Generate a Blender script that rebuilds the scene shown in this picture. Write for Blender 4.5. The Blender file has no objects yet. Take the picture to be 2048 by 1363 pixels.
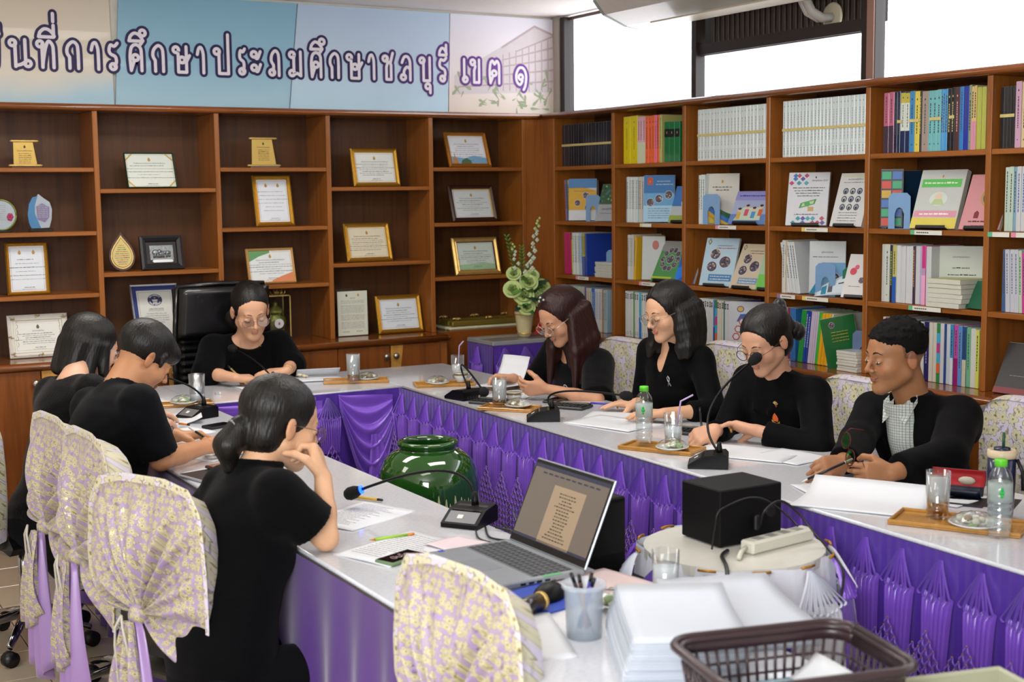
import bpy, bmesh, math, random
import numpy as np
from mathutils import Vector, Matrix, Euler
random.seed(7); np.random.seed(7)
S = bpy.context.scene
COL = S.collection
V = Vector
# ---------------------------------------------------------------- camera
cd = bpy.data.cameras.new('camera'); cam = bpy.data.objects.new('camera', cd); COL.objects.link(cam); S.camera = cam
_yaw, _pitch, _roll = 0.5232, -0.1093, -0.0110
_f = V((math.sin(_yaw)*math.cos(_pitch), math.cos(_yaw)*math.cos(_pitch), math.sin(_pitch)))
_r = V((math.cos(_yaw), -math.sin(_yaw), 0)); _u = _r.cross(_f)
_r2 = _r*math.cos(_roll)+_u*math.sin(_roll); _u2 = _u*math.cos(_roll)-_r*math.sin(_roll)
_m = Matrix((_r2, _u2, -_f)).transposed().to_4x4(); _m.translation = V((-4.1659, -6.8508, 1.6454))
cam.matrix_world = _m
cd.sensor_width = 36; cd.lens = 2707.1/2048*36; cd.clip_start = .05
cd.dof.use_dof = True; cd.dof.focus_distance = 4.9; cd.dof.aperture_fstop = 4.5
# ---------------------------------------------------------------- world, lights, exposure
S.view_settings.view_transform = 'Standard'; S.view_settings.look = 'None'
S.view_settings.gamma = 1; S.view_settings.use_curve_mapping = False
S.view_settings.exposure = 0.33
S.cycles.use_denoising = True
S.cycles.max_bounces = 6; S.cycles.transparent_max_bounces = 12; S.cycles.caustics_reflective = False; S.cycles.caustics_refractive = False
W = bpy.data.worlds.new('world'); S.world = W; W.use_nodes = True
bg = W.node_tree.nodes['Background']; bg.inputs[0].default_value = (.93, .97, 1, 1); bg.inputs[1].default_value = 4.2
def area(name, loc, size, power, col=(1, .96, .9), rot=(0, 0, 0)):
    l = bpy.data.lights.new(name, 'AREA'); l.shape = 'RECTANGLE'; l.size, l.size_y = size; l.energy = power; l.color = col
    o = bpy.data.objects.new(name, l); COL.objects.link(o); o.location = loc; o.rotation_euler = rot; return o
for i, (x, y) in enumerate([(-2.6, -1.5), (-1.7, -3.2), (-3.4, -4.6), (-4.4, -2.2)]):
    area('ceiling_lamp', (x, y, 2.66), (1.2, .5), (26, 20, 8, 12)[i])
area('camera_side_fill', (-5.0, -6.9, 1.9), (1.6, 1.2), 105, (.94, .97, 1.0), rot=(math.radians(80), 0, math.radians(-38)))  # fill lamp added left of the camera to brighten the bookcases, no window there
# ---------------------------------------------------------------- materials
MATS = {}
def lin(h):
    if isinstance(h, str):
        h = h.lstrip('#'); c = [int(h[i:i+2], 16)/255 for i in (0, 2, 4)]
    else: c = list(h)
    return tuple(x/12.92 if x <= .04045 else ((x+.055)/1.055)**2.4 for x in c)+(1,)
def pm(name, col, rough=.5, metal=0, var=.06, nscale=30, bump=0, bscale=200, coat=0, trans=0, alpha=1, emit=None, estr=0, spec=.5, ior=1.45, sheen=0, stretch=None, col2=None, aniso=0):
    """plain procedural material: base colour with fine noise variation and relief"""
    if name in MATS: return MATS[name]
    m = bpy.data.materials.new(name); m.use_nodes = True; MATS[name] = m
    nt = m.node_tree; b = nt.nodes['Principled BSDF']; N = nt.nodes.new; L = nt.links.new
    c = lin(col); tc = N('ShaderNodeTexCoord'); mp = N('ShaderNodeMapping'); L(tc.outputs['Object'], mp.inputs[0])
    if stretch: mp.inputs['Scale'].default_value = stretch
    n = N('ShaderNodeTexNoise'); n.inputs['Scale'].default_value = nscale; n.inputs['Detail'].default_value = 4; L(mp.outputs[0], n.inputs[0])
    mx = N('ShaderNodeMix'); mx.data_type = 'RGBA'
    c2 = lin(col2) if col2 else tuple(min(1, x*(1+var)) for x in c[:3])+(1,)
    c1 = c if col2 else tuple(x*(1-var) for x in c[:3])+(1,)
    mx.inputs['A'].default_value = c1; mx.inputs['B'].default_value = c2; L(n.outputs['Fac'], mx.inputs['Factor']); L(mx.outputs['Result'], b.inputs['Base Color'])
    b.inputs['Roughness'].default_value = rough; b.inputs['Metallic'].default_value = metal; b.inputs['Specular IOR Level'].default_value = spec; b.inputs['IOR'].default_value = ior
    b.inputs['Coat Weight'].default_value = coat; b.inputs['Transmission Weight'].default_value = trans; b.inputs['Alpha'].default_value = alpha
    b.inputs['Sheen Weight'].default_value = sheen
    if emit: b.inputs['Emission Color'].default_value = lin(emit); b.inputs['Emission Strength'].default_value = estr
    if bump:
        n2 = N('ShaderNodeTexNoise'); n2.inputs['Scale'].default_value = bscale; n2.inputs['Detail'].default_value = 3; L(mp.outputs[0], n2.inputs[0])
        bp = N('ShaderNodeBump'); bp.inputs['Strength'].default_value = bump; bp.inputs['Distance'].default_value = .002; L(n2.outputs['Fac'], bp.inputs['Height']); L(bp.outputs[0], b.inputs['Normal'])
    return m
def nodes(m): return m.node_tree.nodes, m.node_tree.links.new, m.node_tree.nodes['Principled BSDF']
def ramp(N, L, src, stops, interp='LINEAR'):
    r = N('ShaderNodeValToRGB'); r.color_ramp.interpolation = interp; e = r.color_ramp.elements
    while len(e) < len(stops): e.new(.5)
    for k, (p, c) in enumerate(stops): e[k].position = p; e[k].color = lin(c) if isinstance(c, str) else c
    L(src, r.inputs[0]); return r
def wood(name, c1, c2, axis='z', rough=.38, coat=.08):
    if name in MATS: return MATS[name]
    m = pm(name, c1, rough=rough, coat=coat); ns, L, b = nodes(m); N = ns.new
    tc = N('ShaderNodeTexCoord'); mp = N('ShaderNodeMapping'); L(tc.outputs['Object'], mp.inputs[0])
    sc = {'z': (1, 1, .05), 'x': (.05, 1, 1), 'y': (1, .05, 1)}[axis]; mp.inputs['Scale'].default_value = sc
    n = N('ShaderNodeTexNoise'); n.inputs['Scale'].default_value = 26; n.inputs['Detail'].default_value = 7; n.inputs['Roughness'].default_value = .62; n.inputs['Distortion'].default_value = .35; L(mp.outputs[0], n.inputs[0])
    r = ramp(N, L, n.outputs['Fac'], [(.3, c2), (.55, c1), (.8, c2)]); L(r.outputs[0], b.inputs['Base Color'])
    n2 = N('ShaderNodeTexNoise'); n2.inputs['Scale'].default_value = 160; n2.inputs['Detail'].default_value = 4; L(mp.outputs[0], n2.inputs[0])
    bp = N('ShaderNodeBump'); bp.inputs['Strength'].default_value = .12; bp.inputs['Distance'].default_value = .001; L(n2.outputs['Fac'], bp.inputs['Height']); L(bp.outputs[0], b.inputs['Normal'])
    return m
M_wood = wood('teak_upright', '985a22', '774314'); M_woodx = wood('teak_shelf_x', '985a22', '774314', 'x'); M_woody = wood('teak_shelf_y', '985a22', '774314', 'y')
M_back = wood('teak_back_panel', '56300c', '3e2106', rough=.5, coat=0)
M_door = wood('teak_door', '82481a', '66340c'); M_pale = wood('pale_inlay', 'c58f45', 'b07c38')
M_trimx = wood('teak_rail_x', '854818', '64340c', 'x', .25, .5); M_trimy = wood('teak_rail_y', '854818', '64340c', 'y', .25, .5)
def glass(name, col='ffffff', rough=.02, amt=.12, tint=None):
    """thin clear glass: see-through with sharp reflections"""
    if name in MATS: return MATS[name]
    m = bpy.data.materials.new(name); m.use_nodes = True; MATS[name] = m; nt = m.node_tree; nt.nodes.clear(); N = nt.nodes.new; L = nt.links.new
    t = N('ShaderNodeBsdfTransparent'); t.inputs[0].default_value = lin(tint or 'f2f7f7'); g = N('ShaderNodeBsdfGlossy'); g.inputs['Roughness'].default_value = rough; g.inputs[0].default_value = lin(col)
    fr = N('ShaderNodeLayerWeight'); pw_ = N('ShaderNodeMath'); pw_.operation = 'POWER'; pw_.inputs[1].default_value = 4; L(fr.outputs['Facing'], pw_.inputs[0]); mt = N('ShaderNodeMath'); mt.operation = 'MULTIPLY_ADD'; mt.inputs[1].default_value = .7; mt.inputs[2].default_value = amt*.3; L(pw_.outputs[0], mt.inputs[0])
    nz = N('ShaderNodeTexNoise'); nz.inputs['Scale'].default_value = 8; bp = N('ShaderNodeBump'); bp.inputs['Strength'].default_value = .03; L(nz.outputs['Fac'], bp.inputs['Height']); L(bp.outputs[0], g.inputs['Normal'])
    mx = N('ShaderNodeMixShader'); L(mt.outputs[0], mx.inputs[0]); L(t.outputs[0], mx.inputs[1]); L(g.outputs[0], mx.inputs[2]); o = N('ShaderNodeOutputMaterial'); L(mx.outputs[0], o.inputs[0]); return m
# ---------------------------------------------------------------- mesh building
class MB:
    def __init__(s): s.v = []; s.f = []; s.m = []; s.mats = []; s.sm = []
    def mi(s, mat):
        if mat not in s.mats: s.mats.append(mat)
        return s.mats.index(mat)
    def add(s, vs, fs, mat=None, smooth=False, M=None):
        o = len(s.v); k = s.mi(mat) if mat else 0
        for p in vs: s.v.append(tuple(M @ V(p)) if M else tuple(p))
        for f in fs: s.f.append(tuple(o+i for i in f)); s.m.append(k); s.sm.append(smooth)
        return s
    def box(s, a, b, mat=None, M=None, bev=0):
        x0, y0, z0 = (min(a[i], b[i]) for i in range(3)); x1, y1, z1 = (max(a[i], b[i]) for i in range(3))
        if bev:
            e = min(bev, (x1-x0)*.45, (y1-y0)*.45, (z1-z0)*.45)
            vs = []
            for (X, sx) in ((x0, 1), (x1, -1)):
                for (Y, sy) in ((y0, 1), (y1, -1)):
                    for (Z, sz) in ((z0, 1), (z1, -1)):
                        vs += [(X, Y+sy*e, Z+sz*e), (X+sx*e, Y, Z+sz*e), (X+sx*e, Y+sy*e, Z)]
            I = lambda i, j, k, t: ((i*2+j)*2+k)*3+t
            fs = [(I(0,0,0,0), I(0,0,1,0), I(0,1,1,0), I(0,1,0,0)), (I(1,0,0,0), I(1,1,0,0), I(1,1,1,0), I(1,0,1,0)),
                  (I(0,0,0,1), I(1,0,0,1), I(1,0,1,1), I(0,0,1,1)), (I(0,1,0,1), I(0,1,1,1), I(1,1,1,1), I(1,1,0,1)),
                  (I(0,0,0,2), I(0,1,0,2), I(1,1,0,2), I(1,0,0,2)), (I(0,0,1,2), I(1,0,1,2), I(1,1,1,2), I(0,1,1,2))]
            for j in (0, 1):
                for k in (0, 1): q = (I(0,j,k,1), I(0,j,k,2), I(1,j,k,2), I(1,j,k,1)); fs.append(q if (j+k) % 2 == 0 else q[::-1])
            for i in (0, 1):
                for k in (0, 1): q = (I(i,0,k,0), I(i,1,k,0), I(i,1,k,2), I(i,0,k,2)); fs.append(q if (i+k) % 2 == 0 else q[::-1])
            for i in (0, 1):
                for j in (0, 1): q = (I(i,j,0,0), I(i,j,0,1), I(i,j,1,1), I(i,j,1,0)); fs.append(q if (i+j) % 2 == 0 else q[::-1])
            for i in (0, 1):
                for j in (0, 1):
                    for k in (0, 1): q = (I(i,j,k,0), I(i,j,k,2), I(i,j,k,1)); fs.append(q if (i+j+k) % 2 == 0 else q[::-1])
            return s.add(vs, fs, mat, False, M)
        vs = [(x0,y0,z0),(x1,y0,z0),(x1,y1,z0),(x0,y1,z0),(x0,y0,z1),(x1,y0,z1),(x1,y1,z1),(x0,y1,z1)]
        return s.add(vs, [(0,3,2,1),(4,5,6,7),(0,1,5,4),(1,2,6,5),(2,3,7,6),(3,0,4,7)], mat, False, M)
    def prism(s, pts, h0, h1, mat=None, M=None, smooth=False):
        """pts: outline in xy (counter-clockwise), extruded h0..h1 along z"""
        n = len(pts); vs = [(x, y, h0) for x, y in pts]+[(x, y, h1) for x, y in pts]
        fs = [tuple(range(n))[::-1], tuple(range(n, 2*n))]+[(i, (i+1) % n, n+(i+1) % n, n+i) for i in range(n)]
        return s.add(vs, fs, mat, smooth, M)
    def tube(s, path, r, mat=None, n=8, M=None, cap=True, flat=1.0):
        path = [V(p) for p in path]; k = len(path); rr = r if hasattr(r, '__len__') else [r]*k
        vs, fs = [], []; up = None
        for i, p in enumerate(path):
            t = (path[min(i+1, k-1)]-path[max(i-1, 0)])
            t = t.normalized() if t.length > 1e-9 else V((0, 0, 1))
            if up is None: up = t.orthogonal().normalized()
            up = (up-t*up.dot(t)); up = up.normalized() if up.length > 1e-6 else t.orthogonal().normalized()
            w = t.cross(up)
            for j in range(n): a = 2*math.pi*j/n; vs.append(tuple(p+up*(math.cos(a)*rr[i]*flat)+w*(math.sin(a)*rr[i])))
        for i in range(k-1):
            for j in range(n): fs.append((i*n+j, i*n+(j+1) % n, (i+1)*n+(j+1) % n, (i+1)*n+j))
        if cap: fs.append(tuple(range(n))[::-1]); fs.append(tuple((k-1)*n+j for j in range(n)))
        return s.add(vs, fs, mat, True, M)
    def lathe(s, prof, mat=None, n=24, M=None, sx=1, sy=1):
        vs, fs = [], []; k = len(prof)
        for r, z in prof:
            for j in range(n): a = 2*math.pi*j/n; vs.append((r*math.cos(a)*sx, r*math.sin(a)*sy, z))
        for i in range(k-1):
            for j in range(n): fs.append((i*n+j, i*n+(j+1) % n, (i+1)*n+(j+1) % n, (i+1)*n+j))
        if prof[0][0] > 1e-6: fs.append(tuple(range(n))[::-1])
        if prof[-1][0] > 1e-6: fs.append(tuple((k-1)*n+j for j in range(n)))
        return s.add(vs, fs, mat, True, M)
    def ball(s, c, r, mat=None, n=10, M=None):
        r3 = r if hasattr(r, '__len__') else (r, r, r); prof = [(math.sin(math.pi*i/(n//2+1)), -math.cos(math.pi*i/(n//2+1))) for i in range(n//2+2)]
        T = Matrix.Translation(c) @ Matrix.Diagonal((r3[0], r3[1], r3[2], 1)); T = M @ T if M else T
        return s.lathe([(max(a, 1e-5), z) for a, z in prof], mat, n, T)
    def grid(s, fn, nu, nv, mat=None, M=None, smooth=True, thick=0):
        """fn(u,v)->(x,y,z); thick>0 adds a back layer so that the sheet has depth"""
        P = [[V(fn(i/nu, j/nv)) for j in range(nv+1)] for i in range(nu+1)]
        vs = [tuple(P[i][j]) for i in range(nu+1) for j in range(nv+1)]; I = lambda i, j: i*(nv+1)+j
        fs = [(I(i, j), I(i+1, j), I(i+1, j+1), I(i, j+1)) for i in range(nu) for j in range(nv)]
        if thick:
            o = len(vs)
            for i in range(nu+1):
                for j in range(nv+1):
                    du = P[min(i+1, nu)][j]-P[max(i-1, 0)][j]; dv = P[i][min(j+1, nv)]-P[i][max(j-1, 0)]; nn = du.cross(dv)
                    nn = nn.normalized() if nn.length > 1e-12 else V((0, 0, 1)); vs.append(tuple(P[i][j]-nn*thick))
            fs += [tuple(o+q for q in (I(i, j), I(i, j+1), I(i+1, j+1), I(i+1, j))) for i in range(nu) for j in range(nv)]
            for i in range(nu): fs += [(I(i, 0), o+I(i, 0), o+I(i+1, 0), I(i+1, 0)), (I(i, nv), I(i+1, nv), o+I(i+1, nv), o+I(i, nv))]
            for j in range(nv): fs += [(I(0, j), I(0, j+1), o+I(0, j+1), o+I(0, j)), (I(nu, j), o+I(nu, j), o+I(nu, j+1), I(nu, j+1))]
        return s.add(vs, fs, mat, smooth, M)
    def build(s, name, mat=None, parent=None, M=None, **kw):
        me = bpy.data.meshes.new(name); me.from_pydata(s.v, [], s.f)
        for m in (s.mats or [mat]): me.materials.append(m)
        if s.mats: me.polygons.foreach_set('material_index', s.m)
        me.polygons.foreach_set('use_smooth', s.sm); me.update()
        return link(name, me, parent, M, **kw)
def link(name, data, parent=None, M=None, label=None, cat=None, group=None, kind=None):
    o = bpy.data.objects.new(name, data); COL.objects.link(o)
    if M is not None: o.matrix_basis = M
    if parent is not None: o.parent = parent
    tag(o, label, cat, group, kind); return o
def tag(o, label=None, cat=None, group=None, kind=None):
    if label: o['label'] = label
    if cat: o['category'] = cat
    if group: o['group'] = group
    if kind: o['kind'] = kind
    return o
def thing(name, label, cat, M=None, group=None):
    if M is not None and not isinstance(M, Matrix): M = T(M)
    return link(name, None, None, M, label, cat, group)
def T(loc, rz=0, rx=0, ry=0, sc=1): return Matrix.Translation(loc) @ Euler((rx, ry, rz)).to_matrix().to_4x4() @ Matrix.Scale(sc, 4)
CH = {}
def dup(root, M, label=None, group=None):
    r = root.copy(); COL.objects.link(r); r.matrix_basis = M if isinstance(M, Matrix) else T(M)
    if label: r['label'] = label
    if group: r['group'] = group
    for ch in list(root.children):
        c = ch.copy(); COL.objects.link(c); c.parent = r
        for g in ch.children: d = g.copy(); COL.objects.link(d); d.parent = c
    return r
R = math.radians
_txt = {}
def text_mesh(body, size, offset=0, align='CENTER', extrude=0, sx=1):
    """flat lettering as mesh data (own outline weight through offset)"""
    k = (body, size, offset, align, extrude, sx)
    if k in _txt: return _txt[k]
    c = bpy.data.curves.new('lettering', 'FONT'); c.body = body; c.size = size; c.align_x = align; c.offset = offset; c.extrude = extrude; c.resolution_u = 4 if size > .05 else 1
    o = bpy.data.objects.new('lettering', c); COL.objects.link(o)
    dg = bpy.context.evaluated_depsgraph_get(); me = bpy.data.meshes.new_from_object(o.evaluated_get(dg))
    bpy.data.objects.remove(o); me.transform(Matrix.Diagonal((sx, 1, 1, 1))); _txt[k] = me; return me
def add_text(mb, body, size, mat, M, offset=0, align='CENTER', sx=1):
    me = text_mesh(body, size, offset, align, 0, sx)
    mb.add([tuple(v.co) for v in me.vertices], [tuple(p.vertices) for p in me.polygons], mat, False, M)
# ================================================================ ROOM
M_wall = pm('cream_wall', 'e2dccf', .8, bump=.1, bscale=60); M_ceil = pm('ceiling_board', 'f2ebe6', .85, bump=.1, bscale=40)
M_tile = pm('beige_floor_tile', 'b9ab95', .12, coat=.3, var=.12, nscale=6); M_grout = pm('tile_grout', '4b4238', .9)
M_brown = pm('brown_window_frame', '4a332a', .4, coat=.2); M_dbrown = pm('dark_brown_frame', '241a15', .45); M_lbrown = pm('light_brown_frame', '8a6a5c', .45, bump=.1)
XL, XR, YB, YF, ZC = -5.6, .30, .312, -8.3, 2.70
def struct(name, mb, mat=None, parent=None): return mb.build(name, mat, parent, kind='structure' if parent is None else None)
fl = struct('floor', MB().box((XL, YF, -.06), (XR+.1, YB+.1, -.004), M_grout))
tile = MB().box((0, 0, 0), (.296, .296, .006), M_tile, bev=.0015)
t0 = None; rz = 0
for i in range(20):
    for j in range(22):
        x, y = -5.4+.3*i, -6.6+.3*j
        if x > -2.2 or (y > -.3 and x > -2.2): continue
        if y < -6.5: continue
        if t0 is None: t0 = tile.build('tile', M_tile, fl); o = t0
        else: o = t0.copy(); COL.objects.link(o); o.parent = fl
        o.location = (x+random.uniform(-.0006, .0006), y, -.005+random.uniform(0, .0006))
struct('ceiling', MB().box((XL, YF, ZC), (XR+.1, YB+.1, ZC+.05), M_ceil))
struct('wall_back', MB().box((XL, YB, 0), (XR+.1, YB+.08, ZC), M_wall))
struct('wall_left', MB().box((XL-.08, YF, 0), (XL, YB+.08, ZC), M_wall))
struct('wall_front', MB().box((XL, YF-.08, 0), (XR+.1, YF, ZC), M_wall))
struct('wall_right', MB().box((XR, YF, 0), (XR+.08, YB+.08, 2.06), M_wall))
struct('trim_1', MB().box((.262, .27, 2.0), (.345, .315, ZC), pm('grey_pilaster', 'a79f95', .5)).box((.262, .22, 2.0), (.30, .27, ZC), pm('grey_pilaster', 'a79f95', .5)))
# windows in the right wall
M_pane = glass('window_glass', tint='fdfdff')
def window(n, y0, y1, z0, z1, w=.03, mat=M_brown):
    fr = MB()
    fr.box((.30, y0, z0), (.322, y0+w, z1), M_lbrown).box((.298, y0+w, z0), (.324, y0+w+.008, z1), M_dbrown)
    fr.box((.30, y1-w, z0), (.322, y1, z1), mat).box((.30, y0+w, z0), (.322, y1-w, z0+.02), mat).box((.30, y0+w, z1-.02), (.322, y1-w, z1), mat)
    f = struct('window_%d' % n, fr); MB().box((.310, y0+w, z0+.02), (.314, y1-w, z1-.02), M_pane).build('pane', M_pane, f); return f
window(1, -1.085, .215, 2.07, 2.69, .03); window(2, -2.31, -1.085, 2.07, 2.36, .018)
window(3, -4.3, -2.365, 2.07, 2.69, .02); window(4, -6.6, -4.3, 2.07, 2.69, .035); window(5, YF, -6.6, 2.07, 2.69)
struct('trim_2', MB().box((.27, .17, 2.06), (.34, .26, 2.69), M_dbrown))
struct('trim_3', MB().box((.27, -2.395, 2.06), (.33, -2.31, 2.69), M_dbrown).box((.262, -2.392, 2.06), (.27, -2.35, 2.69), M_lbrown))
lv = struct('trim_4', MB().box((.285, -2.31, 2.345), (.33, -1.085, 2.40), M_dbrown).box((.27, -1.115, 2.06), (.33, -1.075, 2.69), M_dbrown).box((.385, -2.34, 2.39), (.40, -1.01, 2.69), pm('louver_backing', '17100b', .8)))
sl = MB().box((0, 0, 2.40), (.035, .026, 2.685), pm('dark_louver_slat', '33271f', .5, bump=.2), bev=.003)
s0 = None
for i in range(30):
    y = -2.30+i*.0392
    if s0 is None: s0 = o = sl.build('slat', None, lv)
    else: o = s0.copy(); COL.objects.link(o); o.parent = lv
    o.location = (.35, y, 0)
# daylight comes from the sky; a bright eave/ground outside
# ================================================================ BANNER above the back bookcase
def vc_mat(name, rough=.6, coat=0, bump=0, spec=.5):
    """material that reads the mesh's own painted colours"""
    m = pm(name, 'ffffff', rough, coat=coat, bump=bump, spec=spec); ns, L, b = nodes(m)
    a = ns.new('ShaderNodeVertexColor'); a.layer_name = 'Col'; L(a.outputs[0], b.inputs['Base Color']); return m
def banner_mat(i):
    m = pm('banner_print_%s' % 'abcd'[i], 'ffffff', .45, coat=.15); ns, L, b = nodes(m); N = ns.new
    tc = N('ShaderNodeTexCoord'); sp = N('ShaderNodeSeparateXYZ'); L(tc.outputs['Object'], sp.inputs[0])
    stops = [[(0, 'd8cbb8'), (.75, 'dfd6c6'), (1, 'a9cbdc')], [(0, '86b4cb'), (.6, '92bdd2'), (1, 'a3c8d8')], [(0, 'b4c8de'), (.5, 'bed0e3'), (1, 'b6d6e6')], [(0, 'dcdce6'), (.55, 'e4d8da'), (1, 'ddcfbf')]][i]
    mr = N('ShaderNodeMapRange'); mr.inputs[1].default_value = 2.69; mr.inputs[2].default_value = 2.13; L(sp.outputs['Z'], mr.inputs[0])
    n = N('ShaderNodeTexNoise'); n.inputs['Scale'].default_value = 2.2; n.inputs['Detail'].default_value = 3; L(tc.outputs['Object'], n.inputs[0])
    ad = N('ShaderNodeMath'); ad.operation = 'MULTIPLY_ADD'; ad.inputs[1].default_value = .5; L(n.outputs['Fac'], ad.inputs[0]); sb = N('ShaderNodeMath'); sb.operation = 'SUBTRACT'; sb.inputs[1].default_value = .25; L(ad.outputs[0], sb.inputs[0]); L(mr.outputs[0], ad.inputs[2])
    r = ramp(N, L, sb.outputs[0], stops); L(r.outputs[0], b.inputs['Base Color']); return m
BM = [banner_mat(i) for i in range(4)]
ban = thing('banner', 'long printed banner of four panels with large purple Thai lettering above the back bookcase', 'banner')
YBN = .285
cuts = [(-4.6, -4.6), (-2.402, -2.395), (-1.383, -1.447), (-.443, -.463), (.262, .268)]  # top x, bottom x
for i in range(4):
    a, b = cuts[i], cuts[i+1]; tx0, bx0 = a; tx1, bx1 = b
    if i == 1: tx0 += .045
    e = .003
    P = [(bx0+e, YBN, 2.102), (bx1-e, YBN, 2.102), (tx1-e, YBN, 2.685), (tx0+e, YBN, 2.685)]
    Q = [(x, y+.012, z) for x, y, z in P]
    MB().add(P+Q, [(0, 1, 2, 3), (7, 6, 5, 4), (0, 4, 5, 1), (1, 5, 6, 2), (2, 6, 7, 3), (3, 7, 4, 0)], BM[i]).build('panel', BM[i], ban)
M_purp = pm('banner_letter_outline', '1f0a4a', .5); ns, L, b = nodes(M_purp); N = ns.new
tc = N('ShaderNodeTexCoord'); sp = N('ShaderNodeSeparateXYZ'); L(tc.outputs['Object'], sp.inputs[0]); mr = N('ShaderNodeMapRange'); mr.inputs[1].default_value = -1.0; mr.inputs[2].default_value = -.1; L(sp.outputs['X'], mr.inputs[0])
rr_ = ramp(N, L, mr.outputs[0], [(0, '180848'), (1, '6a2f8e')]); L(rr_.outputs[0], b.inputs['Base Color'])
M_lett = pm('banner_letter_face', 'e6dfe6', .5)
# looped Thai lettering drawn with a round pen (strokes in a unit box, loops as rings)
_ar = [(.05, .72), (.25, .95), (.58, 1.0), (.82, .82), (.88, .6), (.88, 0)]; _bk_ = [(.24, .42), (.06, .60), (.15, .84), (.5, 1), (.8, .90), (.88, .65), (.88, 0)]
_i = [(.02, 1.14), (.10, 1.30), (.40, 1.44), (.75, 1.36), (.93, 1.14), (.02, 1.14)]
GL = {'พ': ([(.2, .9), (.28, 0), (.5, .7), (.72, 0), (.8, 1)],), 'น': ([(.25, .85), (.25, 0)], [(.25, .03), (.55, .08), (.74, .16)], [(.80, 1), (.80, .15)], ('o', .12, .87), ('o', .92, .12)),
 'ท': ([(.24, .85), (.24, 0)], [(.24, .1), (.42, .7), (.62, .98), (.84, .84), (.88, .6), (.88, 0)], ('o', .12, .87)), 'ก': ([(.24, 0), (.24, .42)], _bk_), 'า': (_ar,),
 'ร': ([(.60, .14), (.78, .30), (.70, .50), (.25, .60), (.10, .74), (.26, .94), (.62, .90), (.92, 1.02)], ('o', .46, .12)), 'ศ': ([(.15, 0), (.10, .5), (.2, .88), (.5, 1), (.8, .88), (.86, .6), (.86, 0)], [(.15, .02), (.36, .36)], [(.72, .94), (1.0, 1.16)], ('o', .46, .50)),
 'ษ': ([(.28, .85), (.28, 0), (.84, 0), (.84, 1)], [(.62, .38), (.84, .42), (1.06, .66)], ('o', .14, .87), ('o', .54, .48)), 'ป': ([(.25, .85), (.25, 0), (.84, 0), (.84, 1.55)], ('o', .12, .87)), 'บ': ([(.25, .85), (.25, 0), (.84, 0), (.84, 1)], ('o', .12, .87)),
 'ะ': ([(.34, .70), (.62, .66), (.94, .94)], [(.34, .18), (.62, .14), (.94, .42)], ('o', .22, .82), ('o', .22, .28)), 'ถ': ([(.30, .14), (.30, .42)], [(.30, .42), (.06, .60), (.15, .84), (.5, 1), (.8, .90), (.88, .65), (.88, 0)], ('o', .14, .12)),
 'ม': ([(.27, .85), (.27, .15)], [(.24, .06), (.55, .12), (.84, .02), (.84, 1)], ('o', .13, .87), ('o', .12, .12)), 'ช': ([(.30, .86), (.42, .70), (.28, .52), (.28, 0), (.80, 0), (.80, .62), (.62, .74)], [(.74, .72), (1.0, 1.12)], ('o', .16, .88)),
 'ล': ([(.06, .74), (.28, .97), (.62, 1), (.84, .84), (.88, .6), (.88, 0)], [(.88, .46), (.56, .56), (.28, .40), (.24, .2)], ('o', .18, .12)), 'เ': ([(.30, 1), (.30, .15)], ('o', .56, .12)), 'ข': ([(.30, .84), (.44, .70), (.30, .52), (.30, 0), (.84, 0), (.84, 1)], ('o', .16, .88)),
 'ต': ([(.15, 0), (.08, .45), (.16, .88), (.34, .98), (.50, .84), (.68, .98), (.84, .86), (.88, .6), (.88, 0)], [(.15, .02), (.36, .30)], ('o', .46, .44)), '๑': ([(.62, .40), (.40, .22), (.12, .34), (.06, .66), (.32, .96), (.72, .94), (.95, .62), (.88, .2), (.72, 0)], ('o', .46, .56)),
 'ี': (_i, [(.93, 1.14), (.93, 1.58)]), 'ึ': (_i, ('o', .98, 1.46)), 'ื': (_i, [(.93, 1.14), (.93, 1.5)], [(.7, 1.3), (.7, 1.5)]), '่': ([(.92, 1.72), (.92, 2.02)],), 'ุ': ([(.86, -.22), (.86, -.52)], ('o', .62, -.24))}
LET = [('พ', -3.029, -2.944), ('น', -2.896, -2.809), ('ท', -2.765, -2.681), ('ก', -2.629, -2.562), ('า', -2.506, -2.465), ('ร', -2.420, -2.368), ('ศ', -2.316, -2.239), ('ก', -2.194, -2.129), ('ษ', -2.079, -2.001), ('า', -1.956, -1.917), ('ป', -1.858, -1.772), ('ร', -1.726, -1.691), ('ะ', -1.653, -1.603), ('ถ', -1.548, -1.495), ('ม', -1.434, -1.364), ('ศ', -1.320, -1.246), ('ก', -1.205, -1.144), ('ษ', -1.097, -1.013), ('า', -0.969, -0.930), ('ช', -0.873, -0.817), ('ล', -0.763, -0.700), ('บ', -0.639, -0.571), ('ร', -0.523, -0.470), ('เ', -0.362, -0.340), ('ข', -0.308, -0.246), ('ต', -0.191, -0.110), ('๑', -0.006, 0.071)]
MARK = {0: 'ื', 2: 'ี่', 6: 'ึ', 15: 'ึ', 21: 'ุ', 22: 'ี'}
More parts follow.
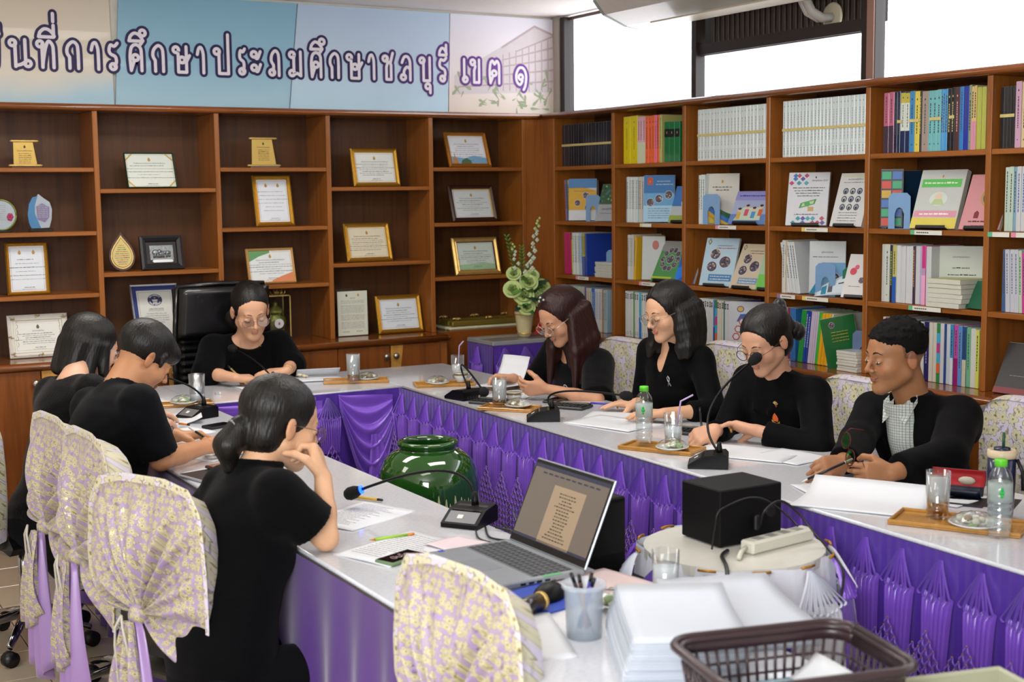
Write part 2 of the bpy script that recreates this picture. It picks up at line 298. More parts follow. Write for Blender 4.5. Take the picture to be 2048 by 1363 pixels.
def pen_strokes(mb, rad, y, mat, ringr=.0150):
    BH, ZB = .132, 2.293; cn = [0]
    def yy_(): cn[0] += 1; return y-(cn[0] % 40)*2.5e-5
    def disc(x, z, r): q_ = yy_(); mb.add([(x+r*math.cos(a*math.pi/6), q_, z+r*math.sin(a*math.pi/6)) for a in range(12)], [tuple(range(12))], mat)
    def seg(p, q, r):
        d = V((q[0]-p[0], q[1]-p[1])); 
        if d.length < 1e-6: return
        n = V((-d.y, d.x)).normalized()*r; k_ = yy_(); mb.add([(p[0]+n.x, k_, p[1]+n.y), (q[0]+n.x, k_, q[1]+n.y), (q[0]-n.x, k_, q[1]-n.y), (p[0]-n.x, k_, p[1]-n.y)], [(0, 1, 2, 3)], mat)
    def draw(ch, x0, x1, zb):
        w = x1-x0
        for st in GL[ch]:
            if st[0] == 'o':
                c = (x0+st[1]*w, zb+st[2]*BH); P = [(c[0]+ringr*math.cos(a*math.pi/8), c[1]+ringr*math.sin(a*math.pi/8)) for a in range(17)]
            else:
                Q0 = [(x0+a*w, zb+b_*BH) for a, b_ in st]; P = []
                for i in range(len(Q0)-1):
                    p0, p1, p2, p3 = Q0[max(i-1, 0)], Q0[i], Q0[i+1], Q0[min(i+2, len(Q0)-1)]; ang = 0
                    sharp = (ch in 'นทบปษมถชข' and len(st) < 8 and ch != 'ท' and ch != 'ถ') or (ch in 'ีึื' and i in (0, 4)); k_ = 1 if sharp else 5
                    for k in range(k_): u = k/k_; P.append(tuple(p1[j]+.5*u*((p2[j]-p0[j])+u*((2*p0[j]-5*p1[j]+4*p2[j]-p3[j])+u*(3*p1[j]-p0[j]-3*p2[j]+p3[j]))) if not sharp else p1[j]+(p2[j]-p1[j])*u for j in (0, 1)))
                P.append(Q0[-1])
            for i in range(len(P)): disc(P[i][0], P[i][1], rad); (seg(P[i-1], P[i], rad) if i else None)
    for i, (c, a, b_) in enumerate(LET):
        zb = ZB-(.033 if c == '๑' else 0); draw(c, a, b_, zb)
        for m_ in MARK.get(i, ''): draw(m_, a+(b_-a)*.05, b_, zb)
mo = MB(); pen_strokes(mo, .0225, YBN-.0012, M_purp); mo.build('letter_outline', None, ban)
mo = MB(); pen_strokes(mo, .0082, YBN-.0026, M_lett); mo.build('lettering', None, ban)
# faded printed school building and palms on the last panel
pb = MB(); mbld = pm('print_faded_mauve', 'b7a3a8', .5); mgr = pm('print_faded_green', '9aa684', .5); mwh = pm('print_faded_white', 'cfc5c6', .5)
def bq(pts, m, k=0): pb.add([(x, YBN-.0003-.0001*k-(len(pb.f) % 60)*8e-6, z) for x, z in pts], [tuple(range(len(pts)))], m)
bq([(-.42, 2.22), (.26, 2.25), (.26, 2.58), (.13, 2.64), (-.42, 2.33)], mwh, 0); bq([(-.10, 2.51), (.13, 2.645), (.26, 2.60), (.26, 2.585), (.13, 2.63), (-.10, 2.495)], mbld, 1)
for k in range(5): z = 2.26+.055*k; bq([(-.40+.1*k, z), (.26, z+.05+.012*k), (.26, z+.062+.012*k), (-.40+.1*k, z+.008)], mbld, 1)
for k in range(9): x = -.14+k*.045; bq([(x, 2.25), (x+.008, 2.25), (x+.008, 2.45+.014*k), (x, 2.45+.014*k)], mbld, 1)
rg = random.Random(5)
for k in range(60):
    cx = rg.choice([-.38, -.2, -.12, .0, .06, .17, .22]); cz = rg.uniform(2.14, 2.33); a = rg.uniform(0, 6.3); l = rg.uniform(.03, .07)
    bq([(cx, cz), (cx+l*math.cos(a+.15), cz+l*math.sin(a+.15)), (cx+l*1.2*math.cos(a), cz+l*1.2*math.sin(a)), (cx+l*math.cos(a-.15), cz+l*math.sin(a-.15))], mgr, 2)
pb.build('printed_picture', mwh, ban)
# ================================================================ BACK BOOKCASE
zT, Z1, Z2, Z3, ZCN = 2.10, 1.789, 1.477, 1.17, .86
AX = [-3.795, -3.182, -2.568, -1.954, -1.340, -.724, -.118]
bk = thing('bookcase', 'brown teak wall bookcase full of framed certificates under the banner', 'bookcase')
TH = .026; DP = .30
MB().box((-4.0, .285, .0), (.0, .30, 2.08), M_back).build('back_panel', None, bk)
for k, x in enumerate(AX): MB().box((x-TH/2, 0, ZCN), (x+TH/2, .285, 2.066), M_wood, bev=.002).build('divider', None, bk)
MB().box((-.105, 0, ZCN-.8), (0, .02, 2.066), M_wood).build('corner_post', None, bk)
SH = {0: (Z1, Z2, Z3), 1: (Z1, Z2, Z3), 2: (1.684, 1.268), 3: (Z1, Z2, Z3), 4: (1.684, 1.270), 5: (Z1, Z2, Z3)}
for k in range(6):
    for z in SH[k]: MB().box((AX[k]+TH/2, .004, z-.021), (AX[k+1]-TH/2, .285, z), M_woodx, bev=.002).build('shelf', None, bk)
def rail(mb, p0, p1, r, mat, out):   # half round moulding running p0..p1
    mb.tube([p0, p1], r, mat, 12)
mb = MB().box((-4.0, -.004, 2.066), (-.004, .284, 2.098), M_trimx); mb.tube([(-4, -.004, 2.082), (.0, -.004, 2.082)], .0165, M_trimx, 12); mb.build('top_rail', None, bk)
mb = MB().box((-4.0, -.145, ZCN-.036), (-.70, .285, ZCN), M_trimx); mb.tube([(-4, -.145, ZCN-.018), (-.715, -.145, ZCN-.018)], .018, M_trimx, 12); mb.ball((-.715, -.13, ZCN-.018), (.03, .033, .018), M_trimx)
mb.box((-.70, -.01, ZCN-.036), (0, .285, ZCN), M_trimx); mb.build('counter', None, bk)
MB().box((-4.0, -.118, .08), (-.705, .285, ZCN-.036), M_wood).box((-.705, -.01, 0), (.0, .285, ZCN-.036), M_door).box((-4.0, -.09, 0), (-.71, .285, .08), M_dbrown).build('cabinet_body', None, bk)
M_knob = pm('brushed_knob', 'a8a196', .32, metal=.9)
kn = MB().lathe([(.007, 0), (.007, .008), (.016, .014), (.018, .022), (.013, .029), (.0001, .031)], M_knob, 16)
for i in range(11):
    x1 = -.757-.307*i; x0 = x1-.307; right = i % 2 == 0
    d = MB(); d.box((x0+.002, -.136, .09), (x1-.002, -.118, ZCN-.04), M_door, bev=.002)
    dd = d.build('door', None, bk)
    if right:
        ip = MB(); ip.add([(x0+.004, -.1375, ZCN-.042), (x0+.004, -.1375, .35), (x0+.022, -.1375, .35), (x0+.078, -.1375, ZCN-.042)], [(0, 1, 2, 3)], M_pale)
        ip.add([(x0+.004, -.134, ZCN-.042), (x0+.004, -.134, .35), (x0+.022, -.134, .35), (x0+.078, -.134, ZCN-.042)], [(3, 2, 1, 0)], M_pale); ip.build('inlay', None, dd)
    kx = x0+.028 if right else x1-.028
    kn.build('knob', None, dd, M=Matrix.Translation((kx, -.137, .762)) @ Matrix.Rotation(math.pi/2, 4, 'X'))
# ================================================================ RIGHT BOOKCASE
BY = [-.124, -.739, -1.367, -2.001, -2.631, -3.2645, -3.90, -4.53, -5.16, -5.79]
rb = thing('bookcase', 'long brown teak bookcase of document shelves under the bright side windows', 'bookcase')
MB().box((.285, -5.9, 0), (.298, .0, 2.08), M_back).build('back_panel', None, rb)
for y in BY: MB().box((0, y-TH/2, ZCN), (.285, y+TH/2, 2.066), M_wood, bev=.002).build('divider', None, rb)
MB().box((0, -.111, 0), (.02, -.0, 2.066), M_wood).build('corner_post', None, rb)
for k in range(9):
    for z in (Z1, Z2, Z3): MB().box((.004, BY[k+1]+TH/2, z-.021), (.285, BY[k]-TH/2, z), M_woody, bev=.002).build('shelf', None, rb)
mb = MB().box((-.004, -5.9, 2.066), (.298, -.02, 2.098), M_trimy); mb.tube([(-.004, -5.9, 2.082), (-.004, -.004, 2.082)], .0165, M_trimy, 12); mb.build('top_rail', None, rb)
mb = MB().box((-.10, -5.9, ZCN-.036), (.285, -.1, ZCN), M_trimy); mb.tube([(-.10, -5.9, ZCN-.018), (-.10, -.5, ZCN-.018)], .018, M_trimy, 12); mb.build('counter', None, rb)
MB().box((-.075, -5.9, .0), (.285, -.5, ZCN-.036), M_wood).box((-.01, -.5, .0), (.285, -.01, ZCN-.036), M_door).build('cabinet_body', None, rb)
for i in range(16):
    y1 = -.55-.316*i; d = MB().box((-.093, y1-.312, .09), (-.075, y1, ZCN-.04), M_door, bev=.002).build('door', None, rb)
    kn.build('knob', None, d, M=Matrix.Translation((-.094, y1-(.03 if i % 2 else .28), .762)) @ Matrix.Rotation(-math.pi/2, 4, 'Y'))
# shelf label stickers (thing each)
M_stk = pm('label_white', 'd8d6cc', .5)
def sticker(y, z, w, col, where):
    t = thing('shelf_label', '%s ended label on %s' % (col[0], where), 'label', (-.002, y, z-.0105))
    MB().box((-.0015, -w/2, -.009), (.0005, w/2, .009), M_stk).build('card', None, t)
    MB().box((-.0022, w/2-.022, -.009), (-.0012, w/2, .009), pm('label_'+col[0], col[1], .5)).build('coloured_end', None, t)
    mb = MB(); 
    for k in range(6): mb.box((-.0022, w/2-.03-.011*(k+1), -.002), (-.0017, w/2-.03-.011*k-.003, .002), pm('ink', '2c2a2c', .6))
    if w > .11: mb.build('print', None, t)
for a in [(-2.02+.62, Z2, .0, None, None)]: pass
for a in [(-1.046, Z2, .10, ('cream', 'cfc49a'), 'the shelf under the blue newsletter'), (-1.704, Z2, .155, ('pink', 'd98aa0'), 'the shelf under the cartoon booklet'), (-2.322, Z2, .165, ('yellow', 'd9c46a'), 'the shelf under the money and photo booklets'),
          (-2.967, Z2, .165, ('green', '5fae86'), 'the shelf under the green and pink report'), (-3.326, Z2, .10, ('green', '5fae86'), 'the second shelf at the end of the row'), (-3.425, Z2, .08, ('pink', 'd98aa0'), 'the second shelf beside a green label'),
          (-.4335, Z3, .13, ('pink', 'd98aa0'), 'the shelf under the magenta binder'), (-1.059, Z3, .14, ('pink', 'd98aa0'), 'the shelf under the green photo magazine'), (-2.14, Z3, .12, ('mauve', '8d6f9a'), 'the shelf under the leaning white reports'), (-2.331, Z3, .165, ('yellow', 'd9c46a'), 'the shelf under the fallen brochure'),
          (-2.968, Z3, .17, ('green', '5fae86'), 'the shelf under the stack of thick books')]: sticker(*a)
# ================================================================ CERTIFICATES
M_gold = pm('gilt_frame', 'c79a3a', .3, metal=.75, bump=.5, bscale=260, var=.2, nscale=90); M_gold2 = pm('pale_gilt_frame', 'd8b56a', .32, metal=.6, bump=.4, bscale=300, var=.2)
M_orange = pm('orange_gilt_frame', 'b97a2c', .35, metal=.55, bump=.5, bscale=240); M_dwood = pm('dark_carved_frame', '3b1d12', .35, coat=.4); M_wht = pm('white_lacquer_frame', 'dcd9d0', .3, coat=.3)
M_natural = pm('light_wood_frame', 'd3a869', .4); M_navy = pm('navy_mat_board', '1c2f74', .5); M_black = pm('black_plastic', '0b0b0d', .4); M_char = pm('charcoal_frame', '1d1b1e', .4)
M_ink = pm('ink', '2c2a2c', .6); M_inkg = pm('ink_grey', '8d8b88', .6); M_emb = pm('emblem_gold_print', 'b58a3c', .5); M_silver = pm('silver_edge', 'b8b8ba', .3, metal=.8)
def paper_m(c): return pm('paper_'+c, c, .45, coat=.5, var=.03)
def ring(mb, w, h, t0, t1, y0, y1, mat):
    """frame ring lying in xz: outer w,h inset t0, inner inset t1; front depth y0 at outer, y1 at inner"""
    o = [(-w/2+t0, t0), (w/2-t0, t0), (w/2-t0, h-t0), (-w/2+t0, h-t0)]; i = [(-w/2+t1, t1), (w/2-t1, t1), (w/2-t1, h-t1), (-w/2+t1, h-t1)]
    vs = [(x, y0, z) for x, z in o]+[(x, y1, z) for x, z in i]; fs = [(k, (k+1) % 4, 4+(k+1) % 4, 4+k) for k in range(4)]; mb.add(vs, fs, mat)
def tear(mb, x, z, s, y, mat):
    pts = [(0, 1.0), (-.12, .72), (-.30, .5), (-.42, .2), (-.40, -.15), (-.22, -.35), (0, -.4), (.22, -.35), (.40, -.15), (.42, .2), (.30, .5), (.12, .72)]
    mb.add([(x+a*s, y, z+b*s) for a, b in pts], [tuple(range(12))], mat)
def words(mb, rg, x0, x1, z, h, y, mat):
    x = x0
    while x < x1-.003:
        l = min(rg.uniform(.006, .022), x1-x); hh = h*rg.uniform(.6, 1)
        mb.add([(x, y, z), (x+l, y, z), (x+l, y, z+hh), (x, y, z+hh)], [(0, 1, 2, 3)], mat); x += l+rg.uniform(.0015, .004)
ORG = 'สำนักงานคณะกรรมการการศึกษาขั้นพื้นฐาน'
def cert(xc, W_, z, dz, lean, label, fr=M_gold, fw=.022, pap='d9dcd4', mat2=None, seed=1, title=ORG, ink=M_ink, emb=M_emb, lines=6, y0=.08, deco=None, name='framed_certificate', dbl=False):
    ang = math.atan2(lean, dz); H = math.hypot(dz, lean); rg = random.Random(seed)
    t = thing(name, label, 'certificate', T((xc, y0, z+.001), rx=-ang))
    f = MB(); w, h = W_, H
    ring(f, w, h, 0, 0, .0, -.012, fr); ring(f, w, h, 0, fw*.35, -.012, -.020, fr); ring(f, w, h, fw*.35, fw*.7, -.020, -.012, fr); ring(f, w, h, fw*.7, fw*.85, -.012, -.016, fr); ring(f, w, h, fw*.85, fw, -.016, -.006, mat2 or fr)
    f.add([(-w/2, 0, 0), (w/2, 0, 0), (w/2, 0, h), (-w/2, 0, h)], [(3, 2, 1, 0)], M_char)
    f.build('frame', None, t)
    MB().box((-w/2+fw, -.006, fw), (w/2-fw, -.003, h-fw), paper_m(pap)).build('paper', None, t)
    p = MB(); yy = -.0066; iw = w-2*fw
    for k in ((-.1, .1) if dbl else (0,)): tear(p, k*iw*2 if dbl else 0, h-fw-.034, .017, yy, emb)
    ih = h-2*fw; z_ = h-fw-.054
    if title: add_text(p, title, min(.0095, iw*.042), ink, Matrix.Translation((0, yy, z_)) @ Matrix.Rotation(math.pi/2, 4, 'X'), sx=1)
    z_ -= .012
    for k in range(lines):
        ww = iw*rg.choice([.28, .42, .5, .34]); words(p, rg, -ww, ww if k % 3 else ww*.7, z_, .0028, yy, ink if k % 2 == 0 else M_inkg); z_ -= (ih-.085)/(lines+1)
    words(p, rg, -.02, .03, fw+.018, .003, yy, ink); words(p, rg, -.03, .035, fw+.010, .002, yy, M_inkg)
    ring(p, w, h, fw+.006, fw+.0072, yy, yy, M_emb)
    if deco: deco(p, w, h, fw, yy)
    p.build('print', None, t); return t
def deco_corner(p, w, h, fw, y):
    m = pm('gold_corner_band', 'c2a452', .35, metal=.3)
    for sx in (-1, 1):
        for sz in (0, 1):
            X = lambda a: sx*(w/2-fw-a); Z = lambda a: (fw+a) if sz == 0 else (h-fw-a)
            p.add([(X(.001), y-.0004, Z(.030)), (X(.001), y-.0004, Z(.040)), (X(.040), y-.0004, Z(.001)), (X(.030), y-.0004, Z(.001))], [(0, 1, 2, 3)], m)
def deco_ornate(p, w, h, fw, y):
    g = pm('raised_gold_scroll', 'a98b45', .35, metal=.6); rg = random.Random(3)
    for (cx, cz) in ((-w/2+.02, .018), (w/2-.02, .018), (-w/2+.02, h-.018), (w/2-.02, h-.018), (0, .012), (0, h-.012), (-w/2+.014, h/2), (w/2-.014, h/2)):
        for k in range(7):
            a = rg.uniform(0, 6.28); l = .016; p.tube([(cx+l*math.cos(a+q*.5)*q/3, y-.014, cz+l*.6*math.sin(a+q*.5)*q/3) for q in range(4)], .0012, g, 5)
    for sx in (-1, 1):
        for k in range(5): zc = fw+.025+k*.03; p.tube([(sx*(w/2-fw-.012)+.006*math.sin(q), y-.0005, zc+.008*q) for q in range(4)], .0009, g, 5)
def deco_temple(p, w, h, fw, y):
    b, g2, go = pm('print_sky_blue', '6f9fc0', .5), pm('print_dark_green', '3d5a34', .5), pm('print_ochre', 'b07a3a', .5); iw = w/2-fw
    p.add([(-iw, y+.0001, fw), (iw, y+.0001, fw), (iw, y+.0001, fw+.035), (iw*.3, y+.0001, fw+.05), (-iw*.2, y+.0001, fw+.034), (-iw, y+.0001, fw+.045)], [tuple(range(6))], b)
    p.add([(-iw+.01, y-.0002, fw), (-iw+.045, y-.0002, fw), (-iw+.04, y-.0002, fw+.03), (-iw+.03, y-.0002, fw+.04), (-iw+.026, y-.0002, fw+.07), (-iw+.022, y-.0002, fw+.04), (-iw+.014, y-.0002, fw+.03)], [tuple(range(7))], go)
    p.add([(-iw+.06, y-.0002, fw), (-iw+.13, y-.0002, fw), (-iw+.125, y-.0002, fw+.02), (-iw+.1, y-.0002, fw+.035), (-iw+.07, y-.0002, fw+.022)], [tuple(range(5))], g2)
def deco_rg(p, w, h, fw, y):
    iw = w/2-fw; g = pm('print_leaf_green', '5f9a63', .5); r = pm('print_coral', 'd9855c', .5)
    p.add([(-iw, y+.0001, h-fw), (-iw, y+.0001, h-fw-.06), (-iw+.06, y+.0001, h-fw-.03), (0, y+.0001, h-fw-.012), (0, y+.0001, h-fw)], [tuple(range(5))], g)
    p.add([(iw, y+.0001, fw), (iw, y+.0001, fw+.05), (iw-.06, y+.0001, fw+.03), (.0, y+.0001, fw+.008), (0, y+.0001, fw)], [tuple(range(5))], r)
def deco_greenfoot(p, w, h, fw, y):
    iw = w/2-fw; p.add([(-iw, y+.0001, fw), (iw, y+.0001, fw), (iw, y+.0001, fw+.03), (.05, y+.0001, fw+.04), (-iw, y+.0001, fw+.03)], [tuple(range(5))], pm('print_pale_green', '9ec29a', .5))
cert(-2.903, .20, Z3, .255, .03, 'tall gilt framed certificate with two emblems on the lowest shelf at far left', M_gold, .018, 'd6dbe2', title=None, seed=2, dbl=True)
cert(-2.864, .286, ZCN, .207, .05, 'white ornate framed certificate on the counter behind the woman with bobbed hair', M_wht, .03, 'dcdcd6', seed=3, deco=deco_ornate, emb=pm('bronze_seal_print', '5a4a28', .5), title='ประกาศนียบัตร')
cert(-2.274, .251, 1.684, .177, .07, 'unframed white certificate in a green folder with gold ribbon corners', pm('green_folder', '0e4a30', .5), .004, 'd9dfd6', seed=4, deco=deco_corner, lines=5)
cert(-1.623, .216, Z2, .27, .06, 'tall gilt framed certificate with glare standing below the yellow scroll plaque', M_gold, .024, 'dfe3ea', title=None, seed=5, dbl=True, ink=M_inkg)
cert(-1.648, .264, Z3, .187, .05, 'pale wood framed certificate printed with green and coral corners', M_natural, .012, 'dfe4e4', seed=6, deco=deco_rg)
cert(-1.024, .282, 1.684, .209, .05, 'gilt framed white certificate on the upper middle shelf', M_gold, .024, 'dfe2dc', seed=7, lines=7)
cert(-1.076, .276, 1.270, .210, .06, 'gilt framed cream certificate on the lower middle shelf', M_gold, .024, 'ddd3b8', seed=8, lines=7)
cert(-.895, .278, ZCN, .210, .05, 'wide gilt framed certificate on the counter beside the plain notice sheet', M_gold, .024, 'dbe3ea', seed=9, lines=6)
cert(-.4335, .275, Z1, .20, .08, 'orange gilt framed certificate printed with a golden chedi and sky', M_orange, .022, 'dfe2e6', seed=10, deco=deco_temple, ink=pm('ink_purple', '5a3f7a', .6))
cert(-.4075, .294, Z2, .206, .07, 'dark brown framed certificate with gold beaded rims', M_dwood, .026, 'd3dbdd', mat2=M_gold2, seed=11)
cert(-.3905, .299, Z3, .212, .06, 'brown and gold framed pale green certificate behind the flowers', M_gold2, .03, 'cfdcd2', mat2=M_dwood, seed=12, deco=deco_greenfoot)
# world record certificate
t = thing('framed_certificate', 'large blue bordered world record certificate behind the black leather chair', 'certificate', T((-2.263, .08, ZCN+.001), rx=-math.atan2(.12, .317)))
W_, H = .245, .345
f = MB(); ring(f, W_, H, 0, 0, 0, -.02, M_silver); ring(f, W_, H, 0, .008, -.02, -.018, M_silver); ring(f, W_, H, .008, .03, -.014, -.012, M_navy); ring(f, W_, H, .03, .032, -.012, -.008, M_silver); f.add([(-W_/2, 0, 0), (W_/2, 0, 0), (W_/2, 0, H), (-W_/2, 0, H)], [(3, 2, 1, 0)], M_char); f.build('frame', None, t)
MB().box((-W_/2+.03, -.010, .03), (W_/2-.03, -.006, H-.03), paper_m('d2d3cc')).build('paper', None, t)
p = MB(); y = -.0106; RX = Matrix.Rotation(math.pi/2, 4, 'X'); m_nv = pm('navy_print', '23264f', .5)
p.add([(.038*math.cos(a*math.pi/16), y, .262+.032*math.sin(a*math.pi/16)) for a in range(32)], [tuple(range(32))], m_nv)
def arc_text(p, s, r, a0, a1, size, mat, top=True, cz=.262, yy=y-.0004, ry=.85):
    for k, ch in enumerate(s):
        a = R(a0+(a1-a0)*(k+.5)/len(s)); M = Matrix.Translation((r*math.cos(a), yy, cz+r*ry*math.sin(a))) @ RX @ Matrix.Rotation(a-math.pi/2 if top else a+math.pi/2, 4, 'Z')
        if ch != ' ': add_text(p, ch, size, mat, M @ Matrix.Translation((0, -size*.35, 0)), offset=.0003)
mw = pm('white_print', 'e6e6e6', .5)
arc_text(p, 'GUINNESS', .0305, 150, 30, .0105, mw); arc_text(p, 'WORLD RECORDS', .0305, 205, 335, .0105, mw, top=False)
star = [(.006*(1 if k % 2 == 0 else .42)*math.sin(k*math.pi/5), y-.0004, .273+.006*(1 if k % 2 == 0 else .42)*math.cos(k*math.pi/5)) for k in range(10)]; p.add(star, [tuple(range(10))], M_emb)
for q in (-.009, -.003, .003, .009): p.add([(q-.0012, y-.0004, .246), (q+.0012, y-.0004, .246), (q+.0012, y-.0004, .258), (q-.0012, y-.0004, .258)], [(0, 1, 2, 3)], mw)
p.add([(-.013, y-.0004, .259), (.013, y-.0004, .259), (.015, y-.0004, .263), (-.015, y-.0004, .263)], [(0, 1, 2, 3)], mw); p.add([(-.013, y-.0004, .242), (.013, y-.0004, .242), (.011, y-.0004, .246), (-.011, y-.0004, .246)], [(0, 1, 2, 3)], mw)
add_text(p, 'CERTIFICATE', .0135, M_ink, Matrix.Translation((0, y, .208)) @ RX)
p.add([(-.04, y, .203), (.04, y, .203), (.04, y, .204), (-.04, y, .204)], [(0, 1, 2, 3)], M_ink)
for k, s in enumerate(['The largest Thai dance was', 'achieved by 5,898 participants at', 'an event organised by Chonburi', 'Educational Service at Chonburi', 'Chonburi, Thailand', '2016']): add_text(p, s, .0095, M_ink, Matrix.Translation((0, y, .186-.012*k)) @ RX)
ring(p, W_, H, .0385, .0395, y, y, M_ink); p.add([(.062+.011*math.cos(a*math.pi/8), y-.001, .062+.011*math.sin(a*math.pi/8)) for a in range(16)], [tuple(range(16))], M_emb)
p.build('print', None, t)
# notice sheet in an acrylic stand
t = thing('notice_sheet', 'plain white notice sheet in a clear stand on the counter', 'notice', T((-1.187, .08, ZCN+.001), rx=-.02))
MB().box((-.092, .0005, 0), (.096, .004, .262), glass('acrylic', tint='e8eef0')).build('acrylic_back', None, t); MB().box((-.089, -.002, .004), (.089, 0, .25), paper_m('d5d8c8')).build('paper', None, t)
p = MB(); tear(p, .035, .225, .013, -.0024, M_emb); tear(p, -.035, .225, .013, -.0024, M_ink); rg = random.Random(6); add_text(p, 'ประกาศ', .010, M_ink, Matrix.Translation((0, -.0024, .208)) @ RX)
for k in range(24):
    if k in (3, 11, 17): continue
    words(p, rg, -.07, .07, .196-k*.0066, .0022, -.0024, M_inkg)
words(p, rg, -.06, -.02, .024, .003, -.0024, M_ink); words(p, rg, .02, .06, .024, .003, -.0024, M_ink); p.build('print', None, t)
# scroll plaques
def scroll(xc, z, w0, w1, h, label, seed):
    t = thing('scroll_plaque', label, 'award', T((xc, .10, z+.001), rx=-.06)); g = pm('gold_plate', 'bfa053', .35, metal=.45)
    mb = MB(); mb.add([(-w1/2, 0, .014), (w1/2, 0, .014), (w0/2-.008, 0, h-.006), (-w0/2-.004, 0, h-.006), (-w1/2, .004, .014), (w1/2, .004, .014), (w0/2-.008, .004, h-.006), (-w0/2-.004, .004, h-.006)], [(0, 1, 2, 3), (7, 6, 5, 4), (1, 5, 6, 2), (4, 0, 3, 7), (3, 2, 6, 7)], g); mb.build('plate', None, t)
    for (zz, ww) in ((.012, w1+.05), (h, w0+.04)): MB().tube([(-ww/2, 0, zz), (-ww/2+.008, 0, zz), (ww/2-.008, 0, zz), (ww/2, 0, zz)], [.0035, .006, .006, .0035], M_gold2, 10).build('roller', None, t)
    MB().box((-w1/2-.01, -.005, 0), (w1/2+.015, .03, .007), M_dwood).build('foot', None, t)
    p = MB(); rg = random.Random(seed); tear(p, 0, h-.03, .012, -.0006, M_ink); add_text(p, 'โล่ประกาศเกียรติคุณ', .009, M_ink, Matrix.Translation((0, -.0006, h-.05)) @ RX)
    for k in range(7): words(p, rg, -.03, .03, h-.062-k*.009, .003, -.0006, M_ink if k in (1, 2) else pm('bronze_ink', '7a5c2a', .5))
    p.build('engraving', None, t)
scroll(-2.885, Z1, .095, .11, .13, 'small gold scroll plaque on the top shelf at far left', 1); scroll(-1.668, Z1, .115, .135, .155, 'pale gold scroll plaque on the top shelf above the tall gilt certificate', 2)
# crystal awards
t = thing('crystal_award', 'blue edged crystal award on a clear block at far left', 'award', T((-2.828, .10, Z2+.001)))
mc = pm('frosted_crystal', 'b9c4cf', .15, coat=.5, alpha=.75); mbv = pm('blue_crystal_edge', '4f86b4', .12, coat=.6, alpha=.9)
MB().box((-.055, -.025, 0), (.055, .03, .017), glass('crystal_block', tint='d5dcdf'), bev=.002).build('base', None, t)
a = [(-.055+.012*math.sin(k/8*3.1), .02+.15*k/8) for k in range(9)]
MB().prism([(-.045, .018), (0.0, .018), (-.012, .05), (-.026, .09), (-.024, .13), (-.01, .175), (-.035, .168), (-.052, .135), (-.06, .085), (-.056, .045)][::-1], -.012, .008, mbv, RX).build('blue_wing', None, t)
MB().prism([(.0, .018), (.04, .02), (.052, .06), (.056, .11), (.046, .145), (.018, .165), (-.006, .185), (-.026, .15), (-.027, .09), (-.018, .05)][::-1], -.008, .006, mc, RX).build('body', None, t)
p = MB(); rg = random.Random(2); p.add([(x, -.0068, z) for x, z in [(-.015, .06), (.02, .045), (.042, .07), (.044, .12), (.01, .14), (-.018, .125)]], [tuple(range(6))], pm('violet_print', '7a7195', .4)); 
for k in range(7): words(p, rg, -.012, .036, .125-.009*k, .003, -.0072, M_silver)
p.build('engraving', None, t)
t = thing('glass_award', 'round glass award with a green rim at the edge of the picture', 'award', T((-3.01, .10, Z2+.001)))
MB().box((-.06, -.025, 0), (.045, .03, .014), glass('crystal_block'), bev=.002).build('base', None, t)
mb = MB(); mb.tube([(.068*math.cos(q*math.pi/16), 0, .085+.072*math.sin(q*math.pi/16)) for q in range(33)], .005, pm('lime_glass_rim', '6f7a30', .2, coat=.5), 8); mb.build('rim', None, t)
MB().prism([(.064*math.cos(q*math.pi/16), .085+.068*math.sin(q*math.pi/16)) for q in range(32)], -.003, .003, mc, RX).build('disc', None, t)
p = MB(); 
for k in range(8): words(p, rg, -.045, .02, .13-.01*k, .003, -.0036, M_inkg)
for k in range(6): p.ball((.04+.008*math.cos(k), -.006, .075+.012*math.sin(k)), (.008, .003, .008), pm('pink_print', 'a02a5a', .5), 8)
p.build('print', None, t)
# lotus shaped plaque
t = thing('lotus_plaque', 'bell shaped dark wood plaque with pale gold plate', 'award', T((-2.44, .09, 1.269), rx=-.16))
def bell(s, n=24):
    out = []
    for k in range(n):
        u = k/n*2*math.pi; zz = -math.cos(u); w = .066*math.sin(u)*(1 if zz < 0 else (1-zz)**.75*1.0+.18*(1-zz)*zz*4)
        out.append((w*s, .075+(.075*zz if zz < 0 else .125*zz)*s))
    return out
MB().prism(bell(1), 0, .012, M_dwood, RX).build('board', None, t)
MB().prism(bell(.86), .012, .0135, M_gold2, RX).build('plate', None, t); MB().prism(bell(.78), .0135, .0142, pm('carved_dark_line', '5a4325', .5), RX).build('border', None, t); MB().prism(bell(.74), .0142, .0148, pm('pale_gold_face', 'cdbb74', .4), RX).build('face', None, t)
p = MB(); rg = random.Random(9)
for k, (c, w) in enumerate([('b0442c', .012), ('3a7a3a', .02), ('3a7a3a', .022), ('b0442c', .03), ('3d4a7a', .034), ('b0442c', .038), ('3d4a7a', .036), ('b0442c', .03), ('3d4a7a', .025), ('b0442c', .02)]): words(p, rg, -w, w, .128-.0105*k, .004, -.0156, pm('plate_ink_'+c, c, .5))
p.build('engraving', None, t)
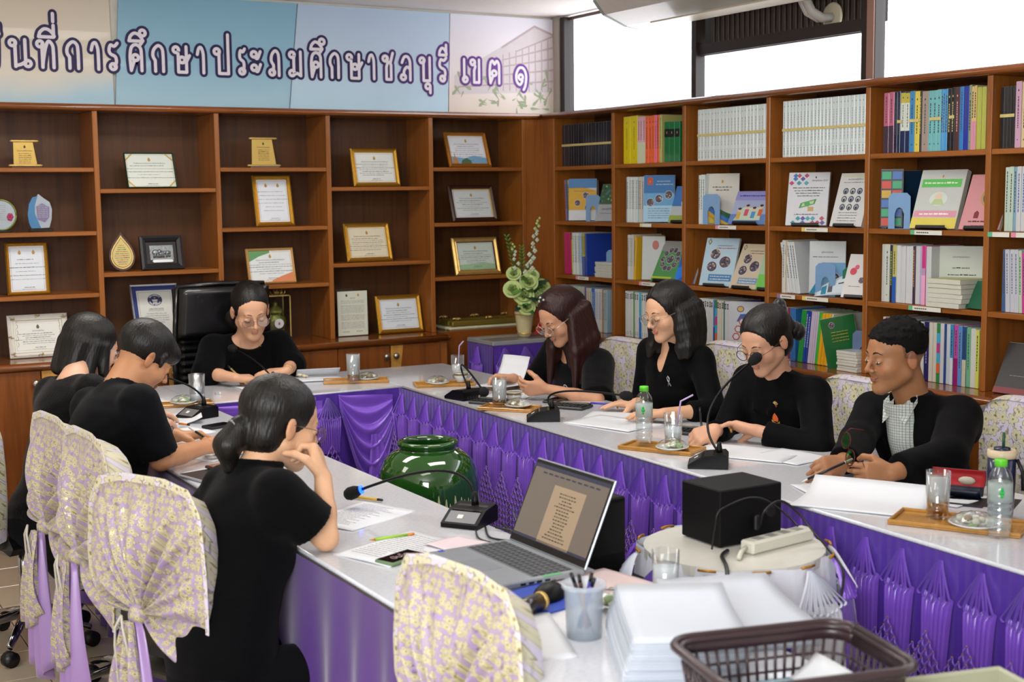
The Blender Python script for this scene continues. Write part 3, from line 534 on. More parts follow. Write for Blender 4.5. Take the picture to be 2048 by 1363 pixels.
# dark shadow box with pewter elephant relief
t = thing('relief_picture', 'dark framed pewter relief of elephants beside the bell shaped plaque', 'picture', T((-2.236, .09, 1.269), rx=-math.atan2(.04, .17)))
W_, H = .218, .175; f = MB(); ring(f, W_, H, 0, 0, 0, -.022, M_char); ring(f, W_, H, 0, .012, -.022, -.026, M_char); ring(f, W_, H, .012, .028, -.026, -.018, M_char); ring(f, W_, H, .028, .032, -.018, -.008, M_char); f.add([(-W_/2, 0, 0), (W_/2, 0, 0), (W_/2, 0, H), (-W_/2, 0, H)], [(3, 2, 1, 0)], M_char); f.build('frame', None, t)
MB().box((-.08, -.009, .03), (.08, -.006, .146), pm('dark_mount', '2a2624', .6)).build('mount', None, t)
pw = pm('pewter', '7f8486', .35, metal=.8, bump=1, bscale=90); p = MB(); ring(p, .136, .125, 0, .003, -.010, -.012, M_gold2); p2 = MB()
p2.box((-.06, -.0125, .05), (.06, -.009, .125), pw)
for (x, z, s, d) in ((-.03, .085, 1, 1), (.0, .08, .8, 1), (.032, .082, .75, -1)):
    p2.ball((x, -.015, z+.004), (.020*s, .006, .015*s), pw); p2.ball((x+.018*s*d, -.017, z+.008*s), (.010*s, .006, .011*s), pw, 8); p2.tube([(x+.025*s*d, -.018, z+.004), (x+.030*s*d, -.018, z-.008), (x+.027*s*d, -.018, z-.02)], [.004*s, .003*s, .002*s], pw, 6)
    for q in (-.012, -.004, .006, .013): p2.tube([(x+q*s, -.016, z), (x+q*s, -.016, z-.024*s)], .0038*s, pw, 6)
p2.build('relief', None, t); MB().add([(x, -.0165, z) for x, z in [(-.045, .036), (.05, .036), (.058, .043), (.05, .05), (-.045, .05), (-.052, .043)]], [tuple(range(6))], M_silver).build('name_plate', None, t)
# trophy jar in a clear case
t = thing('trophy_case', 'green and gold lidded jar in a clear gold edged case behind the reading woman', 'trophy', (-1.62, .13, ZCN+.001))
mb = MB(); g = M_gold2; x0, x1, y0, y1, h = -.065, .065, -.055, .055, .245
for (x, y) in ((x0, y0), (x1, y0), (x0, y1), (x1, y1)): mb.box((x-.003, y-.003, 0), (x+.003, y+.003, h), g)
for z in (.003, h): 
    for (a, b) in (((x0, y0), (x1, y0)), ((x0, y1), (x1, y1)), ((x0, y0), (x0, y1)), ((x1, y0), (x1, y1))): mb.box((a[0]-.003, a[1]-.003, z-.003), (b[0]+.003, b[1]+.003, z+.003), g)
mb.build('case_frame', None, t)
gb = MB(); gm = glass('case_glass'); gb.box((x0, y0, .006), (x1, y0+.001, h), gm).box((x1-.001, y0, .006), (x1, y1, h), gm); gb.build('case_glass', None, t)
MB().box((-.05, -.045, .006), (.05, .045, .02), pm('orange_cushion', 'c06a1e', .5), bev=.005).box((-.045, -.04, .02), (.045, .04, .04), pm('red_cushion', '9a1f1c', .5), bev=.006).build('cushion', None, t)
j = pm('green_gold_mosaic', '3f5f2c', .3, metal=.4, bump=1, bscale=120, col2='b39a3c', nscale=60)
MB().lathe([(.028, .04), (.03, .05), (.052, .075), (.058, .10), (.052, .125), (.035, .14), (.04, .146), (.05, .15), (.038, .165), (.022, .18), (.012, .19), (.015, .2), (.001, .215)], j, 24).build('jar', None, t)
MB().prism([(.026*math.cos(a*math.pi/10), .026*math.sin(a*math.pi/10)) for a in range(20)], 0, .003, pm('badge_white', 'cfd3da', .4), T((0, -.0545, .095), rx=math.pi/2)).build('badge', None, t)
mb = MB(); tear(mb, 0, .093, .014, -.0585, pm('badge_orange', 'b5622a', .5)); mb.build('badge_emblem', None, t)
mb = MB(); rg = random.Random(8)
for k in range(22):
    a = rg.uniform(0, 6.28); r0 = rg.uniform(0, .05); mb.tube([(r0*math.cos(a), r0*math.sin(a)*.8, h), (r0*1.2*math.cos(a)+.006, r0*math.sin(a), h+.014), (r0*1.3*math.cos(a), r0*1.1*math.sin(a), h+.02+rg.uniform(0, .02))], [.003, .0045, .0015], g, 6)
mb.build('gilt_finial', None, t)
# frames lying flat at the corner
def flat_frame(x, y, z, w, d, h, fm, lab, rz=0, orn=False):
    t = thing('picture_frame', lab, 'frame', T((x, y, z), rz=rz)); mb = MB(); q = .05
    for (a, b) in (((-w/2, -d/2), (w/2, -d/2+q)), ((-w/2, d/2-q), (w/2, d/2)), ((-w/2, -d/2+q), (-w/2+q, d/2-q)), ((w/2-q, -d/2+q), (w/2, d/2-q))): mb.box((a[0], a[1], 0), (b[0], b[1], h), fm, bev=.008)
    mb.build('frame', None, t); MB().box((-w/2+q, -d/2+q, .004), (w/2-q, d/2-q, h*.5), pm('frame_glass_dark', '4a4d44', .15, coat=.5)).build('glazing', None, t)
    if orn:
        o = MB(); rg = random.Random(4)
        for cx in (-w/2+.04, 0, w/2-.04):
            for cy in (-d/2+.025, d/2-.025):
                for k in range(9): a = rg.uniform(0, 6.3); o.tube([(cx+.03*math.cos(a)*s_, cy+.012*math.sin(a)*s_, h+.004+.012*math.sin(s_*3)) for s_ in (0, .4, .8, 1)], [.003, .005, .004, .002], M_gold2, 6)
        o.build('ornament', None, t)
flat_frame(-.36, .13, ZCN+.001, .52, .24, .018, pm('pale_cream_frame', 'c9c7a4', .4), 'pale cream frame lying flat under the ornate gold one')
flat_frame(-.345, .13, ZCN+.020, .50, .22, .032, pm('antique_gold_frame', '8f7a33', .35, metal=.6, bump=.4), 'ornate gold frame lying flat on the corner counter', orn=True)
# ================================================================ BOOKS on the right shelves
# local book frame: spine faces -x (room), thickness along y, height z
_bk = {}
CELLTOP = [2.066, Z1-.021, Z2-.021, Z3-.021]; CELLZ = [Z1, Z2, Z3, ZCN]
ROWN = ['top shelf', 'second shelf', 'third shelf', 'lowest shelf']; COLN = ['corner bay', 'second bay', 'third bay', 'fourth bay', 'fifth bay', 'last bay']
def pages(): return pm('book_pages', 'c9c6b8', .8, bump=.5, bscale=400)
def book_mesh(th, h, col, col2=None, kind='', depth=.19, rough=.35):
    k = (round(th, 3), h, col, col2, kind)
    if k in _bk: return _bk[k]
    m = pm('cover_'+col, col, rough, coat=.3, var=.04); e = .0016
    b = MB(); b.box((0, -th/2, 0), (depth, th/2, h), m, bev=min(.0015, th*.2))
    b.box((.004, -th/2+e, h-.001), (depth-.001, th/2-e, h+.0006), pages())
    cv = b; s = MB(); y = -.0004; w = th*.5
    def band(z0, z1, c, f=.96): s.add([(y, -w*f, z0), (y, w*f, z0), (y, w*f, z1), (y, -w*f, z1)], [(3, 2, 1, 0)], pm('spine_'+c, c, .5))
    if kind == 'white': band(h*.20, h*.204, '9aa0a0'); tear_y(s, h*.9, min(.006, th*.4), y-.0002, M_inkg); vtext(s, h*.28, h*.8, y-.0002, '9a9c9a'); vtext(s, h*.05, h*.15, y-.0002, '8a8c8a')
    elif kind == 'emblem': tear_y(s, h*.86, min(.007, th*.38), y-.0002, M_ink if col2 is None else pm('spine_'+col2, col2, .5)); vtext(s, h*.3, h*.75, y-.0002, col2 or '3a3a3a'); tear_y(s, h*.12, min(.005, th*.3), y-.0002, M_ink)
    elif kind == 'band': band(h*.62, h*.82, '0a0a0a'); vtext(s, h*.70, h*.74, y-.0003, 'b0a060')
    elif kind == 'two': band(0, h*.45, col2 or '2a4a8a'); vtext(s, h*.5, h*.9, y-.0002, '3a3a3a')
    elif kind == 'grad': band(0, h*.5, col2 or 'e0a0c0'); band(h*.5, h*.62, 'b090b0')
    elif kind == 'label': band(h*.36, h*.82, 'd0d8cc'); band(h*.82, h*.985, 'c0b24a'); tear_y(s, h*.9, .006, y-.0003, M_ink); vtext(s, h*.42, h*.78, y-.0003, '5a5a5a')
    elif kind == 'multi':
        for q, c in enumerate(['2f7d3c', 'd0602a', '3fa0c8', 'b03a80', '3fa0c8', '2f7d3c']): band(h*q/6, h*(q+1)/6, c)
    elif kind == 'text': vtext(s, h*.3, h*.9, y-.0002, col2 or '4a4a4a')
    elif kind == 'dot': vtext(s, h*.84, h*.95, y-.0002, '15151a', 1.0); vtext(s, h*.05, h*.1, y-.0002, '55607a')
    _bk[k] = (b, s if s.v else None); return _bk[k]
def tear_y(mb, z, s, y, mat):
    pts = [(0, 1.0), (-.3, .5), (-.42, .1), (-.22, -.35), (.22, -.35), (.42, .1), (.3, .5)]; mb.add([(y, -a*s, z+b*s) for a, b in pts], [tuple(range(7))], mat)
def vtext(mb, z0, z1, y, col, w=.5):
    rg = random.Random(int(z0*1e4)); z = z0; m = pm('spine_'+col, col, .6); hw = .0022*w/.5
    while z < z1: l = rg.uniform(.004, .012); mb.add([(y, -hw, z), (y, hw, z), (y, hw, z+l), (y, -hw, z+l)], [(3, 2, 1, 0)], m); z += l+.003
_first = {}
def add_book(y, z, th, h, col, label, col2=None, kind='', x=.035, lean=0, group=None, noun='book'):
    cv, sp = book_mesh(th, h, col, col2, kind); key = (round(th, 3), h, col, col2, kind)
    M = Matrix.Translation((x, y, z+.0008+abs(math.sin(lean))*th*.5)) @ Matrix.Rotation(lean, 4, 'X')
    if key in _first:
        return dup(_first[key], M, label, group)
    t = thing(noun, label, 'book', M, group); cv.build('cover', None, t)
    if sp: sp.build('spine_print', None, t)
    _first[key] = t; return t
def run(c, r, y, items, gap=.0008, x=.035):
    """items: (count, thickness, height, colour, colour2, kind, words[, lean]) ; y runs from the corner outwards"""
    for it in items:
        n, th, h, col, col2, kind, wd = it[:7]; lean = it[7] if len(it) > 7 else 0
        for k in range(n):
            g = ('%s on the %s of the %s' % (wd+'s', ROWN[r], COLN[c])) if n > 1 else None
            lab = '%s on the %s, %s' % (wd, ROWN[r], COLN[c])
            add_book(y-th/2, CELLZ[r], th, h+ (0 if n > 1 and kind in ('white', 'dark') else random.choice([0, -.002])), col, lab, col2, kind, x=x+random.uniform(-.002, .002), lean=lean, group=g); y -= th+gap
    return y
def tape(y0, y1, z, label, x=.032):
    t = MB().box((x-.0008, y1, z-.006), (x, y0, z+.006), pm('masking_tape', 'c9b878', .6, var=.2, nscale=60)).build('masking_tape', None); tag(t, label, 'tape')
SP = lambda c: BY[c]-TH/2
WB = 'd2dad8'
# ---- top shelf
y = run(0, 0, -.172, [(20, .0245, .236, '14141f', None, 'dark', 'dark plastic wrapped volume')], gap=.0008)
tape(-.172, y, 1.909, 'strip of masking tape across the dark wrapped volumes')
y = run(1, 0, -.793, [(2, .062, .252, 'd8c414', None, 'emblem', 'thick bright yellow book'), (3, .024, .245, 'd9a9b4', 'c9d0b0', 'two', 'pale pink and green book'), (3, .027, .245, 'e8663a', None, 'emblem', 'orange book'), (1, .014, .245, 'e070a0', None, 'emblem', 'pink spined book'), (2, .011, .245, 'e2602f', None, 'text', 'thin red orange book'), (1, .02, .245, 'b9b46a', None, 'text', 'yellow green book')])
run(1, 0, -1.178, [(3, .043, .205, '0f6a38', None, 'band', 'dark green book with black band')], x=.02)
y = run(2, 0, -1.436, [(21, .0243, .251, WB, None, 'white', 'white report volume')]); tape(-1.436, y, 1.915, 'yellow tape strip across the first row of white volumes')
y = run(3, 0, -2.063, [(24, .0218, .253, 'ced8d8', None, 'white', 'white report volume')]); tape(-2.063, y, 1.913, 'yellow tape strip across the second row of white volumes')
y = run(4, 0, -2.688, [(2, .028, .25, 'b8607e', '3a2a3c', 'two', 'rose pink book with dark lower half'), (2, .017, .25, '101a3a', None, 'text', 'slim navy book'), (2, .0245, .246, '142450', None, 'label', 'navy book with white and yellow spine label'), (1, .026, .246, '3f86b8', None, 'emblem', 'mid blue book'), (1, .026, .246, 'd8c44e', None, 'emblem', 'yellow book with black emblem'), (1, .009, .244, '1a1712', 'b09a40', 'text', 'thin black book'),
      (1, .034, .243, 'a09086', None, 'emblem', 'wide mauve grey book'), (3, .021, .243, '6fb4b8', None, 'emblem', 'turquoise book'), (3, .0105, .243, '4a9ad0', None, 'text', 'thin sky blue book'), (2, .018, .245, '0d0c10', 'c9b980', 'emblem', 'black book with gold emblem'), (1, .024, .247, '4a2c30', 'd8a0a0', 'emblem', 'maroon book'), (1, .018, .248, '2a7ac0', None, 'text', 'bright blue book'), (1, .025, .248, '1f2f9a', None, 'text', 'royal blue book'),
      (1, .013, .249, '8a9478', None, 'emblem', 'grey green book'), (2, .0115, .245, 'd0b46e', 'cf8aa0', 'two', 'yellow and pink book'), (2, .021, .240, 'aeb04e', 'b8b84e', 'text', 'lime plastic wrapped book')])
run(4, 0, y-.001, [(1, .035, .2, '0a4a3a', None, 'text', 'dark teal green book')], x=.045)
tape(-2.765, -2.79, 1.917, 'short tape strip on the navy books'); tape(-2.829, -2.884, 1.917, 'short tape strip on the blue and yellow books'); tape(-2.94, -3.0, 1.919, 'short tape strip on the turquoise books'); tape(-3.04, -3.066, 1.921, 'short tape strip on the maroon book')
y = run(5, 0, -3.288, [(4, .0165, .23, '141216', None, 'dark', 'black wrapped volume'), (1, .026, .248, 'c49ab4', None, 'emblem', 'lilac pink book'), (4, .024, .245, 'cdb98a', None, 'emblem', 'buff yellow book')]); tape(-3.289, -3.355, 1.912, 'tape strip on the black wrapped volumes of the last bay')
# ---- second shelf
y = run(0, 1, -.205, [(1, .014, .236, 'b070a0', None, 'text', 'thin purple book', -.07), (1, .012, .236, '2f6aa0', None, 'text', 'thin blue book', -.07), (1, .012, .236, '5a6a1a', '1a2418', 'text', 'thin dark olive book', -.07), (1, .013, .234, 'c6b48a', None, 'text', 'thin cream book', -.07), (1, .006, .234, '7a2a1c', None, '', 'very thin maroon booklet', -.07), (1, .014, .234, 'b9b6ae', None, '', 'thin white booklet', -.07)])
y = run(1, 1, -.812, [(1, .010, .243, '8a90b0', None, 'text', 'thin lilac white booklet'), (5, .018, .243, WB, None, 'text', 'white booklet'), (1, .012, .243, '9cc0c8', None, 'text', 'pale blue booklet'), (2, .012, .242, 'c9c4b4', '8a2f2a', 'text', 'cream booklet with red line'), (1, .02, .243, 'c0c0bc', None, 'text', 'thick white booklet')])
run(2, 1, -1.447, [(3, .015, .244, WB, None, 'text', 'white booklet')]); run(4, 1, -2.686, [(1, .018, .238, '3f92c8', None, 'text', 'bright blue booklet'), (1, .006, .238, 'b5b9bc', None, '', 'thin white booklet'), (1, .012, .242, '1c3c58', None, 'text', 'dark blue booklet')])
run(5, 1, -3.318, [(2, .02, .243, 'b4c8b8', None, 'text', 'pale green white booklet'), (1, .012, .243, '7aa0b8', None, 'text', 'pale blue booklet'), (4, .02, .243, 'c4c6c8', '3a5aa0', 'text', 'white booklet with blue print')])
# ---- third shelf
run(0, 2, -.188, [(1, .08, .241, 'c02a6a', None, 'text', 'thick magenta binder', -.03), (1, .01, .24, 'c0c040', None, 'dot', 'thin yellow green booklet', -.03), (4, .017, .24, WB, None, 'text', 'white booklet', -.03), (2, .015, .24, 'a9bfd0', '2a5aa0', 'text', 'pale blue booklet', -.03), (2, .014, .24, 'a09a3a', '20409a', 'two', 'olive booklet with blue foot', -.03), (1, .014, .24, '24409a', None, 'text', 'blue booklet', -.03)])
run(1, 2, -.829, [(1, .014, .242, 'c4c6c2', None, 'text', 'thin white booklet'), (1, .014, .242, 'c9ccc8', '6a8a30', 'text', 'white booklet with green print'), (1, .022, .242, 'c2c4c0', None, 'text', 'white booklet of medium thickness'), (1, .012, .236, 'd0a020', None, 'text', 'amber yellow booklet', .05), (1, .006, .23, 'd0a424', None, '', 'very thin amber booklet', .06)])
run(3, 2, -2.068, [(1, .022, .242, 'c9cbc9', None, 'text', 'white ribbed binder'), (1, .012, .242, 'b8aa94', None, '', 'beige booklet')]); run(3, 2, -2.10, [(5, .0175, .238, 'c5cacc', None, 'text', 'leaning white report', -.20)], gap=.0014)
run(4, 2, -2.693, [(1, .018, .241, 'b9bab6', None, '', 'plain grey white booklet'), (1, .025, .241, 'c2c8be', None, 'emblem', 'white report with small emblem'), (1, .014, .241, '1c2038', 'a0b030', 'text', 'dark navy booklet with lime mark'), (1, .021, .241, 'b9ae60', '1f56b0', 'two', 'yellow booklet with blue foot'), (1, .022, .238, 'c8ccd0', None, '', 'white booklet'), (1, .016, .236, 'c0c2c4', None, '', 'slightly grey booklet'), (4, .0125, .238, 'c6c8ca', None, '', 'thin white booklet'), (1, .011, .24, '3a2040', 'c08a30', 'text', 'dark purple booklet'), (1, .023, .24, 'c4c2c6', None, '', 'plain white booklet of the purple pair'), (1, .01, .24, 'a8a0c0', None, '', 'lilac booklet'), (1, .021, .241, 'c43a80', None, 'grad', 'magenta patterned booklet'), (2, .014, .24, 'c3c5c8', None, '', 'white booklet beside the magenta one')])
run(5, 2, -3.318, [(1, .018, .24, '3c5a86', None, 'text', 'dusty blue booklet'), (3, .02, .24, 'b9bcc6', '6a6a8a', 'text', 'grey white booklet', -.04), (1, .014, .238, 'b4c4a8', '2f7a3a', 'text', 'green labelled booklet', -.04), (1, .02, .23, 'c03a90', None, 'text', 'magenta booklet', -.04)])
# ---- lowest shelf
run(0, 3, -.218, [(3, .020, .248, '9aa8b0', None, 'text', 'grey blue booklet'), (4, .019, .246, 'b2c4b4', None, 'text', 'pale green booklet'), (2, .02, .246, 'b6b8b0', '5a8a3a', 'text', 'white booklet with green line'), (1, .010, .246, '5a3a86', None, 'text', 'thin purple booklet'), (3, .018, .244, 'c0bcae', '8a6a3a', 'text', 'cream booklet'), (2, .016, .244, '2f6ab0', 'c0c8d0', 'text', 'blue booklet'), (4, .018, .242, 'c6c8ca', '6a6ab0', 'text', 'white booklet'), (1, .012, .242, 'b07a30', None, 'text', 'thin ochre booklet'), (2, .018, .24, '9ab4c0', None, 'text', 'pale blue booklet')])
run(1, 3, -.805, [(4, .018, .246, 'c8ccca', None, 'dot', 'white numbered booklet'), (1, .012, .246, '5a8a4a', None, 'dot', 'thin green booklet'), (2, .019, .246, 'c6cacc', None, 'dot', 'white numbered booklet'), (1, .022, .246, '5ab0c8', '2a6ab0', 'two', 'cyan booklet'), (3, .018, .244, 'c9c9c4', None, 'dot', 'white numbered booklet'), (3, .018, .244, 'c4c2b8', None, 'dot', 'cream numbered booklet'), (1, .012, .244, '4a3a8a', None, 'dot', 'thin violet booklet'), (2, .018, .244, 'c6c8ca', None, 'dot', 'white numbered booklet'), (1, .012, .244, 'b04a2a', None, 'dot', 'thin brick red booklet'), (6, .018, .242, 'c6c8c8', None, 'dot', 'white numbered booklet')])
run(2, 3, -1.445, [(7, .0165, .248, 'c8ccce', None, 'dot', 'white numbered booklet'), (1, .014, .248, '3f7ab0', '2a4a8a', 'two', 'blue booklet'), (1, .016, .248, 'b05a70', 'c09a30', 'multi', 'multicoloured booklet'), (3, .015, .246, 'c8c6b8', None, 'dot', 'cream numbered booklet'), (1, .01, .246, '1f6a6a', None, 'dot', 'thin teal booklet'), (2, .016, .246, 'c4c8cc', None, 'dot', 'pale numbered booklet'), (1, .012, .246, '6a3a8a', None, 'dot', 'thin purple booklet')])
run(3, 3, -2.08, [(2, .014, .244, '8a8a84', None, '', 'grey booklet'), (1, .018, .244, '7a2a50', None, '', 'plum booklet'), (2, .016, .244, '2c6aa8', None, '', 'blue booklet')])
run(3, 3, -2.175, [(2, .016, .242, '1f8a3a', None, '', 'green binder', .12), (2, .013, .241, '1a3f9a', 'c0c0c0', 'text', 'blue binder', .12), (4, .010, .24, 'c4b8cc', None, '', 'thin lilac white booklet', .12), (1, .018, .24, '3fae3a', None, '', 'bright green binder', .12), (3, .017, .236, 'e0a418', None, '', 'bright yellow binder', .13), (1, .01, .236, 'c6c4b0', None, '', 'thin white booklet beside the yellow binders', .14)], gap=.0022)
run(4, 3, -2.705, [(1, .016, .246, 'b4b6b2', None, '', 'grey white booklet'), (1, .018, .246, 'a02a60', None, 'text', 'crimson booklet'), (6, .02, .244, 'b8bab8', None, '', 'grey white booklet half hidden'), (1, .03, .244, '2a5a9a', None, '', 'deep blue booklet'), (2, .0185, .242, 'c4c8ca', None, '', 'white booklet'), (1, .024, .243, '1c1a58', 'a09ac0', 'text', 'indigo booklet'), (2, .02, .242, 'c6c4b8', None, '', 'cream white booklet'), (1, .018, .242, '3fa0c8', None, 'multi', 'multicoloured round patterned booklet'), (1, .019, .242, 'c4c6c8', None, '', 'white booklet of the coloured set'), (1, .013, .242, '22408a', None, 'text', 'navy blue booklet'), (1, .018, .242, 'b9c6cc', None, '', 'bluish white booklet'), (1, .016, .242, '3a86b8', 'c8d0d4', 'two', 'blue topped booklet'),
      (1, .022, .242, 'b44a98', '8a1060', 'two', 'purple magenta booklet'), (1, .02, .241, '5a86c0', None, 'text', 'sky blue booklet'), (1, .02, .24, '1f4a7a', 'b8b8a0', 'two', 'blue booklet with gold leaf'), (1, .02, .238, '6aa884', '2f5a4a', 'text', 'sage green booklet'), (1, .024, .236, 'c6c8c0', None, '', 'white booklet before the yellow one'), (1, .017, .232, 'c6c85a', '3a3a3a', 'text', 'pale yellow booklet')])
# ---------------------------------------------------------------- booklets facing the room
def booklet(y, z, w, h, th, cov, label, paint=None, lean=.28, yaw=28, x=.05, stand=True, roll=0, name='booklet', curl=0):
    t = thing(name, label, 'booklet', T((x, y, z+.006), rz=R(-90+yaw)) @ Matrix.Rotation(-lean, 4, 'X') @ Matrix.Rotation(R(roll), 4, 'Y'))
    m = pm('cover_'+cov, cov, .35, coat=.4, var=.04)
    b = MB(); b.box((-w/2, 0, 0), (w/2, th, h), m, bev=.001).box((-w/2+.001, .001, .0008), (w/2+.0006, th-.001, h+.0006), pages()); b.build('body', None, t)
    if paint: p = MB(); paint(p, w, h); p.build('cover_print', None, t)
    if stand:
        s = MB(); s.box((-w*.33, -.014, -.004), (w*.33, .016, .001), M_black).box((-w*.33, -.016, -.004), (w*.33, -.013, .009), M_black, bev=.002).box((-w*.3, th+.001, -.003), (w*.3, th+.004, h*.75), M_black); s.build('stand', None, t)
    return t
def Q(p, w, h, pts, c, k=1): p.add([(-w/2+a*w, -.0003*k, b*h) for a, b in pts], [tuple(range(len(pts)))], pm('print_'+c, c, .4, coat=.3))
def REC(a0, b0, a1, b1): return [(a0, b0), (a1, b0), (a1, b1), (a0, b1)]
def CIR(cx, cy, r, asp=.71, n=16): return [(cx+r*math.cos(2*math.pi*k/n), cy+r*asp*math.sin(2*math.pi*k/n)) for k in range(n)]
def photo(p, w, h, cx, cy, r, sd, k=3, asp=.71):
    rg = random.Random(sd); Q(p, w, h, CIR(cx, cy, r*1.08, asp), 'd8d8d4', k); Q(p, w, h, CIR(cx, cy, r, asp), '4a4458', k+1)
    for i in range(18):
        a, rr = rg.uniform(0, 6.3), r*math.sqrt(rg.uniform(0, .75)); s = r*.16
        Q(p, w, h, CIR(cx+rr*math.cos(a), cy+rr*asp*math.sin(a), s, asp, 7), rg.choice(['8a6a5c', 'c9b8a8', '2a2430', '6a2a3a', '4a5a8a', 'a89060', '202a20']), k+2+i*.02)
def TX(p, w, h, s, y, size, c='33333a', al=.5): add_text(p, s, size, pm('print_'+c, c, .5), Matrix.Translation((-w/2+al*w, -.0012, y*h)) @ RX)
def WL(p, w, h, y, a0, a1, c='55555c', hh=.012, sd=1): words(p, random.Random(sd+int(y*997)), -w/2+a0*w, -w/2+a1*w, y*h, hh*h, -.0012, pm('print_'+c, c, .5))
def p_money(p, w, h):
    cs = ['b03a6a', '3a6ab0', '2f8a9a', '5a4a9a', '3f9aa8', 'b04a5a']
    for k, (a, b) in enumerate([(.08, .80), (.17, .88), (.26, .80), (.35, .88), (.44, .80), (.26, .94), (.44, .94), (.17, .94), (.30, .13), (.42, .13), (.54, .13), (.66, .05), (.78, .05), (.42, .05), (.18, .05), (.9, .05), (.66, .13), (.88, .13)]): Q(p, w, h, [(a-.065, b), (a, b-.045), (a+.065, b), (a, b+.045)], cs[k % 6], 1+k*.02)
    tear(p, w*.17, h*.9, .008, -.001, M_ink); TX(p, w, h, 'ปีการศึกษา 2567', .83, .011, '33333a', .77)
    for k in range(4): WL(p, w, h, .70-.05*k, .12+.04*k, .9-.04*k, '33333a', .016)
    Q(p, w, h, [(.3, .32), (.68, .40), (.72, .50), (.34, .42)], '3f8a4a', 2); Q(p, w, h, [(.36, .35), (.65, .41), (.67, .47), (.38, .41)], 'a8c890', 3); Q(p, w, h, CIR(.5, .405, .07), '4a9a52', 4)
    for k in range(4): Q(p, w, h, REC(.52, .27+.02*k, .66, .285+.02*k), 'c09a3a', 5)
    WL(p, w, h, .2, .2, .8, '33333a', .016)
def p_photos(p, w, h):
    Q(p, w, h, REC(.1, .93, .9, .96), 'c8c8a0'); TX(p, w, h, 'แนวทางการปฏิบัติงาน', .87, .009, '33333a'); WL(p, w, h, .82, .15, .85)
    for r in range(3):
        for c in range(3): Q(p, w, h, CIR(.27+.22*c, .66-.15*r, .085), '33343e', 2); Q(p, w, h, CIR(.27+.22*c, .66-.15*r, .06), 'b0b4bc' if (r+c) % 2 else '8a93a8', 3); Q(p, w, h, CIR(.27+.22*c, .645-.15*r, .035), '262630', 4)
    for k in range(4): WL(p, w, h, .25-.05*k, .2, .8)
def p_news(p, w, h):
    Q(p, w, h, REC(0, .62, 1, 1), '1f6aa8'); Q(p, w, h, REC(0, .35, 1, .62), '5a9ac8'); Q(p, w, h, REC(0, 0, 1, .35), '9cc4dc'); Q(p, w, h, [(.12, .8), (.3, .8), (.3, .94), (.21, .97), (.12, .94)], 'b8482a', 2); tear(p, -w/2+.21*w, .86*h, .008, -.001, M_emb)
    TX(p, w, h, 'จดหมายข่าวการศึกษา', .86, .009, 'd8e4ee', .65); WL(p, w, h, .8, .4, .95, 'd8e4ee'); photo(p, w, h, .22, .42, .12, 1); photo(p, w, h, .5, .5, .12, 2); photo(p, w, h, .82, .58, .12, 3)
    for k in range(5): WL(p, w, h, .28-.05*k, .15, .85, '3a4a5a')
def p_cartoon(p, w, h):
    Q(p, w, h, REC(0, .72, 1, 1), '8a8ac0'); WL(p, w, h, .84, .1, .9, '2a3a9a', .04); Q(p, w, h, REC(0, 0, 1, .3), '5a7ab0'); Q(p, w, h, [(.12, .12), (.85, .12), (.8, .5), (.3, .5)], 'b8c8b0', 2)
    for k, (a, b, c) in enumerate([(.22, .35, 'c8a03a'), (.42, .45, 'c04a6a'), (.62, .38, '4a8ac0'), (.8, .45, 'c8603a')]): Q(p, w, h, REC(a-.05, b-.2, a+.06, b), c, 3); Q(p, w, h, CIR(a, b+.07, .055, .9), 'd8b090', 4); Q(p, w, h, CIR(a, b+.11, .05, .7), '2c2018', 5)
def p_greenpink(p, w, h):
    tear(p, 0, h*.88, .010, -.001, M_emb); Q(p, w, h, REC(.06, .70, .94, .84), '5fb85a'); WL(p, w, h, .76, .12, .88, 'd0e8c8', .03); Q(p, w, h, CIR(.5, .5, .2, .6), 'c8d4c8', 2); Q(p, w, h, CIR(.5, .54, .08), 'dcc0a8', 3); Q(p, w, h, [(.35, .4), (.65, .4), (.58, .5), (.42, .5)], 'b0c090', 3.2)
    Q(p, w, h, REC(.03, .19, .97, .30), 'd090a0'); Q(p, w, h, REC(0, 0, 1, .18), 'd0c050'); WL(p, w, h, .23, .15, .8, 'f0e0e0', .03)
def p_pink(p, w, h):
    Q(p, w, h, CIR(.62, .58, .26), 'b08a50', 1.5); Q(p, w, h, CIR(.62, .58, .2), '3a5a6a', 2); Q(p, w, h, [(.3, .2), (.42, .2), (.42, .3), (.36, .34), (.3, .3)], '7a2030', 2); WL(p, w, h, .13, .2, .8, '5a2a3a', .03); WL(p, w, h, .06, .3, .8, '5a2a3a')
def p_yellowblue(p, w, h):
    Q(p, w, h, REC(0, .78, 1, 1), '3a78b0'); Q(p, w, h, [(0, .78), (0, .25), (1, .25), (1, .72), (.5, .8)], 'c89a1e'); Q(p, w, h, REC(0, 0, 1, .24), 'c8ccd0'); photo(p, w, h, .32, .42, .1, 4); photo(p, w, h, .62, .6, .11, 5); photo(p, w, h, .7, .3, .12, 6); WL(p, w, h, .7, .2, .9, '8a4a1a')
def p_greymag(p, w, h):
    rg = random.Random(1); Q(p, w, h, REC(0, .45, 1, 1), '3a5a3a')
    for k in range(26): a, b = rg.random()*.9, .5+rg.random()*.42; Q(p, w, h, REC(a, b, a+.07, b+.04), rg.choice(['1c2c20', '6a8a5a', 'a0b090', '50708a']), 2+k*.02)
    Q(p, w, h, REC(0, 0, 1, .45), '9a9ca0'); TX(p, w, h, 'แผนปฏิบัติการ', .3, .016, '1c1c22'); WL(p, w, h, .2, .15, .85, '33333a')
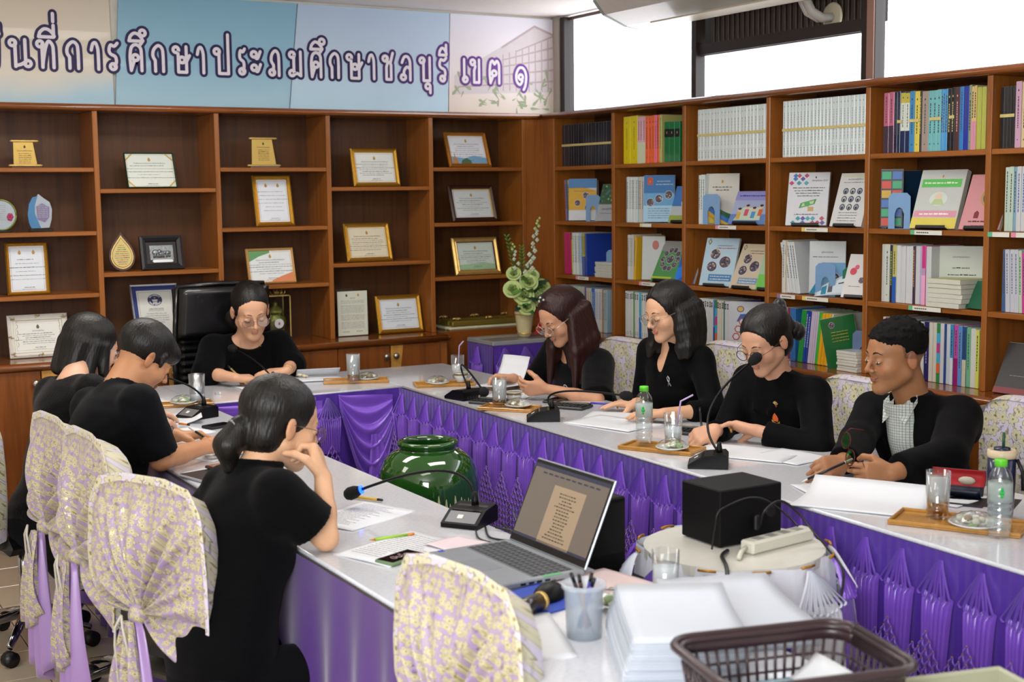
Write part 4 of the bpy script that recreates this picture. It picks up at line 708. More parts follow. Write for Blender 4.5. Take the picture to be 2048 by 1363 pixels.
def p_arcs(p, w, h):
    tear(p, 0, h*.83, .014, -.001, M_emb); WL(p, w, h, .72, .2, .8, '33333a', .02); WL(p, w, h, .66, .3, .7, '33333a', .02)
    for k, c in enumerate(['1f5a3a', '2a6ab0', 'c89a1e', 'c8a83a']): Q(p, w, h, [(0, .5-.1*k)]+[(a/8, .5-.1*k-.34*math.sin(math.pi*a/16)) for a in range(1, 9)]+[(1, 0), (0, 0)], c, 1+k*.2)
def p_ring(p, w, h, base='4a8a4a'):
    Q(p, w, h, REC(0, .75, 1, 1), '8a8c84'); photo(p, w, h, .5, .55, .14, 7)
    for k in range(10): a = k*.628; photo(p, w, h, .5+.3*math.cos(a), .55+.23*math.sin(a), .09, 10+k, 5)
    Q(p, w, h, REC(.0, .08, .8, .12), 'b0c030', 2)
def p_bluephotos(p, w, h, c1='a9c4d4', c2='3f78a8'):
    Q(p, w, h, [(.06, .92), (.12, .85), (.18, .92), (.12, .99)], '1f4a80', 1.5); Q(p, w, h, [(.08, .92), (.12, .875), (.16, .92), (.12, .965)], 'd0b860', 1.8); TX(p, w, h, 'รายงานผลการดำเนินงาน', .83, .009, '2a3a5a', .6); WL(p, w, h, .78, .35, .95, 'a03a3a', .018)
    photo(p, w, h, .35, .66, .15, 21); photo(p, w, h, .68, .5, .17, 22); photo(p, w, h, .3, .4, .15, 23); Q(p, w, h, REC(.25, .1, .95, .24), c2, 1.5); WL(p, w, h, .19, .3, .9, 'e0e8f0', .016); WL(p, w, h, .13, .3, .9, 'e0e8f0', .016)
def p_plain(p, w, h): TX(p, w, h, 'เอกสารประกอบ', .8, .011, '44444a'); WL(p, w, h, .62, .3, .7, '44444a', .02); WL(p, w, h, .5, .2, .85, '44444a', .02); WL(p, w, h, .3, .45, .6, '44444a', .03)
def p_navygreen(p, w, h):
    for k in range(4): WL(p, w, h, .7-.06*k, .25, .75, 'c0a83a', .012)
    photo(p, w, h, .3, .85, .08, 31); photo(p, w, h, .6, .2, .09, 32)
def p_white_blue(p, w, h): Q(p, w, h, REC(.35, .1, 1, .6), '6a9cc0'); photo(p, w, h, .7, .3, .15, 33); Q(p, w, h, [(0, 0), (.4, .45), (.4, .3), (.15, 0)], '1f7a9a', 2); TX(p, w, h, 'คู่มือการนิเทศ', .78, .010, '1f2a40', .5); WL(p, w, h, .7, .1, .8, '33333a')
def p_blue(p, w, h): Q(p, w, h, [(0, 0), (1, .5), (1, .7), (0, .4)], '2a7ae0', 1.3)
def p_redflower(p, w, h): Q(p, w, h, CIR(.25, .6, .12), 'c03048', 2); Q(p, w, h, CIR(.35, .7, .08), 'd05070', 2.5); WL(p, w, h, .25, .2, .6, '55555c'); photo(p, w, h, .6, .4, .1, 40)
BKW, BKH = .176, .243
booklet(-.345, Z2, .165, .234, .006, 'b8bcc0', 'yellow and blue magazine standing behind a blue bookend in the corner bay', p_yellowblue, .02, 40, .06, False)
booklet(-.625, Z2, .15, .215, .03, 'b4b6b8', 'grey booklet with forest cover leaning in the corner bay', p_greymag, .35, 18, .03, False)
booklet(-1.06, Z2, .172, BKH, .01, '7ab0d0', 'blue newsletter with orange badge and round photos', p_news, .05, 32, .07, False)
booklet(-1.30, Z2, .16, .2, .012, 'a9b0b4', 'partly hidden blue booklet with green corner leaning at the bay end', lambda p, w, h: (Q(p, w, h, REC(0, .45, 1, 1), '3a70b0'), Q(p, w, h, REC(0, 0, 1, .2), '8a9a40', 1.2), Q(p, w, h, CIR(.6, .55, .25), 'c8d0d4', 2)), .4, 15, .03)
booklet(-1.56, Z2, .172, BKH, .006, 'c6c4bc', 'white report with curved colour bands behind a blue bookend', p_arcs, .04, 30, .09, False)
booklet(-1.81, Z2, .215, .175, .014, '9aa4c4', 'wide cartoon children booklet on a black stand', p_cartoon, .48, 12, .03)
booklet(-2.205, Z2, .19, BKH, .018, 'c8cbd0', 'white booklet with coloured diamonds and money drawing', p_money, .22, 30, .05)
booklet(-2.475, Z2, .165, .245, .035, 'c6c8c6', 'white booklet with nine round portraits', p_photos, .36, 10, .03)
booklet(-2.745, Z2, .09, .24, .008, '2a2c3a', 'booklet with rows of coloured icons', lambda p, w, h: [Q(p, w, h, REC(.05+.48*c, .03+.16*r, .47+.48*c, .16+.16*r), ['c04030', '2f9a6a', '3a6ab0', 'c09a30'][(r+c) % 4], 1.5) for r in range(6) for c in range(2)], .02, 35, .03, False)
booklet(-2.965, Z2, .205, .25, .03, 'bcc0bc', 'tilted white booklet with green pink and yellow bands', p_greenpink, .36, 10, .03)
booklet(-3.20, Z2, .17, .235, .02, 'c88a8e', 'salmon pink booklet leaning at the end of the fifth bay', p_pink, .45, 12, .03)
booklet(-1.01, Z3, .13, .23, .006, 'b9bfc0', 'plain white cover leaning beside the amber booklets', lambda p, w, h: Q(p, w, h, CIR(.6, .8, .15), 'b06a60', 2), .05, 30, .07, False)
booklet(-1.16, Z3, .18, .235, .022, '4a8a4a', 'green magazine ringed with photographs', p_ring, .5, 8, .02)
booklet(-1.315, Z3, .14, .2, .012, '2a5ab0', 'blue booklet leaning behind the green magazine', p_blue, .4, 8, .04, False)
booklet(-1.57, Z3, .195, .243, .016, 'a9c4d4', 'pale blue booklet with round photographs in a plastic sleeve', p_bluephotos, .30, 16, .04)
booklet(-1.80, Z3, .172, .235, .03, 'c4b69c', 'beige booklet with round photographs', lambda p, w, h: p_bluephotos(p, w, h, 'c4b69c', '7a90a8'), .48, 8, .02)
booklet(-1.945, Z3, .12, .19, .014, '9ab89a', 'green and white booklet cut off by the divider', lambda p, w, h: Q(p, w, h, REC(0, 0, 1, .4), '6ab850'), .35, 10, .04)
booklet(-2.31, Z3, .165, .237, .006, 'c0c6c8', 'white and blue handbook leaning after the white reports', p_white_blue, .03, 30, .085, False)
booklet(-2.53, Z3, .14, .2, .012, 'c8c6c4', 'white booklet with a red flower at the bay end', p_redflower, .4, 14, .04)
booklet(-3.04, Z3, .17, .235, .003, 'bcc2b8', 'curled grey white cover standing behind the thick stack', p_plain, .02, 30, .12, False)
booklet(-3.185, Z3, .12, .12, .006, '1a5a40', 'small dark green folder leaning beside the thick stack', None, .5, -10, .02, False)
booklet(-1.79, ZCN, .2, .243, .01, 'b9bcc2', 'white science booklet with red hexagons', lambda p, w, h: (Q(p, w, h, CIR(.3, .85, .09), '2a3a80', 2), Q(p, w, h, CIR(.3, .85, .07), 'c8a050', 2.5), Q(p, w, h, [(.2, .6), (.95, .62), (.85, .78), (.3, .75)], '2a5aa0', 1.5), [Q(p, w, h, CIR(a, b, .1, .8, 6), 'b03a2a', 2) for a, b in ((.25, .45), (.35, .6), (.2, .3))], [Q(p, w, h, CIR(a, b, .07, .8, 6), 'c0c4ca', 3) for a, b in ((.25, .45), (.35, .6), (.2, .3))]), .03, 34, .07, False)
booklet(-2.46, ZCN, .15, .225, .008, '14602c', 'dark green folder with gold text leaning on the yellow binders', p_navygreen, .02, 60, .06, False, roll=-10)
booklet(-3.405, ZCN, .17, .21, .02, '2c2a2a', 'dark grey report with red foot leaning in the last bay', lambda p, w, h: (Q(p, w, h, REC(0, 0, 1, .12), '7a2a30', 1.2), WL(p, w, h, .35, .3, .8, '8a8a8a')), .5, 5, .0, False)
# ---------------------------------------------------------------- bookends
def bookend(y, z, label, col='6f94bd', x=.04, yaw=30, h=.148, w=.090):
    t = thing('bookend', label, 'bookend', T((x, y, z+.001), rz=R(-90+yaw)))
    m = pm('bookend_'+col, col, .35, metal=.2, coat=.3); o = [(-w/2, 0), (-w/2, h-.015), (-w/2+.015, h), (w/2-.015, h), (w/2, h-.015), (w/2, 0)]; i = [(-.018, 0), (-.019, h*.42), (-.011, h*.56), (0, h*.60), (.011, h*.56), (.019, h*.42), (.018, 0)]
    k = MB(); pts = o+i[::-1]; k.prism(pts[::-1], -.0015, .0015, m, RX); k.build('upright', None, t); MB().box((-w/2, .002, 0), (w/2, .09, .002), m).build('foot', None, t)
bookend(-.485, Z2, 'blue metal bookend before the yellow magazine'); bookend(-1.565, Z2, 'blue metal bookend before the curved band report', x=.02); bookend(-2.80, Z2, 'blue metal bookend beside the coloured icons', x=.02)
bookend(-.57, Z3, 'blue metal bookend behind the paper stack', x=.12); bookend(-1.00, Z3, 'blue metal bookend behind the green magazine', x=.11); bookend(-2.36, Z3, 'blue metal bookend before the white and blue handbook', x=.03); bookend(-2.47, Z3, 'green metal bookend behind the fallen brochure', '14694a', x=.1, h=.13, w=.11)
bookend(-1.87, ZCN, 'grey blue bookend before the science booklet', '5f7590', x=.03); bookend(-2.545, ZCN, 'grey blue bookend at the end of the binders', '5f6f90', x=.08, h=.17)
# ---------------------------------------------------------------- lying stacks: every booklet is a thing
def stack(x, y, z, n, w, d, th, cols, label, group, rz=0, jit=.004, bulge=0):
    z0 = z+.001; rg = random.Random(int(-y*1000)); first = {}
    for k in range(n):
        c = cols[k % len(cols)]; tt = th*rg.uniform(.8, 1.15) if th > .012 else th
        b = MB(); m = pm('cover_'+c, c, .4, coat=.2, var=.04); b.box((-w/2, -d/2, 0), (w/2, d/2, tt), m, bev=.0008).box((-w/2-.0006, -d/2-.0006, .001), (w/2-.002, d/2+.0006, tt-.001), pages())
        o = b.build('stacked_booklet', None, M=T((x+rg.uniform(-jit, jit), y+rg.uniform(-jit, jit), z0), rz=rz+rg.uniform(-.03, .03))); tag(o, label if k < n-1 else 'topmost of the '+label.replace('booklet in', 'booklets in'), 'booklet', group); z0 += tt+.0006
stack(.11, -.615, Z3, 12, .18, .165, .0065, ['b8bcc0', 'c4c6c8'], 'thin white booklet in the lying stack of the corner bay', 'lying papers in the corner bay')
stack(.085, -3.07, Z3, 6, .19, .17, .019, ['c2c6cc', 'b9bec6', 'c6c8c8', 'c0c4ca', 'bfc4ca', 'a8ac60'], 'thick white book in the stack of the fifth bay', 'thick lying books in the fifth bay', jit=.006)
stack(.06, -2.555, ZCN, 7, .16, .12, .012, ['b9bac0', 'c4c2c8'], 'white booklet in the stack by the grey bookend', 'lying booklets on the lowest shelf')
# fallen brochure, half open
t = thing('brochure', 'white and teal brochure fallen half open on the third shelf', 'brochure', T((.03, -2.44, Z3+.03), rz=R(-62)))
m = pm('brochure_paper', 'bcc8d0', .3, coat=.4)
MB().grid(lambda u, v: ((u-.5)*.23, .02+.03*v, -.028+.13*v*(.25+.75*u)+.010*math.sin(u*3)), 12, 6, m, thick=.0012).build('page', None, t)
p = MB(); fn = lambda u, v: ((u-.5)*.23, .02+.03*v-.0008, -.028+.13*v*(.25+.75*u)+.010*math.sin(u*3)+.0004)
for (u0, u1, v0, v1, c) in [(.12, .22, .1, .8, '1f7a98'), (.25, .34, .2, .9, '4a4a58'), (.6, .85, .72, .92, '5a90b0'), (.7, .78, .74, .9, 'a98a3a'), (.45, .8, .6, .66, '1a1a22')]:
    p.add([fn(u0, v0), fn(u1, v0), fn(u1, v1), fn(u0, v1)], [(0, 1, 2, 3)], pm('print_'+c, c, .4))
p.build('print', None, t)
# ================================================================ TABLES, SKIRTS
def satin(name, c, c2, rough=.28, sheen=.3, bumpy=.15):
    m = pm(name, c, rough, var=.1, nscale=4, col2=c2, sheen=sheen, bump=bumpy, bscale=14, spec=.8); return m
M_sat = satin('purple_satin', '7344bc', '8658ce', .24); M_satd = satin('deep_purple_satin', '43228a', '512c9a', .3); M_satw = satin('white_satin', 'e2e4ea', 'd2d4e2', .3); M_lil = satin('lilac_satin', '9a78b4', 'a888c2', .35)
M_thread = pm('dark_smocking_gap', '1c0d3a', .7); M_bead = pm('gold_bead', 'a8853a', .35, metal=.7)
M_cloth = pm('white_damask_cloth', 'bfc2c8', .16, coat=.45, var=.03); ns, L, b = nodes(M_cloth); N = ns.new
tc = N('ShaderNodeTexCoord'); v1 = N('ShaderNodeTexVoronoi'); v1.inputs['Scale'].default_value = 42; v1.inputs['Randomness'].default_value = .25; L(tc.outputs['Object'], v1.inputs[0])
r_ = ramp(N, L, v1.outputs['Distance'], [(.0, 'd0d2d8'), (.38, 'cdcfd5'), (.5, 'c6c8cf'), (.62, 'ccced4')]); L(r_.outputs[0], b.inputs['Base Color'])
bp = N('ShaderNodeBump'); bp.inputs['Strength'].default_value = .10; bp.inputs['Distance'].default_value = .001; L(v1.outputs['Distance'], bp.inputs['Height']); L(bp.outputs[0], b.inputs['Normal'])
M_tleg = pm('grey_steel', '55585c', .4, metal=.7)
def table(name, label, pts, legs):
    t = thing(name, label, 'table'); z = .75
    MB().prism(pts, z-.03, z-.004, pm('table_board', '8b8474', .6)).build('board', None, t)
    MB().prism(pts, z-.0035, z, M_cloth).build('tablecloth', None, t)
    mb = MB(); ring_ = [(x, y) for x, y in pts]; n = len(ring_)
    for k in range(n): a, c = ring_[k], ring_[(k+1) % n]; mb.tube([(a[0], a[1], z-.006), (c[0], c[1], z-.006)], .006, M_cloth, 8)
    mb.build('cloth_edge', None, t)
    for x, y in legs: MB().tube([(x, y, 0), (x, y, z-.03)], .016, M_tleg, 10).build('leg', None, t)
xin = lambda y: -1.475-.030*(-1.14-y)
table('conference_table', 'long right hand conference table under pale damask cloth along the bookcase', [(-.93, -5.9), (-.93, -.5), (-1.470, -.5), (-1.470, -1.14), (xin(-5.9), -5.9)], [(-1.0, -.6), (-1.4, -1.2), (-1.0, -3.2), (-1.45, -3.2), (-1.0, -5.8), (-1.5, -5.8)])
table('conference_table', 'head conference table where the woman in front of the leather chair sits', [(-2.428, -1.14), (-1.474, -1.14), (-1.474, -.5), (-2.428, -.5)], [(-2.35, -.58), (-1.55, -.58), (-2.35, -1.05), (-1.55, -1.05)])
table('conference_table', 'near side conference table with the open laptop on it', [(-2.95, -5.9), (-2.43, -5.9), (-2.43, -1.14), (-2.432, -1.14), (-2.432, -.5), (-2.95, -.5)], [(-2.88, -.6), (-2.5, -.6), (-2.88, -3.2), (-2.5, -3.2), (-2.88, -5.8), (-2.5, -5.8)])
# ---- pleated cluster (local: x along the edge, -y outwards, z=0 at the table edge)
def loop_ribbon(mb, x0, x1, z1, mat, d0=.004, d1=.03, w=.0085, z0=-.008):
    P = []; n = 9
    for k in range(n+1):
        t = k/n; P.append((x0+(x1-x0)*t-w*t**1.5, z0+(z1-z0)*t))
    for k in range(5):
        a = math.pi*(k+.5)/5; P.append((x1-w*math.cos(a), z1-w*1.0*math.sin(a)))
    for k in range(n, -1, -1):
        t = k/n; P.append((x0+(x1-x0)*t+w*t**1.5, z0+(z1-z0)*t))
    vs = []; m = len(P)
    for k, (x, z) in enumerate(P):
        t = (z-z0)/(z1-z0); dd = d0+(d1-d0)*min(1, max(0, t))**.7; vs += [(x, -max(.001, dd-.006), z), (x, -dd, z), (x*1.0, -dd-.0012, z)]
    fs = []
    for k in range(m-1): fs += [(3*k, 3*k+1, 3*k+4, 3*k+3), (3*k+1, 3*k+2, 3*k+5, 3*k+4)]
    mb.add(vs, fs, mat, True)
def cluster(mat, n=5, W_=.060, h=.105, drop=.25, taper=.72, dep=.034, seed=0):
    mb = MB(); rg = random.Random(seed)
    for k in range(n):
        f = (k-(n-1)/2)/((n-1)/2); loop_ribbon(mb, f*.006, f*W_*.9, -h*(1-.10*abs(f))-rg.uniform(0, .006), mat, .006, dep*(1-.25*abs(f)), w=W_/n*.86)
    nf = n+2; zs = [-h*1.0, -h*1.18, -h*1.6, -h-drop*.6, -h-drop]   # hanging folds under the fan
    vs, fs = [], []; m = nf*4+1
    for r, z in enumerate(zs):
        tt = r/(len(zs)-1); wid = W_*(1-(1-taper)*tt)
        for k in range(m):
            u = k/(m-1); x = (2*u-1)*wid; ph = u*nf*math.pi; a = (1-abs(((u*nf) % 1)*2-1))**.7
            vs.append((x, -.004-(dep*.95-.008*tt)*(1-.35*abs(2*u-1))*a*(.25, .8, .95, 1, 1)[r], z+.006*math.sin(ph)*(r == 0)))
    for r in range(len(zs)-1):
        for k in range(m-1): fs.append((r*m+k, r*m+k+1, (r+1)*m+k+1, (r+1)*m+k))
    mb.add(vs, fs, mat, True); return mb
def smock(mat, W_=.070, z0=-.20, rows=11, cell=.020):
    """diamond lattice with gold beads, widening downwards"""
    mb = MB(); bd = MB()
    for r in range(rows):
        cnt = 1+min(r, 5); zz = z0-r*cell*1.15
        for k in range(cnt):
            x = (k-(cnt-1)/2)*cell*1.25; y = -.034
            for s in (-1, 1):
                if abs(x+s*cell*.62) <= W_: mb.tube([(x, y, zz), (x+s*cell*.31, y-.007, zz-cell*.57), (x+s*cell*.625, y, zz-cell*1.15)], [.0018, .0028, .0018], mat, 5, cap=False)
            bd.ball((x, y-.004, zz), .0026, M_bead, 6)
    mb.v = mb.v; return mb, bd
def skirt_run(name, label, p0, p1, n, mat, matd, zt=.744, drop=.20, W_=.050, h=.100, dep=.034, folds=4, skip=0, sm=True, amp=.012, top=0, first=0):
    a, b_ = V(p0+(0,)), V(p1+(0,)); d = (b_-a); Ln = d.length; d.normalize(); rz = math.atan2(d.y, d.x)
    t = thing(name, label, 'table skirt', Matrix.Translation((a.x, a.y, zt)) @ Matrix.Rotation(rz, 4, 'Z'))
    pitch = Ln/n; nu = n*14; zz = zt-.01
    def fn(u, v):
        x = u*Ln; s = x/pitch*2*math.pi
        w = amp*(.25+.75*min(1, max(0, (v-.42)*3)))*math.sin(s*folds+1.7*math.sin(v*5))*(0 if v < .02 else 1) + (.006*math.sin(s) if v > .1 else 0)
        flare = -.03*max(0, v-.5)
        return (x, -.006+w*.8+flare-.012, -v*zz)
    MB().grid(fn, nu, 12, matd, thick=0).build('backing', None, t)
    c = cluster(mat, W_=W_, h=h, drop=drop, dep=dep); cm = None; sb = bb = None
    for k in range(first, n):
        M = Matrix.Translation(((k+.5)*pitch, -.022, -.012)) @ Matrix.Rotation(random.uniform(-.05, .05), 4, 'Y')
        if cm is None:
            cm = c.build('pleat_cluster', None, t, M)
            if sm: s_, q_ = smock(mat); sb = s_.build('smocking', None, t, Matrix.Translation(((n+.5)*pitch, -.034, 0))); bb = q_.build('bead_row', None, t, Matrix.Translation(((n+.5)*pitch, -.034, 0)), kind='stuff')
        else:
            o = cm.copy(); COL.objects.link(o); o.matrix_basis = M
        if sm:
            for pr in (sb, bb):
                for off in (.5, 0):
                    o = pr.copy(); COL.objects.link(o); o.matrix_basis = Matrix.Translation(((k+off)*pitch, -.034 if off == .5 else -.012, -.05*(off == 0)+.005))
    return t
yn = -5.13; skirt_run('table_skirt', 'purple satin table skirt gathered in fans along the long right table', (-1.474, -1.145), (xin(yn), yn), 30, M_sat, M_satd)
# swagged skirt of the head table: cluster posts plus hanging swags
t = thing('table_skirt', 'purple satin swag skirt on the head table above the green jar', 'table skirt', (-2.43, -1.144, .744))
MB().grid(lambda u, v: (u*.955, -.010+.006*math.sin(u*60+2*math.sin(v*4))*(.3+v), -v*.73), 120, 8, M_satd).build('backing', None, t)
cb = cluster(M_sat, n=9, W_=.062, h=.10, drop=.16, dep=.045)
for x in (.0, .575, .945): 
    cb.build('pleat_cluster', None, t, Matrix.Translation((x, -.02, -.008)))
    s_, q_ = smock(M_sat, z0=-.22, rows=8); s_.build('smocking', None, t, Matrix.Translation((x, -.02, -.01))); q_.build('bead_row', None, t, Matrix.Translation((x, -.02, -.01)), kind='stuff')
def swag(x0, x1, dz, d0, nfold, sgn):
    def fn(u, v):
        x = x0+(x1-x0)*u; sag = math.sin(math.pi*u)**.9
        zz = -.012-v*(.05+dz*sag)-(.02+.10*v)*(u if sgn > 0 else 1-u)
        f = math.sin(v*nfold*2*math.pi+u*2.0)
        return (x, -.016-.020*(sag**.5)*(1+.9*f)*(.3+v)-.01*v, zz+.006*f)
    return fn
MB().grid(swag(.06, .52, .30, 0, 5, -1), 40, 60, M_sat).build('swag', None, t); MB().grid(swag(.63, .90, .33, 0, 5.5, 1), 40, 60, M_sat).build('swag', None, t); MB().grid(swag(.02, .55, .16, 0, 3, 1), 40, 40, M_sat).build('swag', None, t)
def tail(u, v): w = .05+.13*v; return (.80+w*(u-.5)+.03*v, -.045-.015*math.sin(u*16)*v-.02*v, -.20-.30*v-.08*u*v)
MB().grid(tail, 40, 10, M_sat).build('swag_tail', None, t)
# outer side of the near table: plain hanging satin
t = thing('table_skirt', 'plain hanging purple satin on the outer side of the near table', 'table skirt', (-2.956, -.5, .745))
def hang(u, v): s = u*5.2; return (-.014-.024*(.04+.96*v)*(1+math.sin(s*34+1.6*math.sin(s*5)))-.014*math.sin(s*11)*v, -s, -v*.735)
MB().grid(hang, 520, 14, satin('plum_purple_satin', '451c74', '522888', .34)).build('drape', None, t)
# ---- white and purple skirted pedestal with octagonal top
t = thing('side_table', 'round pedestal under white cloth with white and purple fans holding the black woofer', 'side table', (-2.03, -4.25, 0)); r0 = .222
top = [(r0*1.02*math.cos(R(a)), r0*1.02*math.sin(R(a))) for a in range(0, 360, 12)]
MB().prism(top, .735, .76, pm('ivory_cloth', 'cbc9c0', .4, coat=.3, bump=.3, bscale=30)).build('top', None, t)
def drum(u, v): a = u*2*math.pi; w = (1+.05*math.cos(a*8))*(r0+.012+.05*v)+.006*math.sin(a*64)*v; return (w*math.cos(a), w*math.sin(a), .758-.745*v)
MB().grid(drum, 256, 10, M_satw).build('skirt', None, t)
cw = cluster(M_satw, n=9, W_=.085, h=.10, drop=.32, dep=.05, taper=.95); cp = cluster(M_sat, n=8, W_=.066, h=.095, drop=.34, dep=.05, taper=.95, seed=3)
for k in range(12):
    a = R(-84+30*k); M = Matrix.Rotation(a+math.pi/2, 4, 'Z') @ Matrix.Translation((0, -r0-.022, .757))
    (cw if k % 2 == 0 else cp).build('white_fan' if k % 2 == 0 else 'purple_fan', None, t, M @ Matrix.Rotation(-.10, 4, 'X'))
    MB().tube([(-.022, 0, .001), (0, -.004, .002), (.022, 0, .001)], .0035, pm('gold_ribbon', 'a8741e', .4, metal=.4), 6).build('gold_tie', None, t, M)
# ---- flower pedestal
t = thing('flower_stand', 'square pedestal with purple pleated skirt under the flower vase', 'side table', (-.37, -.32, 0))
MB().box((-.235, -.15, .815), (.235, .15, .84), pm('grey_marble_top', '8f9094', .2, coat=.4), bev=.004).build('top', None, t)
def sq(u, v):
    x = -.23+.46*u; return (x-.015*v*(1 if u < .5 else -1)*0, -.145-.02*v+.006*math.sin(u*110)*v, .815-.8*v)
MB().grid(sq, 150, 8, M_satd).build('skirt', None, t)
def sq2(u, v): return (-.235-.02*v+.006*math.sin(u*60)*v, .14-.29*u, .815-.8*v)
MB().grid(sq2, 80, 8, M_satd).build('skirt_side', None, t)
c3 = cluster(M_sat, n=8, W_=.058, h=.10, drop=.3, dep=.03, taper=.85)
for x in (-.17, -.04, .1, .2): c3.build('pleat_cluster', None, t, Matrix.Translation((x, -.16, .81)))
c3.build('pleat_cluster', None, t, Matrix.Translation((-.245, 0, .81)) @ Matrix.Rotation(-math.pi/2, 4, 'Z'))
# ================================================================ GREEN GLAZED JAR
t = thing('glazed_jar', 'large dark green glazed jar with cream dripped base in the middle', 'jar', (-2.0, -2.47, 0))
def jar_mat():
    m = pm('green_drip_glaze', '0f3a12', .07, coat=1); ns, L, b = nodes(m); N = ns.new
    tc = N('ShaderNodeTexCoord'); sp = N('ShaderNodeSeparateXYZ'); L(tc.outputs['Object'], sp.inputs[0]); at = N('ShaderNodeMath'); at.operation = 'ARCTAN2'; L(sp.outputs['Y'], at.inputs[0]); L(sp.outputs['X'], at.inputs[1])
    n = N('ShaderNodeTexNoise'); n.noise_dimensions = '1D'; n.inputs['Scale'].default_value = 15; n.inputs['Detail'].default_value = .5; L(at.outputs[0], n.inputs['W'])
    ma = N('ShaderNodeMath'); ma.operation = 'MULTIPLY_ADD'; ma.inputs[1].default_value = -.16; ma.inputs[2].default_value = .62; L(n.outputs['Fac'], ma.inputs[0])
    gt = N('ShaderNodeMath'); gt.operation = 'GREATER_THAN'; L(sp.outputs['Z'], gt.inputs[0]); L(ma.outputs[0], gt.inputs[1])
    n2 = N('ShaderNodeTexNoise'); n2.inputs['Scale'].default_value = 3; n2.inputs['Detail'].default_value = 5; L(tc.outputs['Object'], n2.inputs[0]); r = ramp(N, L, n2.outputs['Fac'], [(.35, '0c2e0e'), (.55, '1c4a16'), (.75, '2c5a1c')])
    mx = N('ShaderNodeMix'); mx.data_type = 'RGBA'; mx.inputs['A'].default_value = lin('b0ad88'); L(r.outputs[0], mx.inputs['B']); L(gt.outputs[0], mx.inputs['Factor']); L(mx.outputs['Result'], b.inputs['Base Color']); return m
prof = [(.11, 0), (.125, .02), (.15, .2), (.175, .38), (.187, .48), (.191, .56), (.188, .62), (.176, .67), (.155, .705), (.130, .726), (.110, .736), (.102, .739), (.103, .745), (.109, .750), (.112, .758), (.109, .767), (.100, .770), (.090, .764), (.086, .752), (.09, .725), (.15, .66), (.17, .55), (.15, .2), (.1, .03)]
MB().lathe([(r, z-.018) for r, z in prof], jar_mat(), 64).build('body', None, t)
